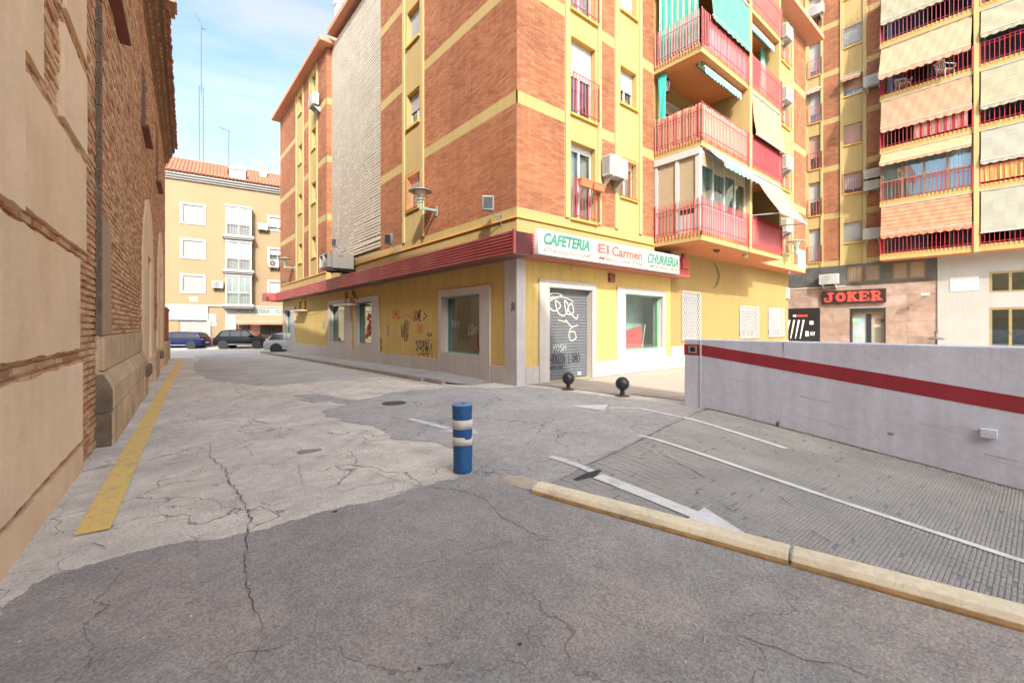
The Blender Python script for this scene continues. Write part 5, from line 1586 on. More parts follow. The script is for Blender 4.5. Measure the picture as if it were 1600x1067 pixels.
# black marble strip with brown shutters
m = MB(); m.fb(FJ, a_r, a_l + 14, 3.945, 5.19, -.02, .115); m.build('marble_strip', M('dark_marble', (.075, .075, .072), .35, .25, 1.2, stain=(.14, .14, .13), stain_sc=1.5, stain_amt=.7), JB)
for u0, u1 in ((1324, 1348), (1351, 1375), (1394, 1419), (1420, 1446)):
    a0, a1 = ju(u1, .12), ju(u0, .12)
    m = MB(); m.fb(FJ, a0, a1, 4.12, 5.08, .1155, .135); w = m.build('strip_window', M('bronze_frame', (.16, .11, .07), .5, .1), JB)
    m = MB(); k = 8
    for i in range(k): m.fb(FJ, a0 + .08 + (a1 - a0 - .16) * i / k, a0 + .08 + (a1 - a0 - .16) * (i + .8) / k, 4.2, 5.0, .1352, .15)
    m.build('slats', M('bronze_slat', (.25, .185, .12), .5, .15), w)
MB().fb(FJ, a_r + 4, a_l + 3, 3.90, 3.965, .1, .14).build('strip_ledge', M('ledge', (.55, .45, .35), .7), JB)
# pale rendered entrance wall
pw = M('entrance_render', (0.326, 0.317, 0.295), .9, .06, 1, .3, 60, streak=.05, fine=.06)
jo = (a_r - 12, a_r - .003)
w1 = (ju(1640, .12), ju(1545.5, .12)); zt1, zb1 = FJ.pick(1546, 425, .12)[1], FJ.pick(1546, 457.5, .12)[1]
zt2 = FJ.pick(1546, 481, .12)[1]
m = MB(); m.wall(FJ, jo[0], jo[1], -1, 5.18, .12, [(w1[0], w1[1], zb1, zt1), (w1[0], w1[1], -.4, zt2)], .3); m.build('entrance_wall', pw, JB)
m = MB(); m.fb(FJ, a_r - .06, a_r, -1, 5.18, .08, .15); m.build('corner_strip', pw, JB)
brass = M('brass', (.36, .27, .13), .4, .1, metal=.5)
for b, t, nm in ((zb1, zt1, 'entrance_window'), (-.4, zt2, 'entrance_door')):
    m = MB(); m.fb(FJ, w1[0], w1[1], t - .10, t, .0, .10); m.fb(FJ, w1[0], w1[1], b, b + .09, .0, .10)
    for f in (0, .36, .72, 1):
        a = w1[1] - .05 - (w1[1] - w1[0] - .1) * f; m.fb(FJ, a - .05, a + .05, b + .09, t - .10, .0, .10)
    w = m.build(nm, brass, JB)
    MB().fb(FJ, w1[0] + .1, w1[1] - .1, b + .09, t - .1, .03, .036).build('pane', glz_d, w)
    m = MB(); m.add([FJ.pt(w1[0] - .2, b - .1, -.8), FJ.pt(w1[1] + .2, b - .1, -.8), FJ.pt(w1[1] + .2, t + .2, -.8), FJ.pt(w1[0] - .2, t + .2, -.8)], [(0, 1, 2, 3)]); m.build('lobby_back', M('lobby', (.20, .14, .085), .8, .4, 1.2), w)
AP = AP_
def plant(name, label, loc, h, w, n, mat, seed):
    r = random.Random(seed)
    p = thing(name, label, 'plant', loc)
    m = MB(); m.lathe((0, 0, 0), [(.12, 0), (.17, .28), (.18, .3), (.15, .3), (.14, .26)], 14); m.build('pot', M('terracotta', (.36, .15, .08), .8, .1), p, local=True)
    m = MB()
    for i in range(n):
        an, el = r.uniform(0, 6.28), r.uniform(.2, 1.4)
        b = Vector((0, 0, .28 + r.uniform(0, h * .5)))
        d = Vector((math.cos(an) * math.cos(el), math.sin(an) * math.cos(el), math.sin(el)))
        L = r.uniform(.35, .6) * h * .8; s_ = Vector((-math.sin(an), math.cos(an), 0)) * r.uniform(.03, .06)
        md = b + d * L * .6 + Vector((0, 0, .02)); tp = b + d * L * Vector((1, 1, .8)).length / 1.6
        m.add([tuple(b), tuple(md + s_), tuple(tp), tuple(md - s_)], [(0, 1, 2, 3)])
    m.build('leaves', mat, p, local=True)
    return p
leaf = M('pot_leaf', (.05, .11, .04), .5, .3, 6)
plant('potted_plant', 'leafy pot plant standing behind the glass of the brass entrance door', FJ.pt(w1[1] - .7, .0, -.25), 1.7, .5, 60, leaf, 4)

# ------------------------------------------------------------------ cream building across the end of the street
FB = thing('apartment_building', 'cream four storey house with tiled roof and white windows closing the end of the street', 'building', tuple(FF.o))
fa = lambda u, n=0.0: FF.A(u, n)
fz_ = lambda u, v, n=0.0: FF.pick(u, v, n)[1]
cream_w = M('cream_wall', (0.270, 0.194, 0.110), .9, .05, .6, .05, 40, streak=.03)
whit = M('white_trim', (0.326, 0.321, 0.312), .75, .04, 1)
ZE = fz_(256, 277)
GB = -.37
hL = []
for v0, v1 in ((321, 347.5), (376.5, 401.5), (431.5, 455)):
    hL.append((fa(285.5), fa(317.5), fz_(301, v1), fz_(301, v0)))
hBk = []
for v0, v1 in ((326.5, 366), (380.5, 419), (433, 472)):
    hBk.append((fa(353), fa(391.5), fz_(372, v1 + 2), fz_(372, v0)))
hR = []
for v0, v1 in ((340.5, 358.5), (390, 412), (441, 462)):
    hR.append((fa(421.5), fa(446), fz_(430, v1), fz_(430, v0)))
m = MB(); m.wall(FF, -14, 30, fz_(300, 480), ZE, 0, hL + hBk + hR, .2); m.build('wall', cream_w, FB)
zc0 = fz_(300, 478)
gate = (fa(280), fa(323), GB, fz_(300, 500)); shop = (fa(366), fa(440) + 4, GB + .4, fz_(400, 486))
m = MB(); m.wall(FF, -14, 30, -1.2, zc0, .0, [gate, shop], .3); m.build('ground_wall', M('cream_ground', (0.270, 0.194, 0.110), .9, .05, .6), FB)
m = MB(); m.fb(FF, -14, 30, zc0 - .02, zc0 + .13, .0, .10)
m.fb(FF, -14, 30, ZE, ZE + .16, .0, .18); m.fb(FF, -14, 30, ZE + .161, ZE + .34, .0, .34); m.fb(FF, -14, 30, ZE + .341, ZE + .5, .0, .5); m.build('cornice', whit, FB)
for hh in hL + hR:
    m = MB(); t = .2
    m.fb(FF, hh[0] - t, hh[0], hh[2] - t, hh[3] + t, -.05, .05); m.fb(FF, hh[1], hh[1] + t, hh[2] - t, hh[3] + t, -.05, .05); m.fb(FF, hh[0], hh[1], hh[3], hh[3] + t, -.05, .049); m.fb(FF, hh[0], hh[1], hh[2] - t, hh[2], -.05, .051)
    m.build('window_surround', whit, FB)
AP = FB
for i, hh in enumerate(hL): window(FF, hh, 0, shut=.98, par=FB, depth=.08, sh_m=M('shutter_grey', (.27, .27, .27), .6, .03))
for i, hh in enumerate(hR): window(FF, hh, 0, shut=(.8, .3, .8)[i], par=FB, depth=.08, cur=curtain_w)
for i, hh in enumerate(hBk):
    m = MB(); n = .75
    a0, a1, z0, z1 = hh
    fl = z0 - .1
    m.fb(FF, a0 - .1, a1 + .1, z1, z1 + .12, .0, n + .05)
    m.fb(FF, a0 - .25, a1 + .25, fl - .22, fl, .0, n + .12); m.fb(FF, a0 - .15, a1 + .15, fl - .36, fl - .221, .0, n)
    for a in (a0, (a0 + a1) / 2, a1): m.fb(FF, a - .06, a + .06, fl, z1, n - .08, n)
    for zz in (fl + 1.0, z1 - .08): m.fb(FF, a0 + .06, a1 - .06, zz, zz + .08, n - .075, n - .005)
    for a in (a0 + (a1 - a0) * .25, a0 + (a1 - a0) * .75): m.fb(FF, a - .025, a + .025, fl + 1.08, z1 - .08, n - .06, n - .02)
    m.fb(FF, a0 - .03, a0 + .03, fl, z1, .0, n - .09); m.fb(FF, a1 - .03, a1 + .03, fl, z1, .0, n - .09)
    bw = m.build('bay_window', whit, FB)
    for j in range(4):
        p, q = a0 + (a1 - a0) * j / 4 + .06, a0 + (a1 - a0) * (j + 1) / 4 - .06
        MB().fb(FF, p, q, fl + 1.08, z1 - .08, n - .05, n - .044).build('pane', glz, bw)
        m = MB(); m.folds(FF, p, q, fl + 1.1, z1 - .1, n - .2, 4, .03); m.build('curtain', M('grey_curtain', (.20, .215, .22), .9) if (i, j) not in ((0, 1), (0, 2), (1, 2), (2, 0)) else M('blue_curtain', (.06, .09, .15), .8), bw)
    m = MB()
    for q in range(15):
        a = a0 + .1 + (a1 - a0 - .2) * q / 14; m.fb(FF, a - .018, a + .018, fl, fl + 1.0, n - .03, n)
    m.build('balusters', whit, bw)
    MB().fb(FF, a0 + .06, a1 - .06, fl + .02, fl + .98, n - .3, n - .28).build('panel', M('green_panel', (.13, .20, .16), .7, .1) if i == 2 else M('grey_panel', (.16, .16, .16), .7, .1), bw)
AP = AP_
# tiled roof, dormer, chimney
m = MB()
ZR = ZE + .52
run, rise = 4.2, 2.25
P_ = lambda a, f, dz=0: FF.pt(a, ZR + rise * f + dz, .62 - run * f)
m.add([P_(-14, 0), P_(30, 0), P_(30, 1), P_(-14, 1)], [(0, 1, 2, 3)]); m.add([P_(-14, 1), P_(30, 1), FF.pt(30, ZR, -8), FF.pt(-14, ZR, -8)], [(0, 1, 2, 3)])
rf = m.build('roof', roof_s, FB)
m = MB(); a = -14
while a < 30:
    rows = []
    for f in np.linspace(0, 1, 5):
        rows.append([FF.pt(a + .12 * math.cos(math.pi * i / 5), ZR + rise * f + .10 * math.sin(math.pi * i / 5), .64 - run * f) for i in range(6)])
    m.grid(rows); a += .27
m.path([P_(-14, 1, .06), P_(30, 1, .06)], .13, 8)
tag(m.build('tile_rows', M('tile_red', (.36, .125, .07), .8, .18, 1.5, .1, 30), rf), kind='stuff')
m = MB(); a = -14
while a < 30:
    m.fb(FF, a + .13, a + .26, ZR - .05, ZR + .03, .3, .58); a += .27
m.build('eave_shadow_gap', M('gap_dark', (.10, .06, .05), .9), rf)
d0, d1 = fa(358, .3), fa(384, .3); dzb, dzt = fz_(372, 289, .3), fz_(372, 266, .3)
m = MB(); m.fb(FF, d0, d1, dzb, dzt, -2.2, .3)
m.fprism(FF, [(d0 - .12, dzt), (d1 + .12, dzt), ((d0 + d1) / 2 + .3, dzt + .42), ((d0 + d1) / 2, dzt + .62), ((d0 + d1) / 2 - .3, dzt + .42)], -2.2, .36)
dm = m.build('dormer', whit, FB)
m = MB(); m.corrug(FF, d0 + .32, d1 - .32, dzb + .38, dzt - .1, .312, .06, .006); m.build('roller_shutter', M('shutter_grey', (.56, .55, .54), .6), dm)
MB().fb(FF, d0 + .3, d1 - .3, dzb + .15, dzb + .36, .301, .31).build('pane', blue_gl, dm)
c0, c1_ = fa(406, -2.0), fa(416.5, -2.0)
cz0, cz1 = fz_(411, 276, -2.0), fz_(411, 263, -2.0)
m = MB(); m.fb(FF, c0, c1_, cz0 - 1.2, cz1, -2.6, -2.0); ch = m.build('chimney', whit, FB)
MB().fb(FF, c0 + .08, c1_ - .08, cz1, cz1 + .4, -2.5, -2.1).build('chimney_pot', M('pot_brown', (.30, .20, .14), .8), ch)
# ground floor: arched portal, gate, shop
pm = MB()
p0, p1 = fa(250, .05), fa(325, .05); pt = fz_(300, 478.5, .05); pg = fz_(300, 500, .05)
pm.fprism(FF, [(p0, pg), (p1, pg), (p1, pt), (p0, pt)], .002, .12); pm.fb(FF, fa(323), fa(329), GB - .3, pg, .002, .12)
pr = pm.build('portal', whit, FB)
a_, z_ = FF.pick(302, 485, .12)
m = MB(); m.fprism(FF, [(a_ + 1.05 * math.cos(t * math.pi / 12), z_ + .45 * math.sin(t * math.pi / 12)) for t in range(24)], .1205, .13); m.build('oval_window', M('oval_grey', (.30, .36, .33), .3, .2, 2), pr)
gm = MB(); k = 22
for i in range(k + 1):
    a = gate[0] + .05 + (gate[1] - gate[0] - .1) * i / k; gm.fb(FF, a - .035, a + .035, gate[2], gate[3], -.12, -.06)
gm.fb(FF, gate[0], gate[1], gate[3] - .12, gate[3], -.13, -.05); gm.fb(FF, gate[0], gate[1], (gate[2] + gate[3]) / 2, (gate[2] + gate[3]) / 2 + .1, -.13, -.05)
gt = gm.build('gate', whit, FB)
m = MB(); c = gate[0] + (gate[1] - gate[0]) * .45
m.fb(FF, gate[0] + .05, c, gate[2], gate[3] - .1, -.3, -.2); m.build('gate_back', dark_in, gt)
m = MB(); m.fb(FF, c, gate[1] - .05, gate[2], gate[3] - .1, -.3, -.2); m.build('gate_back', M('pale_green', (.42, .5, .45), .8), gt)
MB().fb(FF, fa(325), fa(338), fz_(331, 504), fz_(331, 490), .002, .04).build('white_plate', whit, FB)
MB().fb(FF, fa(329), fa(339), fz_(333, 509), fz_(333, 505), .002, .03).build('name_plate', M('plate_grey', (.5, .52, .53), .6), FB)
MB().fb(FF, fa(296), fa(309), fz_(302, 471), fz_(302, 464), .002, .03).build('wall_plate', M('plate_cream', (.62, .58, .5), .6), FB)
MB().fb(FF, fa(352), fa(369), GB - .3, fz_(360, 482), .002, .10).build('shop_pilaster', whit, FB)
m = MB(); m.fb(FF, shop[0], shop[1], GB - .3, shop[2], -.2, .06); m.build('shop_base', M('shop_base', (.5, .33, .25), .8), FB)
for i, (u0, u1) in enumerate(((373, 391), (407, 424), (425, 445))):
    m = MB(); m.fb(FF, fa(u0), fa(u1), fz_(400, 526), fz_(400, 507), -.25, -.2); m.build('shop_window', M('shop_dark', (.06, .045, .035), .3, .5, 2), FB)
m = MB(); m.fb(FF, shop[0] - .5, shop[1], shop[2], shop[3], -.35, -.30); m.build('shop_back', M('shop_pink', (.60, .33, .26), .7, .1), FB)
# pavement in front
m = MB()
for a0 in range(-14, 30, 2):
    m.hexa([FF.pt(a0, GB - .2, .0), FF.pt(a0 + 2, GB - .2, .0), FF.pt(a0 + 2, GB - .2, 2.0), FF.pt(a0, GB - .2, 2.0), FF.pt(a0, GB + .10, .0), FF.pt(a0 + 2, GB + .10, .0), FF.pt(a0 + 2, GB + .10, 2.0), FF.pt(a0, GB + .10, 2.0)])
tag(m.build('sidewalk', walk_m), kind='structure')

# ------------------------------------------------------------------ cars
def car(label, paint, loc, rot, L, Wd, Hh, kind='suv'):
    c = thing('parked_car', label, 'car', loc, rot)
    # side profile, x forward from the rear, z up
    if kind == 'suv':
        low = [(-.49, .20), (-.50, .42), (-.485, .55), (-.44, .62), (.18, .63), (.30, .60), (.44, .54), (.49, .44), (.495, .24), (.47, .17), (-.47, .17)]
        cab = [(-.455, .60), (-.36, .93), (-.26, .985), (.0, 1.0), (.10, .95), (.27, .61)]
    elif kind == 'estate':
        low = [(-.49, .22), (-.495, .42), (-.48, .58), (-.46, .64), (.18, .64), (.30, .60), (.45, .52), (.49, .42), (.495, .25), (.47, .16), (-.47, .16)]
        cab = [(-.475, .62), (-.42, .90), (-.36, .97), (.0, 1.0), (.10, .96), (.27, .62)]
    else:
        low = [(-.49, .22), (-.50, .42), (-.48, .58), (-.45, .65), (.16, .65), (.30, .60), (.45, .52), (.49, .42), (.495, .25), (.47, .17), (-.47, .17)]
        cab = [(-.465, .63), (-.36, .93), (-.28, .985), (-.02, 1.0), (.08, .95), (.25, .62)]
    S = lambda p, y: (p[0] * L, y, p[1] * Hh)
    def loft(pr, widths):
        m = MB(); n = len(pr)
        vs_ = []
        for y in (-1, 1):
            for p, w in zip(pr, widths): vs_.append(S(p, y * w * Wd / 2))
        f = [tuple(range(n)), tuple(range(2 * n - 1, n - 1, -1))] + [(i, (i + 1) % n, (i + 1) % n + n, i + n) for i in range(n)]
        m.add(vs_, f); return m
    wl = [.96, .99, 1, .97, .97, .97, .95, .92, .93, .93, .95]
    b = loft(low, wl).build('body', paint, c, local=True, bevel=.05, smooth=True)
    wc_ = [.93, .80, .76, .75, .78, .92]
    loft(cab, wc_).build('cabin', paint, c, local=True, bevel=.04, smooth=True)
    gl = M('car_glass', (.012, .014, .018), .12, 0, spec=.4)
    def lerp(p, q, t): return (p[0] + (q[0] - p[0]) * t, p[1] + (q[1] - p[1]) * t)
    for y in (-1, 1):                                                # side glass in two or three lights
        z0_, z1_ = .645, .93
        xs = [(-.38 if kind == 'suv' else -.42, -.20), (-.18, .0), (.02, .20)]
        for i, (x0_, x1_) in enumerate(xs):
            t0 = x0_ + (.06 if i == 0 else 0); t1 = x1_ - (.11 if i == 2 else 0)
            yb, yt = y * (.93 * Wd / 2 + .004), y * (.79 * Wd / 2 + .006)
            q = [(x0_ * L, yb, z0_ * Hh), (x1_ * L, yb, z0_ * Hh), (t1 * L, yt, z1_ * Hh), (t0 * L, yt, z1_ * Hh)]
            MB().prism(q, (0, -y * .03, 0)).build('side_window', gl, c, local=True)
    for (p, q, nm) in ((cab[4], cab[5], 'windscreen'), (cab[1], cab[0], 'rear_window')):
        a0, b0 = lerp(p, q, .1), lerp(p, q, .88)
        o = .012 if nm == 'windscreen' else -.012
        q_ = [(a0[0] * L + o, -.66 * Wd / 2, a0[1] * Hh + .012), (a0[0] * L + o, .66 * Wd / 2, a0[1] * Hh + .012), (b0[0] * L + o, .80 * Wd / 2, b0[1] * Hh + .012), (b0[0] * L + o, -.80 * Wd / 2, b0[1] * Hh + .012)]
        MB().prism(q_, (-o * 2, 0, -.03)).build(nm, gl, c, local=True)
    r = .33 if kind == 'suv' else .31
    ty = M('tyre', (.02, .02, .02), .85, .1); rim = M('alloy', (.55, .56, .57), .35, .05, metal=.6)
    for x in (-.31, .31):
        for y in (-1, 1):
            m = MB(); m.lathe((x * L, y * (Wd / 2 - .12) - .11, r), [(r * .66, 0), (r * .96, .01), (r, .05), (r, .17), (r * .96, .21), (r * .66, .22)], 22, 'Y'); w = m.build('wheel', ty, c, local=True, smooth=False)
            m = MB(); yo = y * (Wd / 2 - .12) + y * .085
            for k in range(8):
                an = k * math.pi / 4; d = Vector((math.cos(an), 0, math.sin(an))); e = Vector((-math.sin(an), 0, math.cos(an))) * .035
                p0 = Vector((x * L, yo, r)) + d * .04; p1 = Vector((x * L, yo, r)) + d * r * .64
                m.prism([tuple(p0 + e), tuple(p1 + e * .7), tuple(p1 - e * .7), tuple(p0 - e)], (0, y * .025, 0))
            m.lathe((x * L, yo - .01, r), [(.06, -.015), (.06, .045)], 12, 'Y')
            m.build('rim', rim, w, local=True)
            m = MB(); m.lathe((x * L, y * (Wd / 2 - .035) - .04, r), [(r + .05, 0), (r + .05, .08)], 22, 'Y'); m.build('wheel_arch', M('arch_black', (.015, .015, .016), .8), c, local=True)
    for y in (-1, 1):
        MB().box(-.497 * L, -.462 * L, y * Wd * .47 - .02 - (.2 if y > 0 else 0), y * Wd * .47 + .02 + (.2 if y < 0 else 0), .50 * Hh, .585 * Hh).build('tail_light', M('tail_red', (.45, .02, .02), .25), c, local=True, bevel=.015)
        MB().box(.455 * L, .488 * L, y * Wd * .44 - .02 - (.25 if y > 0 else 0), y * Wd * .44 + .02 + (.25 if y < 0 else 0), .44 * Hh, .51 * Hh).build('headlight', alu_g, c, local=True, bevel=.015)
        MB().box(-.25 * L, .23 * L, y * Wd / 2 * .985 - .01, y * Wd / 2 * .985 + .01, .215 * Hh, .235 * Hh).build('side_trim', alu_g, c, local=True)
        MB().box(.16 * L, .20 * L, y * (Wd / 2 + .06) - .08, y * (Wd / 2 + .06) + .06, .62 * Hh, .70 * Hh).build('mirror', paint, c, local=True, bevel=.02)
        for xx in (-.14, .06): MB().box(xx * L, (xx + .035) * L, y * Wd / 2 * .965 - .015, y * Wd / 2 * .965 + .018, .54 * Hh, .56 * Hh).build('door_handle', paint, c, local=True)
    MB().box(-.503 * L, -.496 * L, -.26, .26, .34 * Hh, .40 * Hh).build('number_plate', M('plate_white', (0.490, 0.490, 0.462), .5), c, local=True)
    return c
def camw(u, d, z): r_ = (u - CXP) / FPX * d; return (r_ * CA + d * SA, -r_ * SA + d * CA, z)
ang = lambda r_, d: math.atan2(-r_ * SA + d * CA, r_ * CA + d * SA)
pk = M('car_black', (.005, .006, .009), .4, 0, spec=.15); pb = M('car_blue', (.003, .008, .05), .4, 0, spec=.2); ps = M('car_silver', (.30, .31, .34), .45, 0, metal=.2)
g_ = -.352
car('glossy black hatchback-crossover parked across the far end of the street under the shop awning', pk, camw(382, 37.3, g_ + .006), ang(.985, .17), 4.2, 1.8, 1.58)
car('dark blue estate car half hidden by the garden wall', pb, camw(277, 36.6, g_ + .006), ang(.98, .2) + math.pi, 4.5, 1.8, 1.40, 'estate')
car('silver hatchback showing only its rear at the corner of the brick block', ps, camw(466, 30.6, -.29), ang(.93, .36), 4.1, 1.76, 1.36, 'hatch')
# ------------------------------------------------------------------ signs
def fit_text(par, txt, fr, rect, mat, shear=0.0, offset=0.0, th=.006, name='lettering', pick_n=.0, proud=.004):
    """lettering stretched over the rectangle (a0, a1, z0, z1) of a facade; par sits on the facade unrotated-local"""
    a0, a1, z0, z1 = rect
    vv, ff = text_mesh(txt, 1.0, shear, offset, 1.0, th)
    xs = [p[0] for p in vv]; ys = [p[1] for p in vv]
    m = MB()
    out = []
    for x, y, d in vv:
        f = (x - min(xs)) / (max(xs) - min(xs)); g = (y - min(ys)) / (max(ys) - min(ys))
        a = a0 + (a1 - a0) * f if fr.sg > 0 else a1 - (a1 - a0) * f
        out.append(fr.pt(a, z0 + (z1 - z0) * g, pick_n + proud + d))
    m.add(out, ff)
    return m.build(name, mat, par)
def rect_of(fr, u0, u1, v0, v1, n):
    """photo box measured at its left edge"""
    a = sorted((fr.A(u0, n), fr.A(u1, n)))
    return (a[0], a[1], fr.pick(u0, v1, n)[1], fr.pick(u0, v0, n)[1])
ns = PC + .16
sa0, sa1 = FC.A(841.5, ns), FC.A(1061.5, ns)
sz1, sz0 = FC.pick(842.2, 357.5, ns)[1], FC.pick(845.4, 397, ns)[1]
SG = thing('shop_sign', 'long white cafe sign with green and faded red lettering over the roller door', 'sign', FC.pt(sa0, sz0, PC))
box_m = M('sign_box', (.62, .62, .63), .5, .06, 1, streak=.05)
MB().fb(FC, sa0, sa1, sz0, sz1, PC + .002, ns).build('sign_box', box_m, SG, bevel=.008)
MB().fb(FC, sa0 + .03, sa1 - .03, sz0 + .025, sz1 - .025, ns - .001, ns + .004).build('sign_face', M('sign_face', (0.370, 0.374, 0.370), .45, .05, 1.5, stain=(.37, .37, .36), stain_sc=2.5, stain_amt=.5), SG)
H_ = sz1 - sz0
W_ = sa1 - sa0
grn = M('letter_green', (.012, .17, .10), .6, .2, 1.2, stain=(.05, .25, .17), stain_sc=1.0, stain_amt=.8)
red_l = M('letter_red', (.42, .10, .06), .6, .12, 1.2, stain=(.44, .18, .13), stain_sc=.8, stain_amt=.8)
faint = M('letter_faint', (.42, .19, .13), .6, .1, 1.2, stain=(.44, .33, .29), stain_sc=1.0, stain_amt=.9)
fx = lambda u: FC.A(u, ns)
nn = ns + .004
fit_text(SG, 'CAFETERIA', FC, (fx(849.5), fx(921), sz0 + H_ * .42, sz0 + H_ * .90), grn, .25, .03, pick_n=nn)
fit_text(SG, 'El', FC, (fx(934), fx(951), sz0 + H_ * .44, sz0 + H_ * .86), red_l, .0, .02, pick_n=nn)
fit_text(SG, 'Carmen', FC, (fx(956), fx(1003), sz0 + H_ * .40, sz0 + H_ * .86), red_l, .0, .024, pick_n=nn)
fit_text(SG, 'CHURRERIA', FC, (fx(1012), fx(1059.5), sz0 + H_ * .34, sz0 + H_ * .84), grn, .25, .022, pick_n=nn)
fit_text(SG, 'Desayunos - Menu del Dia - Meriendas', FC, (fx(849), fx(1058), sz0 + H_ * .07, sz0 + H_ * .32), faint, .25, .018, pick_n=nn)
# neon-red arcade sign with slab letters
js = rect_of(FJ, 1284, 1384, 455.5, 475.5, .25)
JS = thing('arcade_sign', 'black sign board reading JOKER in fat red slab letters above the arcade door', 'sign', FJ.pt(js[1], js[2], .1))
MB().fb(FJ, js[0], js[1], js[2], js[3], .102, .25).build('sign_board', M('sign_black', (.03, .018, .018), .4, .1), JS, bevel=.01)
neon = M('neon_red', (.62, .07, .05), .5)
def slab(ch, a, w, z0, h, n):
    """one slab-serif letter, x to the viewer's right"""
    m = MB()
    def P(x, y): return (a - x * w, z0 + y * h)                      # J facade: right is -a
    cnt = [0]
    def st(pts, lw):
        cnt[0] += 1
        m.ribbon(FJ, [P(*p) for p in pts], lw, n + cnt[0] * .004, .004)
    t = .30 * h
    arc = lambda cx_, cy_, rx, ry, t0, t1, k=14: [(cx_ + rx * math.cos(R(t0 + (t1 - t0) * i / k)), cy_ + ry * math.sin(R(t0 + (t1 - t0) * i / k))) for i in range(k + 1)]
    sf = .14 * h
    if ch == 'J': st([(.62, .95), (.62, .32)] + arc(.38, .30, .24, .17, 0, -200), t); st([(.30, .93), (.92, .93)], sf)
    if ch == 'O': st(arc(.5, .5, .32, .36, 0, 360, 26), t)
    if ch == 'K': st([(.25, .95), (.25, .05)], t); st([(.05, .93), (.48, .93)], sf); st([(.05, .07), (.48, .07)], sf); st([(.36, .45), (.78, .92)], t * .75); st([(.45, .55), (.84, .08)], t * .85); st([(.62, .93), (.95, .93)], sf); st([(.62, .07), (1.0, .07)], sf)
    if ch == 'E': st([(.25, .95), (.25, .05)], t); st([(.05, .92), (.9, .92)], sf * 1.1); st([(.05, .08), (.92, .08)], sf * 1.1); st([(.25, .5), (.65, .5)], sf); st([(.87, .95), (.87, .7)], sf); st([(.9, .05), (.9, .32)], sf); st([(.66, .62), (.66, .38)], sf * .8)
    if ch == 'R': st([(.25, .95), (.25, .05)], t); st([(.05, .92), (.55, .92)] + arc(.55, .72, .2, .2, 90, -90) + [(.3, .5)], t * .62); st([(.05, .07), (.48, .07)], sf); st([(.52, .5), (.82, .1)], t * .8); st([(.62, .07), (1.0, .07)], sf)
    return m
lw_ = (js[1] - js[0]) * .92 / 5
for i, ch in enumerate('JOKER'):
    slab(ch, js[1] - (js[1] - js[0]) * .045 - i * lw_, lw_ * .92, js[2] + .12, (js[3] - js[2]) - .24, .256).build('letter', neon, JS)
# herbalist's sign and awning
ha0, ha1 = FF.A(369, .1), FF.A(450, .1)
hz0, hz1 = FF.pick(400, 492.5, .1)[1], FF.pick(400, 481, .1)[1]
HS = thing('shop_sign', 'white shop board with green capitals over the salmon awning at the street end', 'sign', FF.pt(ha0, hz0, .0))
MB().fb(FF, ha0, ha1, hz0, hz1, .002, .10).build('sign_board', whit, HS)
fit_text(HS, 'HERBORISTERIA', FF, (FF.A(370.5, .1), FF.A(422, .1), hz0 + .18, hz1 - .14), grn, 0, .012, pick_n=.102)
fit_text(HS, 'ECO', FF, (FF.A(431, .1), FF.A(444, .1), hz0 + .18, hz1 - .14), grn, 0, .012, pick_n=.102)
peach_c = M('salmon_cloth', (.52, .20, .12), .85, .06, 1.5)
AW = thing('awning', 'short salmon shop awning under the green lettered board at the street end', 'awning', FF.pt(ha0, hz0 - 1, .1))
m = MB(); m.cloth(FF, ha0, ha1, hz0 - .02, .10, hz0 - .62, 1.0, .03, 12, 4); m.build('canopy_cloth', peach_c, AW, solid=.01)
m = MB(); m.scallop(FF, ha0, ha1, hz0 - .63, .26, 1.0, 14); m.build('valance', peach_c, AW, solid=.008)
MB().tube(FF.pt(ha0, hz0 - .62, 1.0), FF.pt(ha1, hz0 - .62, 1.0), .025).build('front_bar', alu, AW)
# plaques
def plaque(label, fr, u0, u1, v0, v1, n, lines, cat='sign'):
    r_ = rect_of(fr, u0, u1, v0, v1, n)
    p = thing('plaque', label, cat, fr.pt(r_[0], r_[2], n))
    MB().fb(fr, r_[0], r_[1], r_[2], r_[3], n + .002, n + .02).build('plate', M('plate_white', (0.490, 0.490, 0.462), .5), p)
    m = MB(); rr_ = random.Random(int(u0))
    for i in range(lines):
        z = r_[3] - (r_[3] - r_[2]) * (.12 + .8 * i / lines); w = (r_[1] - r_[0])
        a = r_[0] + w * .08
        while a < r_[1] - w * .14:
            L = rr_.uniform(.04, .10) * w * 1.2
            m.fb(fr, a, min(a + L, r_[1] - w * .06), z - .022, z + .0, n + .0201, n + .023); a += L + w * .02
    m.build('print_lines', M('print_violet', (.32, .30, .44), .7, .2), p)
    return p
plaque('small white printed notice plate on brick at the right edge of the cafe block', FC, 1246.5, 1257.5, 389, 419, NR, 8)
plaque('wide white notice board with printed lines on the pale entrance wall', FJ, 1484, 1529.5, 434, 455.5, .12, 6)

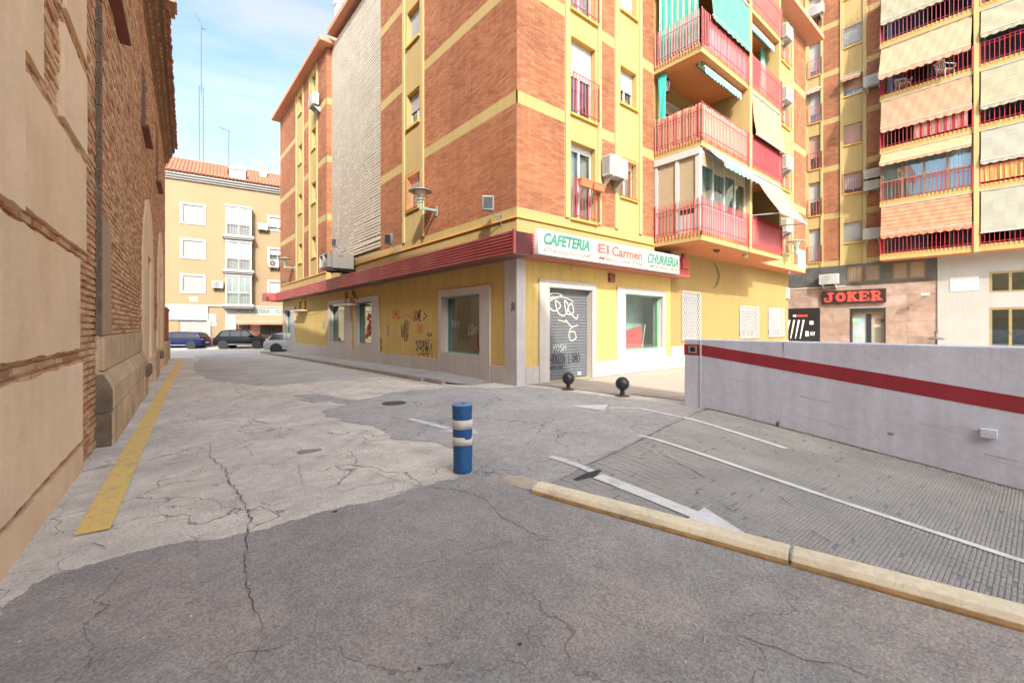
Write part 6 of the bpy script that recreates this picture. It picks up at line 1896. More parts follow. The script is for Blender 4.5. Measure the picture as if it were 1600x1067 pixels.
# ------------------------------------------------------------------ street lamps, floodlights
lamp_g = M('lamp_green', (.20, .32, .27), .5, .15, 5)
lamp_top = M('lamp_hood', (.30, .33, .30), .45, .12, 4)
globe = M('lamp_globe', (.62, .58, .52), .25, .05, 4)
def wall_lamp(label, fr, a, z, n, s_=1.0):
    p = fthing('wall_lamp', label, 'street lamp', fr, a, z, n, 'disc shaped street lamps on brackets')
    p.scale = (s_, s_, s_)
    m = MB(); m.box(-.05, .05, -.02, .0, -.16, .16); m.build('wall_plate', lamp_g, p, local=True)
    m = MB(); m.box(-.025, .025, -.56, -.02, -.02, .03); m.box(-.012, .012, -.56, -.02, .031, .05); m.build('arm', lamp_g, p, local=True)
    m = MB(); m.lathe((0, -.58, -.06), [(.04, 0), (.045, .02), (.045, .22), (.07, .23), (.07, .30), (.10, .31), (.105, .36), (.09, .37)], 16); m.build('post', lamp_g, p, local=True)
    m = MB(); m.lathe((0, -.58, .31), [(.085, 0), (.11, .05), (.17, .19), (.20, .24)], 20); m.build('globe', globe, p, smooth=True, local=True)
    m = MB(); m.lathe((0, -.58, .50), [(.20, .05), (.36, .012), (.375, .02), (.375, .035), (.30, .06), (.14, .085), (.10, .11), (.06, .12), (.0, .125)], 28); m.build('hood', lamp_top, p, smooth=False, local=True)
    return p
a, z = FS.pick(682.5, 330)
wall_lamp('pale disc street lamp on a green arm above the red canopy near the corner', FS, a, z, .0)
a, z = FS.pick(461, 419, OFW)
wall_lamp('disc shaped street lamp at the far street end of the brick block', FS, a, z, OFW)
a, z = FC.pick(1222, 398, NR)
wall_lamp('disc shaped street lamp below the balconies beside the white notice plate', FC, a, z, NR)
fl_m = M('flood_grey', (.19, .205, .21), .45, .1, 4)
def flood(label, fr, a, z, turn):
    p = fthing('floodlight', label, 'floodlight', fr, a, z, 0, 'floodlights on bent brackets over the canopy')
    m = MB(); m.path([(0, -.01, -.12), (0, -.30, .10), (-.02, -.42, .14)], .014, 6); m.path([(0, -.01, .10), (0, -.26, .06)], .01, 6); m.box(-.03, .03, -.015, 0, -.2, .15); m.build('bracket', fl_m, p, local=True)
    m = MB()
    c = Vector((-.02, -.44, .34)); Rm = Matrix.Rotation(turn, 3, 'Z')
    def B(x0, x1, y0_, y1, z0, z1): m.hexa([tuple(c + Rm @ Vector(q)) for q in ((x0, y0_, z0), (x1, y0_, z0), (x1, y1, z0), (x0, y1, z0), (x0, y0_, z1), (x1, y0_, z1), (x1, y1, z1), (x0, y1, z1))])
    B(-.15, .15, -.05, .07, -.19, .19); m.build('housing', fl_m, p, local=True, bevel=.02)
    m = MB(); B(-.12, .12, -.058, -.048, -.15, .15); m.build('glass', M('flood_glass', (.05, .055, .06), .15, .1, 8), p, local=True)
    m = MB(); m.tube(tuple(c + Rm @ Vector((-.17, .02, -.02))), tuple(c + Vector((.0, .02, -.22))), .012); m.tube(tuple(c + Rm @ Vector((.17, .02, -.02))), tuple(c + Vector((.0, .02, -.22))), .012); m.build('yoke', fl_m, p, local=True)
    return p
for (u, v), t, lb in (((784, 342), 1.0, 'grey floodlight nearest the corner above the red canopy'), ((625, 390), .5, 'grey floodlight between the street lamp and the slatted screen'), ((538, 392), .5, 'grey floodlight in front of the slatted screen over the white air unit')):
    a, z = FS.pick(u, v); flood(lb, FS, a, z, t)

# ------------------------------------------------------------------ air conditioners
ac_w = M('ac_white', (0.357, 0.348, 0.323), .5, .05, 3, streak=.06)
ac_g = M('ac_grille', (.16, .16, .155), .5, .05, 6)
def make_ac(loc, rot, label, w=.85, h=.62, d=.32, grp='air conditioner units fixed to facades'):
    p = thing('air_conditioner', label, 'air conditioner', loc, rot, grp)
    MB().box(-w / 2, w / 2, -.12 - d, -.12, 0, h).build('casing', ac_w, p, local=True, bevel=.02)
    m = MB(); r_ = h * .40; cx_ = -w * .12
    for k in range(5): 
        rr_ = r_ * (1 - k * .19)
        m.lathe((cx_, -.12 - d, h / 2), [(rr_, -.004), (rr_, -.012), (rr_ - .012, -.012), (rr_ - .012, -.004)], 20, 'Y')
    for k in range(6):
        an = k * math.pi / 6; m.tube((cx_ - r_ * math.cos(an), -.125 - d, h / 2 - r_ * math.sin(an)), (cx_ + r_ * math.cos(an), -.125 - d, h / 2 + r_ * math.sin(an)), .005, 4)
    m.build('fan_guard', ac_w, p, local=True)
    m = MB(); m.lathe((cx_, -.12 - d, h / 2), [(r_, -.001), (r_, -.003), (.0, -.003)], 20, 'Y'); m.build('fan_opening', ac_g, p, local=True)
    m = MB()
    for k in range(9): m.box(-w / 2 - .004, -w / 2 + .002, -.12 - d + .05, -.17, .08 + k * .055, .105 + k * .055)
    m.build('side_louvres', ac_g, p, local=True)
    for x in (-w * .32, w * .32):
        m = MB(); m.box(x - .02, x + .02, -.12 - d, -.0, -.035, -.003); m.prism([(x - .015, -.02, -.30), (x - .015, -.02, -.036), (x - .015, -.12 - d * .8, -.036)], (.03, 0, 0)); m.build('bracket', alu_g, p, local=True)
    return p
AC0 = None
def ac(fr, u, v, n, label, s_=(1, 1, 1)):
    """(u, v): bottom centre of the front in the photograph; n: wall it hangs on"""
    global AC0
    a, z = fr.pick(u, v, n + .44)
    if AC0 is None:
        AC0 = make_ac(fr.pt(a, z, n), fr.rot, label); o = AC0
    else:
        o = copy_tree(AC0); o.location = fr.pt(a, z, n); o.rotation_euler = (0, 0, fr.rot); o['label'] = label
    o.scale = s_
    return o
ac(FC, 968, 277, 0, 'air conditioner beside the grilled first floor window right of the brick corner')
for v, lb in ((61, 'topmost air conditioner of the column at the right end of the cafe block'), (159, 'air conditioner second from the top beside the red balcony rails'), (265, 'air conditioner beside the solid red balcony screen'), (363, 'lowest air conditioner beside the beige striped awning, above the disc lamp')):
    ac(FC, 1235, v, NR, lb, (.9, 1, 1))
ac(FS, 485, 166, OFW, 'air conditioner high on the far wing under the salmon eave')
ac(FJ, 1363, 133, 0, 'air conditioner beside the peach awning with white chairs below')
ac(FJ, 1362, 278, 0, 'upper of two air conditioners left of the curtained glazed balcony', (.9, 1, .85))
ac(FJ, 1362, 296, 0, 'lower of two air conditioners left of the curtained glazed balcony', (.9, 1, .85))
ac(FJ, 1362, 373, 0, 'air conditioner left of the lowest orange awning of the tall block')
ac(FJ, 1294, 444, .12, 'air conditioner on the black marble strip above the JOKER board', (1.15, 1, 1))
ac(FJ, 1272, 24, 0, 'air conditioner at the top left window of the tall block', (1.1, 1, 1))
ac(FF, 411, 359, 0, 'air conditioner by the upper right window of the cream house')
ac(FF, 428, 418, 0, 'air conditioner in front of the middle right window of the cream house', (1, 1, 1.2))
ac(FF, 340, 450, 0, 'air conditioner left of the lowest bay window of the cream house')
# large ducted unit over the canopy
yy_ = FS.A(553, .12)
lo, hi = .2, 2.5
for _ in range(40):
    md_ = (lo + hi) / 2
    if FS.A(519, md_) < yy_: hi = md_
    else: lo = md_
nd = lo
z1_, z0_ = FS.pick(553, 396.5, .12)[1], FS.pick(553, 421, .12)[1]
du = thing('air_conditioner', 'large boxy white ducted air unit with two square outlets above the red canopy', 'air conditioner', FS.pt(yy_, z0_, 0))
MB().fb(FS, yy_, yy_ + 1.35, z0_, z1_, .12, nd).build('casing', ac_w, du, bevel=.02)
for k in range(2):
    m = MB(); b = yy_ + .10 + k * .62
    m.fb(FS, b, b + .06, z0_ + .05, z1_ - .05, nd, nd + .18); m.fb(FS, b + .49, b + .55, z0_ + .05, z1_ - .05, nd, nd + .18); m.fb(FS, b + .06, b + .49, z0_ + .05, z0_ + .1, nd, nd + .18); m.fb(FS, b + .06, b + .49, z1_ - .1, z1_ - .05, nd, nd + .18)
    o = m.build('outlet', ac_w, du); MB().fb(FS, b + .06, b + .49, z0_ + .1, z1_ - .1, nd + .001, nd + .05).build('outlet_grille', ac_g, o)
m = MB(); m.fb(FS, yy_ + .1, yy_ + .16, z0_ - .08, z0_ - .002, .0, nd - .1); m.fb(FS, yy_ + 1.1, yy_ + 1.16, z0_ - .08, z0_ - .002, .0, nd - .1); m.tube(FS.pt(yy_ + .13, z0_ - .5, .0), FS.pt(yy_ + .13, z0_ - .05, nd * .8), .02); m.build('bracket', black_m, du)
MB().fb(FS, yy_ - .004, yy_ + .0, z0_ + .5, z0_ + .56, nd * .55, nd * .75).build('rust_mark', M('rust', (.42, .16, .07), .8), du)

# ------------------------------------------------------------------ awnings, curtains and screens of the cafe block
green_aw = M('green_awning', (.085, .27, .20), .85, .08, 1.5)
gw_x = stripes('green_white_x', (.03, .27, .20), (.40, .41, .38), 'X', .16)
gw_y = stripes('green_white_y', (.05, .46, .38), (.46, .455, .42), 'Y', .21, .58)
dk_green = stripes('dark_green_cream', (.02, .20, .15), (.50, .48, .40), 'Y', .16, .4)
cream_aw = M('cream_awning', (.66, .48, .31), .85, .05, 1.2)
def awning(label, fr, a0, a1, zt, n0, zb, n1, mat, val=.18, vmat=None, arms=False, grp=None, cat='awning', sag=.02, bar=alu):
    p = thing('awning', label, cat, fr.pt(a0, zb, n0), 0, grp)
    m = MB(); m.cloth(fr, a0, a1, zt, n0, zb, n1, sag); m.build('cloth', mat, p, solid=.006)
    MB().tube(fr.pt(a0 - .02, zb, n1), fr.pt(a1 + .02, zb, n1), .028).build('front_bar', bar, p)
    MB().tube(fr.pt(a0, zt + .03, n0), fr.pt(a1, zt + .03, n0), .045).build('roller', bar, p)
    if val:
        m = MB(); m.scallop(fr, a0, a1, zb - .02, val, n1 + .01, max(3, int((a1 - a0) / .3))); m.build('valance', vmat or mat, p, solid=.005)
    if arms:
        for a in (a0 + .1, a1 - .1): MB().path([fr.pt(a, zb + .1, n0 - .05), fr.pt(a, zb, n1)], .02).build('arm', bar, p)
    return p
zc_ = lambda k: BZ[k + 1] - .33 if k < 3 else 16.1
x0, x1 = BX0 + .1, BXF - .05
xg = FC.A(1110, NF + .03)
awning('pale green awning let down outside the top left balcony of the cafe block', FC, xg, x1, zc_(2), NF + .03, FC.pick(1140, 48, NF + .12)[1], NF + .12, green_aw, .12)
awning('green and white striped short awning over the glazed corner balcony', FC, x0 + .25, x1 + .1, zc_(0) - .0, NF + .04, FC.pick(1140, 263, NF + .55)[1] + .12, NF + .55, gw_x, .16)
awning('cream awning let down outside the second floor right balcony', FC, FIN[1] + .06, BX1 - .1, zc_(1), NF - .0, FC.pick(1197, 220, NF + .18)[1], NF + .18, cream_aw and stripes('cream_lines', (.36, .25, .165), (.24, .17, .11), 'Z', .19, .85), .0)
awning('beige striped awning pushed out on arms over the first floor right balcony', FC, FIN[1] + .08, BX1 - .05, zc_(0), NF, FC.pick(1207, 327, NF + .95)[1], NF + .95, stripes('beige_brown_z', (.31, .27, .205), (.13, .16, .12), 'Z', .17, .74), .0, arms=True)
def rolled(label, a0, a1, z):
    p = thing('awning', label, 'awning', FC.pt(a0, z - .4, NF - .15))
    MB().fb(FC, a0, a1, z - .12, z - .01, NF - .42, NF - .22).build('cassette', dk_green, p)
    MB().tube(FC.pt(a0, z - .2, NF - .15), FC.pt(a1, z - .2, NF - .15), .03).build('front_bar', M('bar_cream', (.6, .55, .45), .5), p)
    m = MB(); m.cloth(FC, a0, a1, z - .08, NF - .3, z - .21, NF - .14, .0, 12, 2); m.build('cloth', M('bottle_green', (.015, .17, .13), .8), p, solid=.006)
    m = MB(); m.scallop(FC, a0, a1, z - .22, .22, NF - .13, 14); m.build('valance', M('mint_cloth', (.18, .40, .38), .85, .1), p, solid=.005)
    return p
rolled('rolled dark green awning with pale scalloped edge under the upper left balcony floor', BX0 + .5, BXF - .25, BZ[2] - .30)
rolled('rolled dark green awning high in the right balcony bay of the cafe block', FIN[1] + .1, BX1 - .3, BZ[3] - .30)
FBX = Fr((BX0 + .16, 0, 0), (0, 1, 0), (-1, 0, 0))
def curtain(name, label, fr, a0, a1, z0, z1, n, k, amp, mat, taper=1.0, cat='curtain', grp=None):
    m = MB(); m.folds(fr, a0, a1, z0, z1, n, k * 1, amp, taper)
    rows = m
    o = m.build(name, mat, None, solid=.006)
    return tag(o, label, cat, grp)
curtain('curtain', 'green and white striped curtain closing the side of the top left balcony', FBX, YF + .18, 8.42, BZ[2] + .12, BZ[3] - .31, 0, 48, .035, gw_y)
curtain('curtain', 'gathered turquoise curtain hanging at the brick edge of the second floor balcony', FBX, 8.12, 8.46, BZ[1] + .2, BZ[2] - .31, .02, 18, .05, teal, .6)
curtain('curtain', 'turquoise curtain drawn aside in the upper right balcony bay', FC, BX1 - .75, BX1 - .25, BZ[2] + .1, BZ[3] - .5, NF - .5, 18, .05, M('teal_pale', (.20, .50, .45), .85, .1), .7)
def screen(label, path, z0, z1, mat, cat='screen', name='railing_screen'):
    m = MB()
    rows = [[], []]
    full = []
    for (p, q) in zip(path, path[1:]):
        k = max(2, int(math.dist(p, q) / .08))
        full += [(p[0] + (q[0] - p[0]) * i / k, p[1] + (q[1] - p[1]) * i / k) for i in range(k)]
    full.append(path[-1])
    for i, (x, y) in enumerate(full):
        j = .012 * math.sin(i * 1.3)
        rows[0].append((x + j, y + j, z0)); rows[1].append((x + j, y + j, z1 + .015 * math.sin(i * .7)))
    m.grid(rows)
    return tag(m.build(name, mat, None, solid=.008), label, cat)
screen('cream and brown striped cloth tied inside the second floor corner railing', [(BX0 + .03, 8.4), (BX0 + .03, YF + .03), (BXF - .04, YF + .03)], BZ[1] + .03, BZ[1] + 1.06, stripes('cream_brown', (.50, .39, .27), (.32, .17, .07), 'Y', .26, .62))
screen('red cloth screen behind the second floor right railing', [(FIN[1] + .05, YF + .03), (BX1 - .18, YF + .03)], BZ[1] + .03, BZ[1] + .95, M('red_cloth', (.45, .055, .06), .85, .1))
screen('pinkish white panel behind the first floor right railing', [(FIN[1] + .05, YF + .03), (BX1 - .18, YF + .03)], BZ[0] + .03, BZ[0] + .95, M('pink_panel', (.48, .36, .34), .8, .05))
screen('grey mesh panel behind the top left balcony railing', [(BX0 + .6, YF + .04), (BXF - .04, YF + .04)], BZ[2] + .03, BZ[2] + .95, M('grey_mesh', (.30, .24, .25), .8, .15))
# wall lantern on the second floor balcony
LN = thing('wall_lantern', 'small black lantern with frosted panes on the second floor balcony wall', 'lantern', (BX0 + .45, 8.5, 9.6))
m = MB(); m.path([(0, .1, 0), (0, -.12, -.06), (0, -.2, .0)], .012); m.lathe((0, -.2, .42), [(.02, .1), (.05, .06), (.14, -.03), (.14, -.05), (.0, -.04)], 6); m.lathe((0, -.2, .0), [(.02, -.03), (.08, .0), (.08, .03), (.0, .04)], 6); 
for k in range(6):
    an = k * math.pi / 3; m.tube((.075 * math.cos(an), -.2 + .075 * math.sin(an), .03), (.125 * math.cos(an), -.2 + .125 * math.sin(an), .37), .008, 4)
m.build('frame', black_m, LN, local=True)
m = MB(); m.lathe((0, -.2, .035), [(.068, 0), (.115, .335)], 6); m.build('panes', globe, LN, local=True)
# terracotta planters on a rail
for k in range(2):
    h = h1[0]; w = (h[1] - h[0]) / 2
    a = h[0] + .12 + k * (w + .02)
    z = h[2] + 1.08
    p = thing('planter', ('left terracotta trough clipped to the first floor window rail', 'right terracotta trough clipped to the first floor window rail')[k], 'planter', FC.pt(a, z - .18, .13))
    m = MB(); m.hexa([FC.pt(a + .03, z - .20, .14), FC.pt(a + w - .05, z - .20, .14), FC.pt(a + w - .05, z - .20, .26), FC.pt(a + .03, z - .20, .26), FC.pt(a, z - .02, .135), FC.pt(a + w - .02, z - .02, .135), FC.pt(a + w - .02, z - .02, .30), FC.pt(a, z - .02, .30)]); m.build('trough', M('terracotta_bright', (.52, .16, .07), .8, .08), p, bevel=.01)
    MB().fb(FC, a - .01, a + w - .01, z - .02, z + .01, .13, .31).build('rim', M('terracotta_bright', (.52, .16, .07)), p)
# little fittings
def cable(label, fr, pts, r_=.012, name='cable'):
    m = MB(); q = []
    for i in range(len(pts) - 1):
        for t in range(4):
            f = t / 4
            p0 = pts[max(0, i - 1)]; p1 = pts[i]; p2 = pts[i + 1]; p3 = pts[min(len(pts) - 1, i + 2)]
            q.append(tuple(.5 * (2 * b + (c - a) * f + (2 * a - 5 * b + 4 * c - d) * f * f + (-a + 3 * b - 3 * c + d) * f ** 3) for a, b, c, d in zip(p0, p1, p2, p3)))
    q.append(pts[-1])
    m.path([fr.pt(a, z, n) for a, z, n in q], r_, 5)
    return tag(m.build(name, black_m), label, 'cable')
cp = lambda fr, L: [(*fr.pick(u, v, n), n) for u, v, n in L]
cable('black cable loop hanging on the amber wall under the balconies', FC, cp(FC, [(1116, 411, .02), (1121, 420, .04), (1124, 432, .05), (1121, 444, .05), (1115, 450, .02)]))
cable('thin black cable beside the amber wall loop', FC, cp(FC, [(1118, 414, .03), (1122, 424, .06), (1121, 438, .06), (1118, 446, .03)]), .008)
cable('black cable end sticking out above the second street window', FS, cp(FS, [(553, 451, .02), (550.5, 456, .1), (554, 464, .15), (559, 468, .2), (556, 461, .15)]), .018)
cable('black cable curling above the farthest street window', FS, cp(FS, [(477, 465, .02), (473, 468, .1), (470, 475, .15), (470, 482, .15)]), .018)
cable('bundle of black cables hooked under the red canopy edge', FS, cp(FS, [(576, 440, .62), (590, 441, .66), (604, 439, .63), (598, 443, .65), (586, 446, .66), (592, 440, .66)]), .022)
cable('thin wire hanging below the cafe sign', FC, cp(FC, [(893, 412, .5), (891, 418, .45), (890, 421, .45), (893, 421, .45)]), .006)
cable('drooping pale cable along the far end of the canopy', FS, cp(FS, [(455, 462, .62), (470, 465, .64), (485, 461, .64), (495, 456, .62)]), .012)
def small_box(name, label, cat, fr, u, v, n, w, h, d, mat):
    a, z = fr.pick(u, v, n + d)
    p = thing(name, label, cat, fr.pt(a, z - h / 2, n))
    MB().fb(fr, a - w / 2, a + w / 2, z - h / 2, z + h / 2, n + .001, n + d).build('casing', mat, p, bevel=.008)
    return p, a, z
p, a, z = small_box('alarm_box', 'red brown alarm box with a red beacon above the cafe window', 'alarm', FC, 957.5, 434, .0, .26, .26, .08, M('alarm_brown', (.22, .06, .04), .6, .1))
m = MB(); m.lathe((0, 0, 0), [(.04, 0), (.04, .04), (.0, .07)], 12, 'Y'); m2 = MB(); m2.lathe((FC.pt(a + .06, z + .05, .08)), [(.04, 0), (.04, -.04), (.0, -.06)], 12, 'Y'); m2.build('beacon', M('beacon_red', (.55, .03, .03), .3), p)
p, a, z = small_box('alarm_box', 'red alarm box at the right end of the slatted canopy', 'alarm', FC, 1072, 412, PC - .1, .42, .36, .16, M('alarm_red', (.36, .055, .04), .55, .1))
MB().fb(FC, a - .08, a + .10, z + .181, z + .36, PC - .08, PC + .02).build('sounder', M('alarm_brown', (.22, .06, .04)), p)
a, z = FC.pick(1119, 391, NF - .5)
p = thing('spotlight', 'small black spotlight under the first balcony floor', 'spotlight', FC.pt(a, z, NF - .5))
m = MB(); m.tube(FC.pt(a, z - .02, NF - .45), FC.pt(a + .12, z + .08, NF - .6), .09, 12); m.build('housing', black_m, p); m = MB(); m.tube(FC.pt(a + .1, z + .06, NF - .6), FC.pt(a + .16, 4.22, NF - .62), .03); m.build('stem', alu, p)
a, z = FC.pick(1165, 396, NF - .3)
p = thing('camera', 'round white dome camera under the balcony floor', 'camera', FC.pt(a, z, NF - .3))
m = MB(); m.lathe(FC.pt(a, 4.22, NF - .3), [(.09, 0), (.09, -.06), (.07, -.12), (.0, -.15)], 14); m.build('dome', alu, p, smooth=True)
a, z = FC.pick(1236, 427, NR - .1)
p = thing('camera', 'white camera and cable box under the right corner overhang', 'camera', FC.pt(a, z, NR - .1))
m = MB(); m.lathe(FC.pt(a, 4.22, NR - .2), [(.08, 0), (.08, -.1), (.0, -.16)], 12); m.build('dome', alu, p); MB().fb(FC, XE - .35, XE - .12, 2.95, 3.5, .002, .12).build('cable_box', alu_g, p)
for (u0, u1, v), lb in (((458, 473, 485.5), 'pale ledge on two posts by the farthest street window'), ((527, 549, 476.5), 'pale ledge on two posts between the paired street windows')):
    a0, a1 = FS.A(u1, .3), FS.A(u0, .3); z = FS.pick((u0 + u1) / 2, v, .3)[1]
    p = thing('lamp_bracket', lb, 'bracket', FS.pt(a0, z, 0))
    MB().fb(FS, a0, a1, z - .03, z + .03, .02, .5).build('ledge', M('ledge_cream', (.66, .58, .42), .7), p)
    for f in (.2, .75): MB().fb(FS, a0 + (a1 - a0) * f - .03, a0 + (a1 - a0) * f + .03, z + .031, z + .60, .002, .10).build('post', M('post_ochre', (.42, .22, .05), .7), p)
p, a, z = small_box('street_plate', 'dark street name plate below the farthest disc lamp', 'sign', FS, 443, 436, OFW, .9, .36, .03, M('plate_dark', (.16, .14, .12), .6, .2))
# fixtures of the arcade front
a, z = FJ.pick(1447, 460, .45)
p = thing('wall_spot', 'small white spot lamp on an arm on the brown tiles', 'spotlight', FJ.pt(a, z, .1))
m = MB(); m.tube(FJ.pt(a, z, .1), FJ.pt(a, z, .62), .022); m.build('arm', alu, p)
MB().fb(FJ, a - .17, a + .17, z - .07, z + .07, .60, .78).build('head', alu, p, bevel=.02)
a, z = FJ.pick(1463, 529, .5)
p = thing('patio_heater', 'dark dish on a stand at the corner of the brown tiled front', 'stand', FJ.pt(a, -.25, .6))
m = MB(); m.tube((0, 0, 0), (0, 0, z + .25), .03); m.lathe((0, 0, 0), [(.25, 0), (.25, .03), (.05, .08)], 14); m.build('pole', black_m, p, local=True)
m = MB(); m.lathe((0, 0, z + .2), [(.30, .0), (.34, .04), (.2, .1), (.05, .14), (.05, .35), (.12, .4), (.0, .45)], 16); m.build('dish', M('dish_dark', (.12, .10, .08), .5, .2), p, local=True)
# ------------------------------------------------------------------ awnings of the tall block
pz = lambda nm, c0, c1_, per, d: stripes(nm, c0, c1_, 'Z', per, d)
or_c = pz('orange_lines', (.48, .21, .12), (.24, .10, .055), .215, .82)
pe_c = pz('peach_lines', (.42, .235, .145), (.46, .19, .10), .19, .86)
pe2_c = pz('peach_fine', (.42, .25, .155), (.33, .20, .11), .16, .86)
be_c = pz('beige_fine', (.31, .265, .18), (.23, .34, .22), .17, .85)
cr_c = pz('cream_wide', (.31, .275, .23), (.20, .31, .22), .24, .84)
def jaw(label, c, k, ub, vb, n0, n1, mat, val=.26, dz=0.0, part=0.0):
    z = FJ.pick(ub, vb, n1)[1]
    awning(label, FJ, c[0] + .06, c[1] - .06, JZ[k] + 2.58 - dz, n0, z, n1, mat, val, grp='awnings on the tall block')
jaw('orange pinstriped awning lowered on the bottom balcony of the tall block', c1, 0, 1378, 366, JN - .04, JN + .12, or_c)
jaw('orange rolled awning with wavy edge over the curtained glazed balcony', c1, 1, 1378, 255, JN - .04, JN + .40, M('tan_cloth', (0.448, 0.256, 0.136), .85), .16)
jaw('peach pinstriped awning above the red and white cloth', c1, 2, 1378, 201, JN - .04, JN + .12, pe_c)
jaw('peach awning slanting out above the two white chairs', c1, 3, 1378, 117, JN - .06, JN + .62, pe2_c)
jaw('beige awning lowered on the top visible balcony of the tall block', c1, 4, 1383, 33, JN - .04, JN + .10, be_c, .2)
jaw('cream grey striped awning at the bottom of the right balcony column', c2, 0, 1534, 364, JN - .04, JN + .10, cr_c, .0)
jaw('cream grey striped awning above the reed screened balcony', c2, 1, 1534, 252, JN - .04, JN + .14, cr_c, .18)
jaw('pale yellow awning in the middle of the right balcony column', c2, 2, 1534, 166, JN - .04, JN + .16, be_c, .2)
jaw('pale yellow awning high in the right balcony column over brown windows', c2, 3, 1534, 53, JN - .04, JN + .14, be_c, .22)
z = JZ[3]
h = hB[3]
awning('small brown window awning on the narrow window bay of the tall block', FJ, h[0], h[1], h[3] - .02, .02, h[3] - .30, .40, M('brown_cloth', (.36, .18, .11), .85), .16)
h = hA[3]
awning('small peach window awning at the left window bay of the tall block', FJ, h[0], h[1], h[3] - .02, .02, h[3] - .25, .45, M('rose_cloth', (.55, .33, .25), .85), .14)
a0, a1 = ju(1512, JN), ju(1427, JN)
curtain('cloth', 'red and white patterned cloth hung inside the balcony railing of the tall block', FJ, a0, a1, JZ[2] + .10, JZ[2] + 1.15, JN - .06, 66, .03, stripes('red_white_y', (.52, .07, .07), (.62, .42, .37), 'Y', .31, .42), 1.0, 'cloth')
# white plastic armchairs
wp = M('white_plastic', (.68, .68, .67), .4, .04)
def chair(label, loc, rot):
    p = thing('plastic_chair', label, 'chair', loc, rot, 'white plastic chairs on a balcony')
    MB().box(-.24, .24, -.23, .23, .41, .44).build('seat', wp, p, local=True, bevel=.012)
    m = MB(); rows = []
    for k in range(2):
        rows.append([])
    for i in range(7):
        an = R(-75 + 25 * i); x = .26 * math.sin(an)
        m.hexa([(x - .025, .20 + .05 * math.cos(an), .45), (x + .025, .20 + .05 * math.cos(an), .45), (x + .025, .23 + .05 * math.cos(an), .45), (x - .025, .23 + .05 * math.cos(an), .45), (x - .025, .28 + .05 * math.cos(an), .86), (x + .025, .28 + .05 * math.cos(an), .86), (x + .025, .31 + .05 * math.cos(an), .86), (x - .025, .31 + .05 * math.cos(an), .86)])
    m.box(-.28, .28, .28, .36, .84, .91); m.build('backrest', wp, p, local=True, bevel=.01)
    for s_ in (-1, 1):
        m = MB(); m.path([(s_ * .27, -.24, .45), (s_ * .29, -.25, .64), (s_ * .29, .1, .66), (s_ * .27, .3, .72)], .024, 6); m.build('armrest', wp, p, local=True)
        for y in (-.21, .22): MB().tube((s_ * .22, y, .42), (s_ * .27, y * 1.2, .0), .026, 8).build('leg', wp, p, local=True)
    return p
for (u, lb, rt) in ((1411, 'left white plastic armchair on the balcony under the slanting peach awning', .5), (1477, 'right white plastic armchair on the balcony under the slanting peach awning', 2.4)):
    a = FJ.A(u, .55); chair(lb, FJ.pt(a, JZ[3] + .003, .55), FJ.rot + rt)
# ------------------------------------------------------------------ bollards
blue = M('bollard_blue', (.009, .075, .23), .55, .15, 6, .2, 40, stain=(.03, .13, .26), stain_sc=6, stain_amt=.5)
bx_, by_ = ong(723.5, 737)
BB = thing('bollard', 'battered blue plastic bollard with two scuffed white bands', 'bollard', (bx_, by_, .006))
BB.rotation_euler = (0, R(-.9), 0)
m = MB(); rr_ = random.Random(2); rows = []
N = 28
for z, r_ in ((0, .092), (.02, .098), (.06, .097), (.13, .098), (.22, .099), (.29, .100), (.42, .101), (.52, .102), (.60, .103), (.635, .104), (.66, .105), (.69, .104)):
    rows.append([])
    for i in range(N + 1):
        an = 2 * math.pi * (i % N) / N
        d = 1 + (.045 * math.sin(an * 3 + 1) + .03 * math.sin(5 * an)) * max(0, 1 - z / .16) - .03 * math.exp(-((z - .60) / .03) ** 2)
        rows[-1].append((r_ * d * math.cos(an), r_ * d * math.sin(an), z))
m.grid(rows); m.build('post', blue, BB, smooth=True, local=True)
m = MB(); m.lathe((0, 0, .688), [(.105, 0), (.108, .004), (.104, .012), (.06, .016), (.0, .016)], 28); m.build('lid', M('lid_blue', (.16, .27, .46), .6, .12, 9), BB, local=True, smooth=False)
MB().box(-.012, .012, -.03, -.01, .704, .709).build('lid_hole', black_m, BB, local=True)
bw_ = M('band_white', (.62, .57, .52), .6, .1, 10, stain=(.40, .33, .27), stain_sc=14, stain_amt=.6)
for zb, zt, r_ in ((.452, .545, .1055), (.285, .372, .1035)):
    m = MB(); rows = [[], []]
    for i in range(N + 1):
        an = 2 * math.pi * (i % N) / N
        rows[0].append((r_ * math.cos(an), r_ * math.sin(an), zb + (.006 * math.sin(an * 2) * (zb < .3)))); rows[1].append((r_ * math.cos(an), r_ * math.sin(an), zt - (.025 if (zb < .3 and 19 < i < 24) else 0)))
    m.grid(rows); m.build('white_band', bw_, BB, smooth=True, local=True, solid=.003)
blk = M('bollard_black', (.022, .022, .028), .38, .15, 6)
bz0 = None
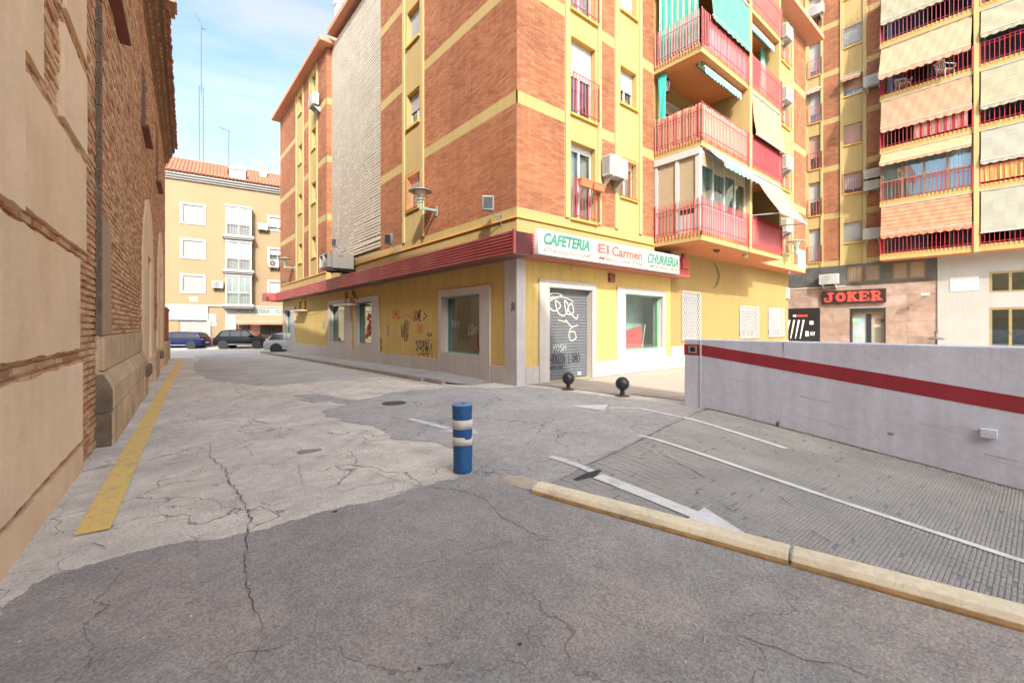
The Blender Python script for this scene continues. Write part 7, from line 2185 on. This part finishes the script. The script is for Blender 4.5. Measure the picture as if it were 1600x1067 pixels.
for (u, v), lb in (((888, 609), 'left black ball bollard, in front of the roller door'), ((972.5, 619), 'right black ball bollard, in front of the cafe window')):
    x, y = ong(u, v)
    if bz0 is None:
        b = thing('bollard', lb, 'bollard', (x, y, .008), 0, 'black ball bollards along the pavement edge')
        m = MB(); m.lathe((0, 0, 0), [(.06, 0), (.05, .03), (.048, .14)], 18); m.build('post', blk, b, local=True)
        prof = [(.147 * math.cos(t), .263 + .147 * math.sin(t)) for t in np.linspace(-1.25, 1.5708, 16)]
        m = MB(); m.lathe((0, 0, 0), [(max(.001, q), h) for q, h in prof], 28); m.build('ball', blk, b, smooth=True, local=True)
        m = MB(); m.lathe((0, 0, 0), [(.15, .0), (.15, .008), (.06, .012)], 20); m.build('base_plate', M('rusty_plate', (.16, .07, .035), .8, .25, 8), b, local=True)
        bz0 = b
    else:
        b = copy_tree(bz0); b.location = (x, y, .008); b['label'] = lb
# litter
x, y = ong(1103, 1002)
tag(MB().hexa([(x - .028, y - .012, .010), (x + .022, y + .004, .010), (x + .019, y + .013, .010), (x - .031, y - .003, .010), (x - .028, y - .012, .013), (x + .022, y + .004, .016), (x + .019, y + .013, .014), (x - .031, y - .003, .012)]).build('paper_scrap', alu), 'small white strip of paper lying on the dark tarmac in front', 'litter')
# ------------------------------------------------------------------ aerials on the cream house
def aerial(label, u, vb, vt, n, kind):
    a, zb = FF.pick(u, vb, n); zt = FF.pick(u, vt, n)[1]
    p = thing('antenna', label, 'antenna', FF.pt(a, zb - .6, n))
    m = MB()
    if kind:
        for d in (-.16, .16): m.tube(FF.pt(a + d, zb - .6, n), FF.pt(a + d, zb + (zt - zb) * .55, n), .028, 6)
        z = zb
        while z < zb + (zt - zb) * .55: m.tube(FF.pt(a - .16, z, n), FF.pt(a + .16, z + .4, n), .012, 4); z += .4
    m.tube(FF.pt(a, zb + (zt - zb) * (.5 if kind else -.1), n), FF.pt(a, zt, n), .03, 6); m.build('mast', M('mast_grey', (.06, .065, .075), .6, .1), p)
    m = MB()
    if kind: m.tube(FF.pt(a - .42, zt + 1.1, n), FF.pt(a + .25, zt - .5, n + .3), .03, 5); m.tube(FF.pt(a + .05, zt - .3, n + .25), FF.pt(a + .4, zt - .25, n + .25), .03, 5)
    else:
        m.tube(FF.pt(a - .75, zt + .25, n), FF.pt(a + .15, zt - .0, n), .022, 5)
        for k in range(6): b = a - .7 + k * .14; m.tube(FF.pt(b, zt + .23 - k * .04, n - .22), FF.pt(b, zt + .23 - k * .04, n + .22), .01, 4)
    m.build('yagi', M('mast_grey', (.2, .21, .23)), p)
aerial('tall thin lattice antenna mast rising behind the tiled roof', 314.5, 250, 42, -4, 1)
aerial('short television aerial on the tiled roof beside the dormer', 357.5, 258, 206, -3, 0)
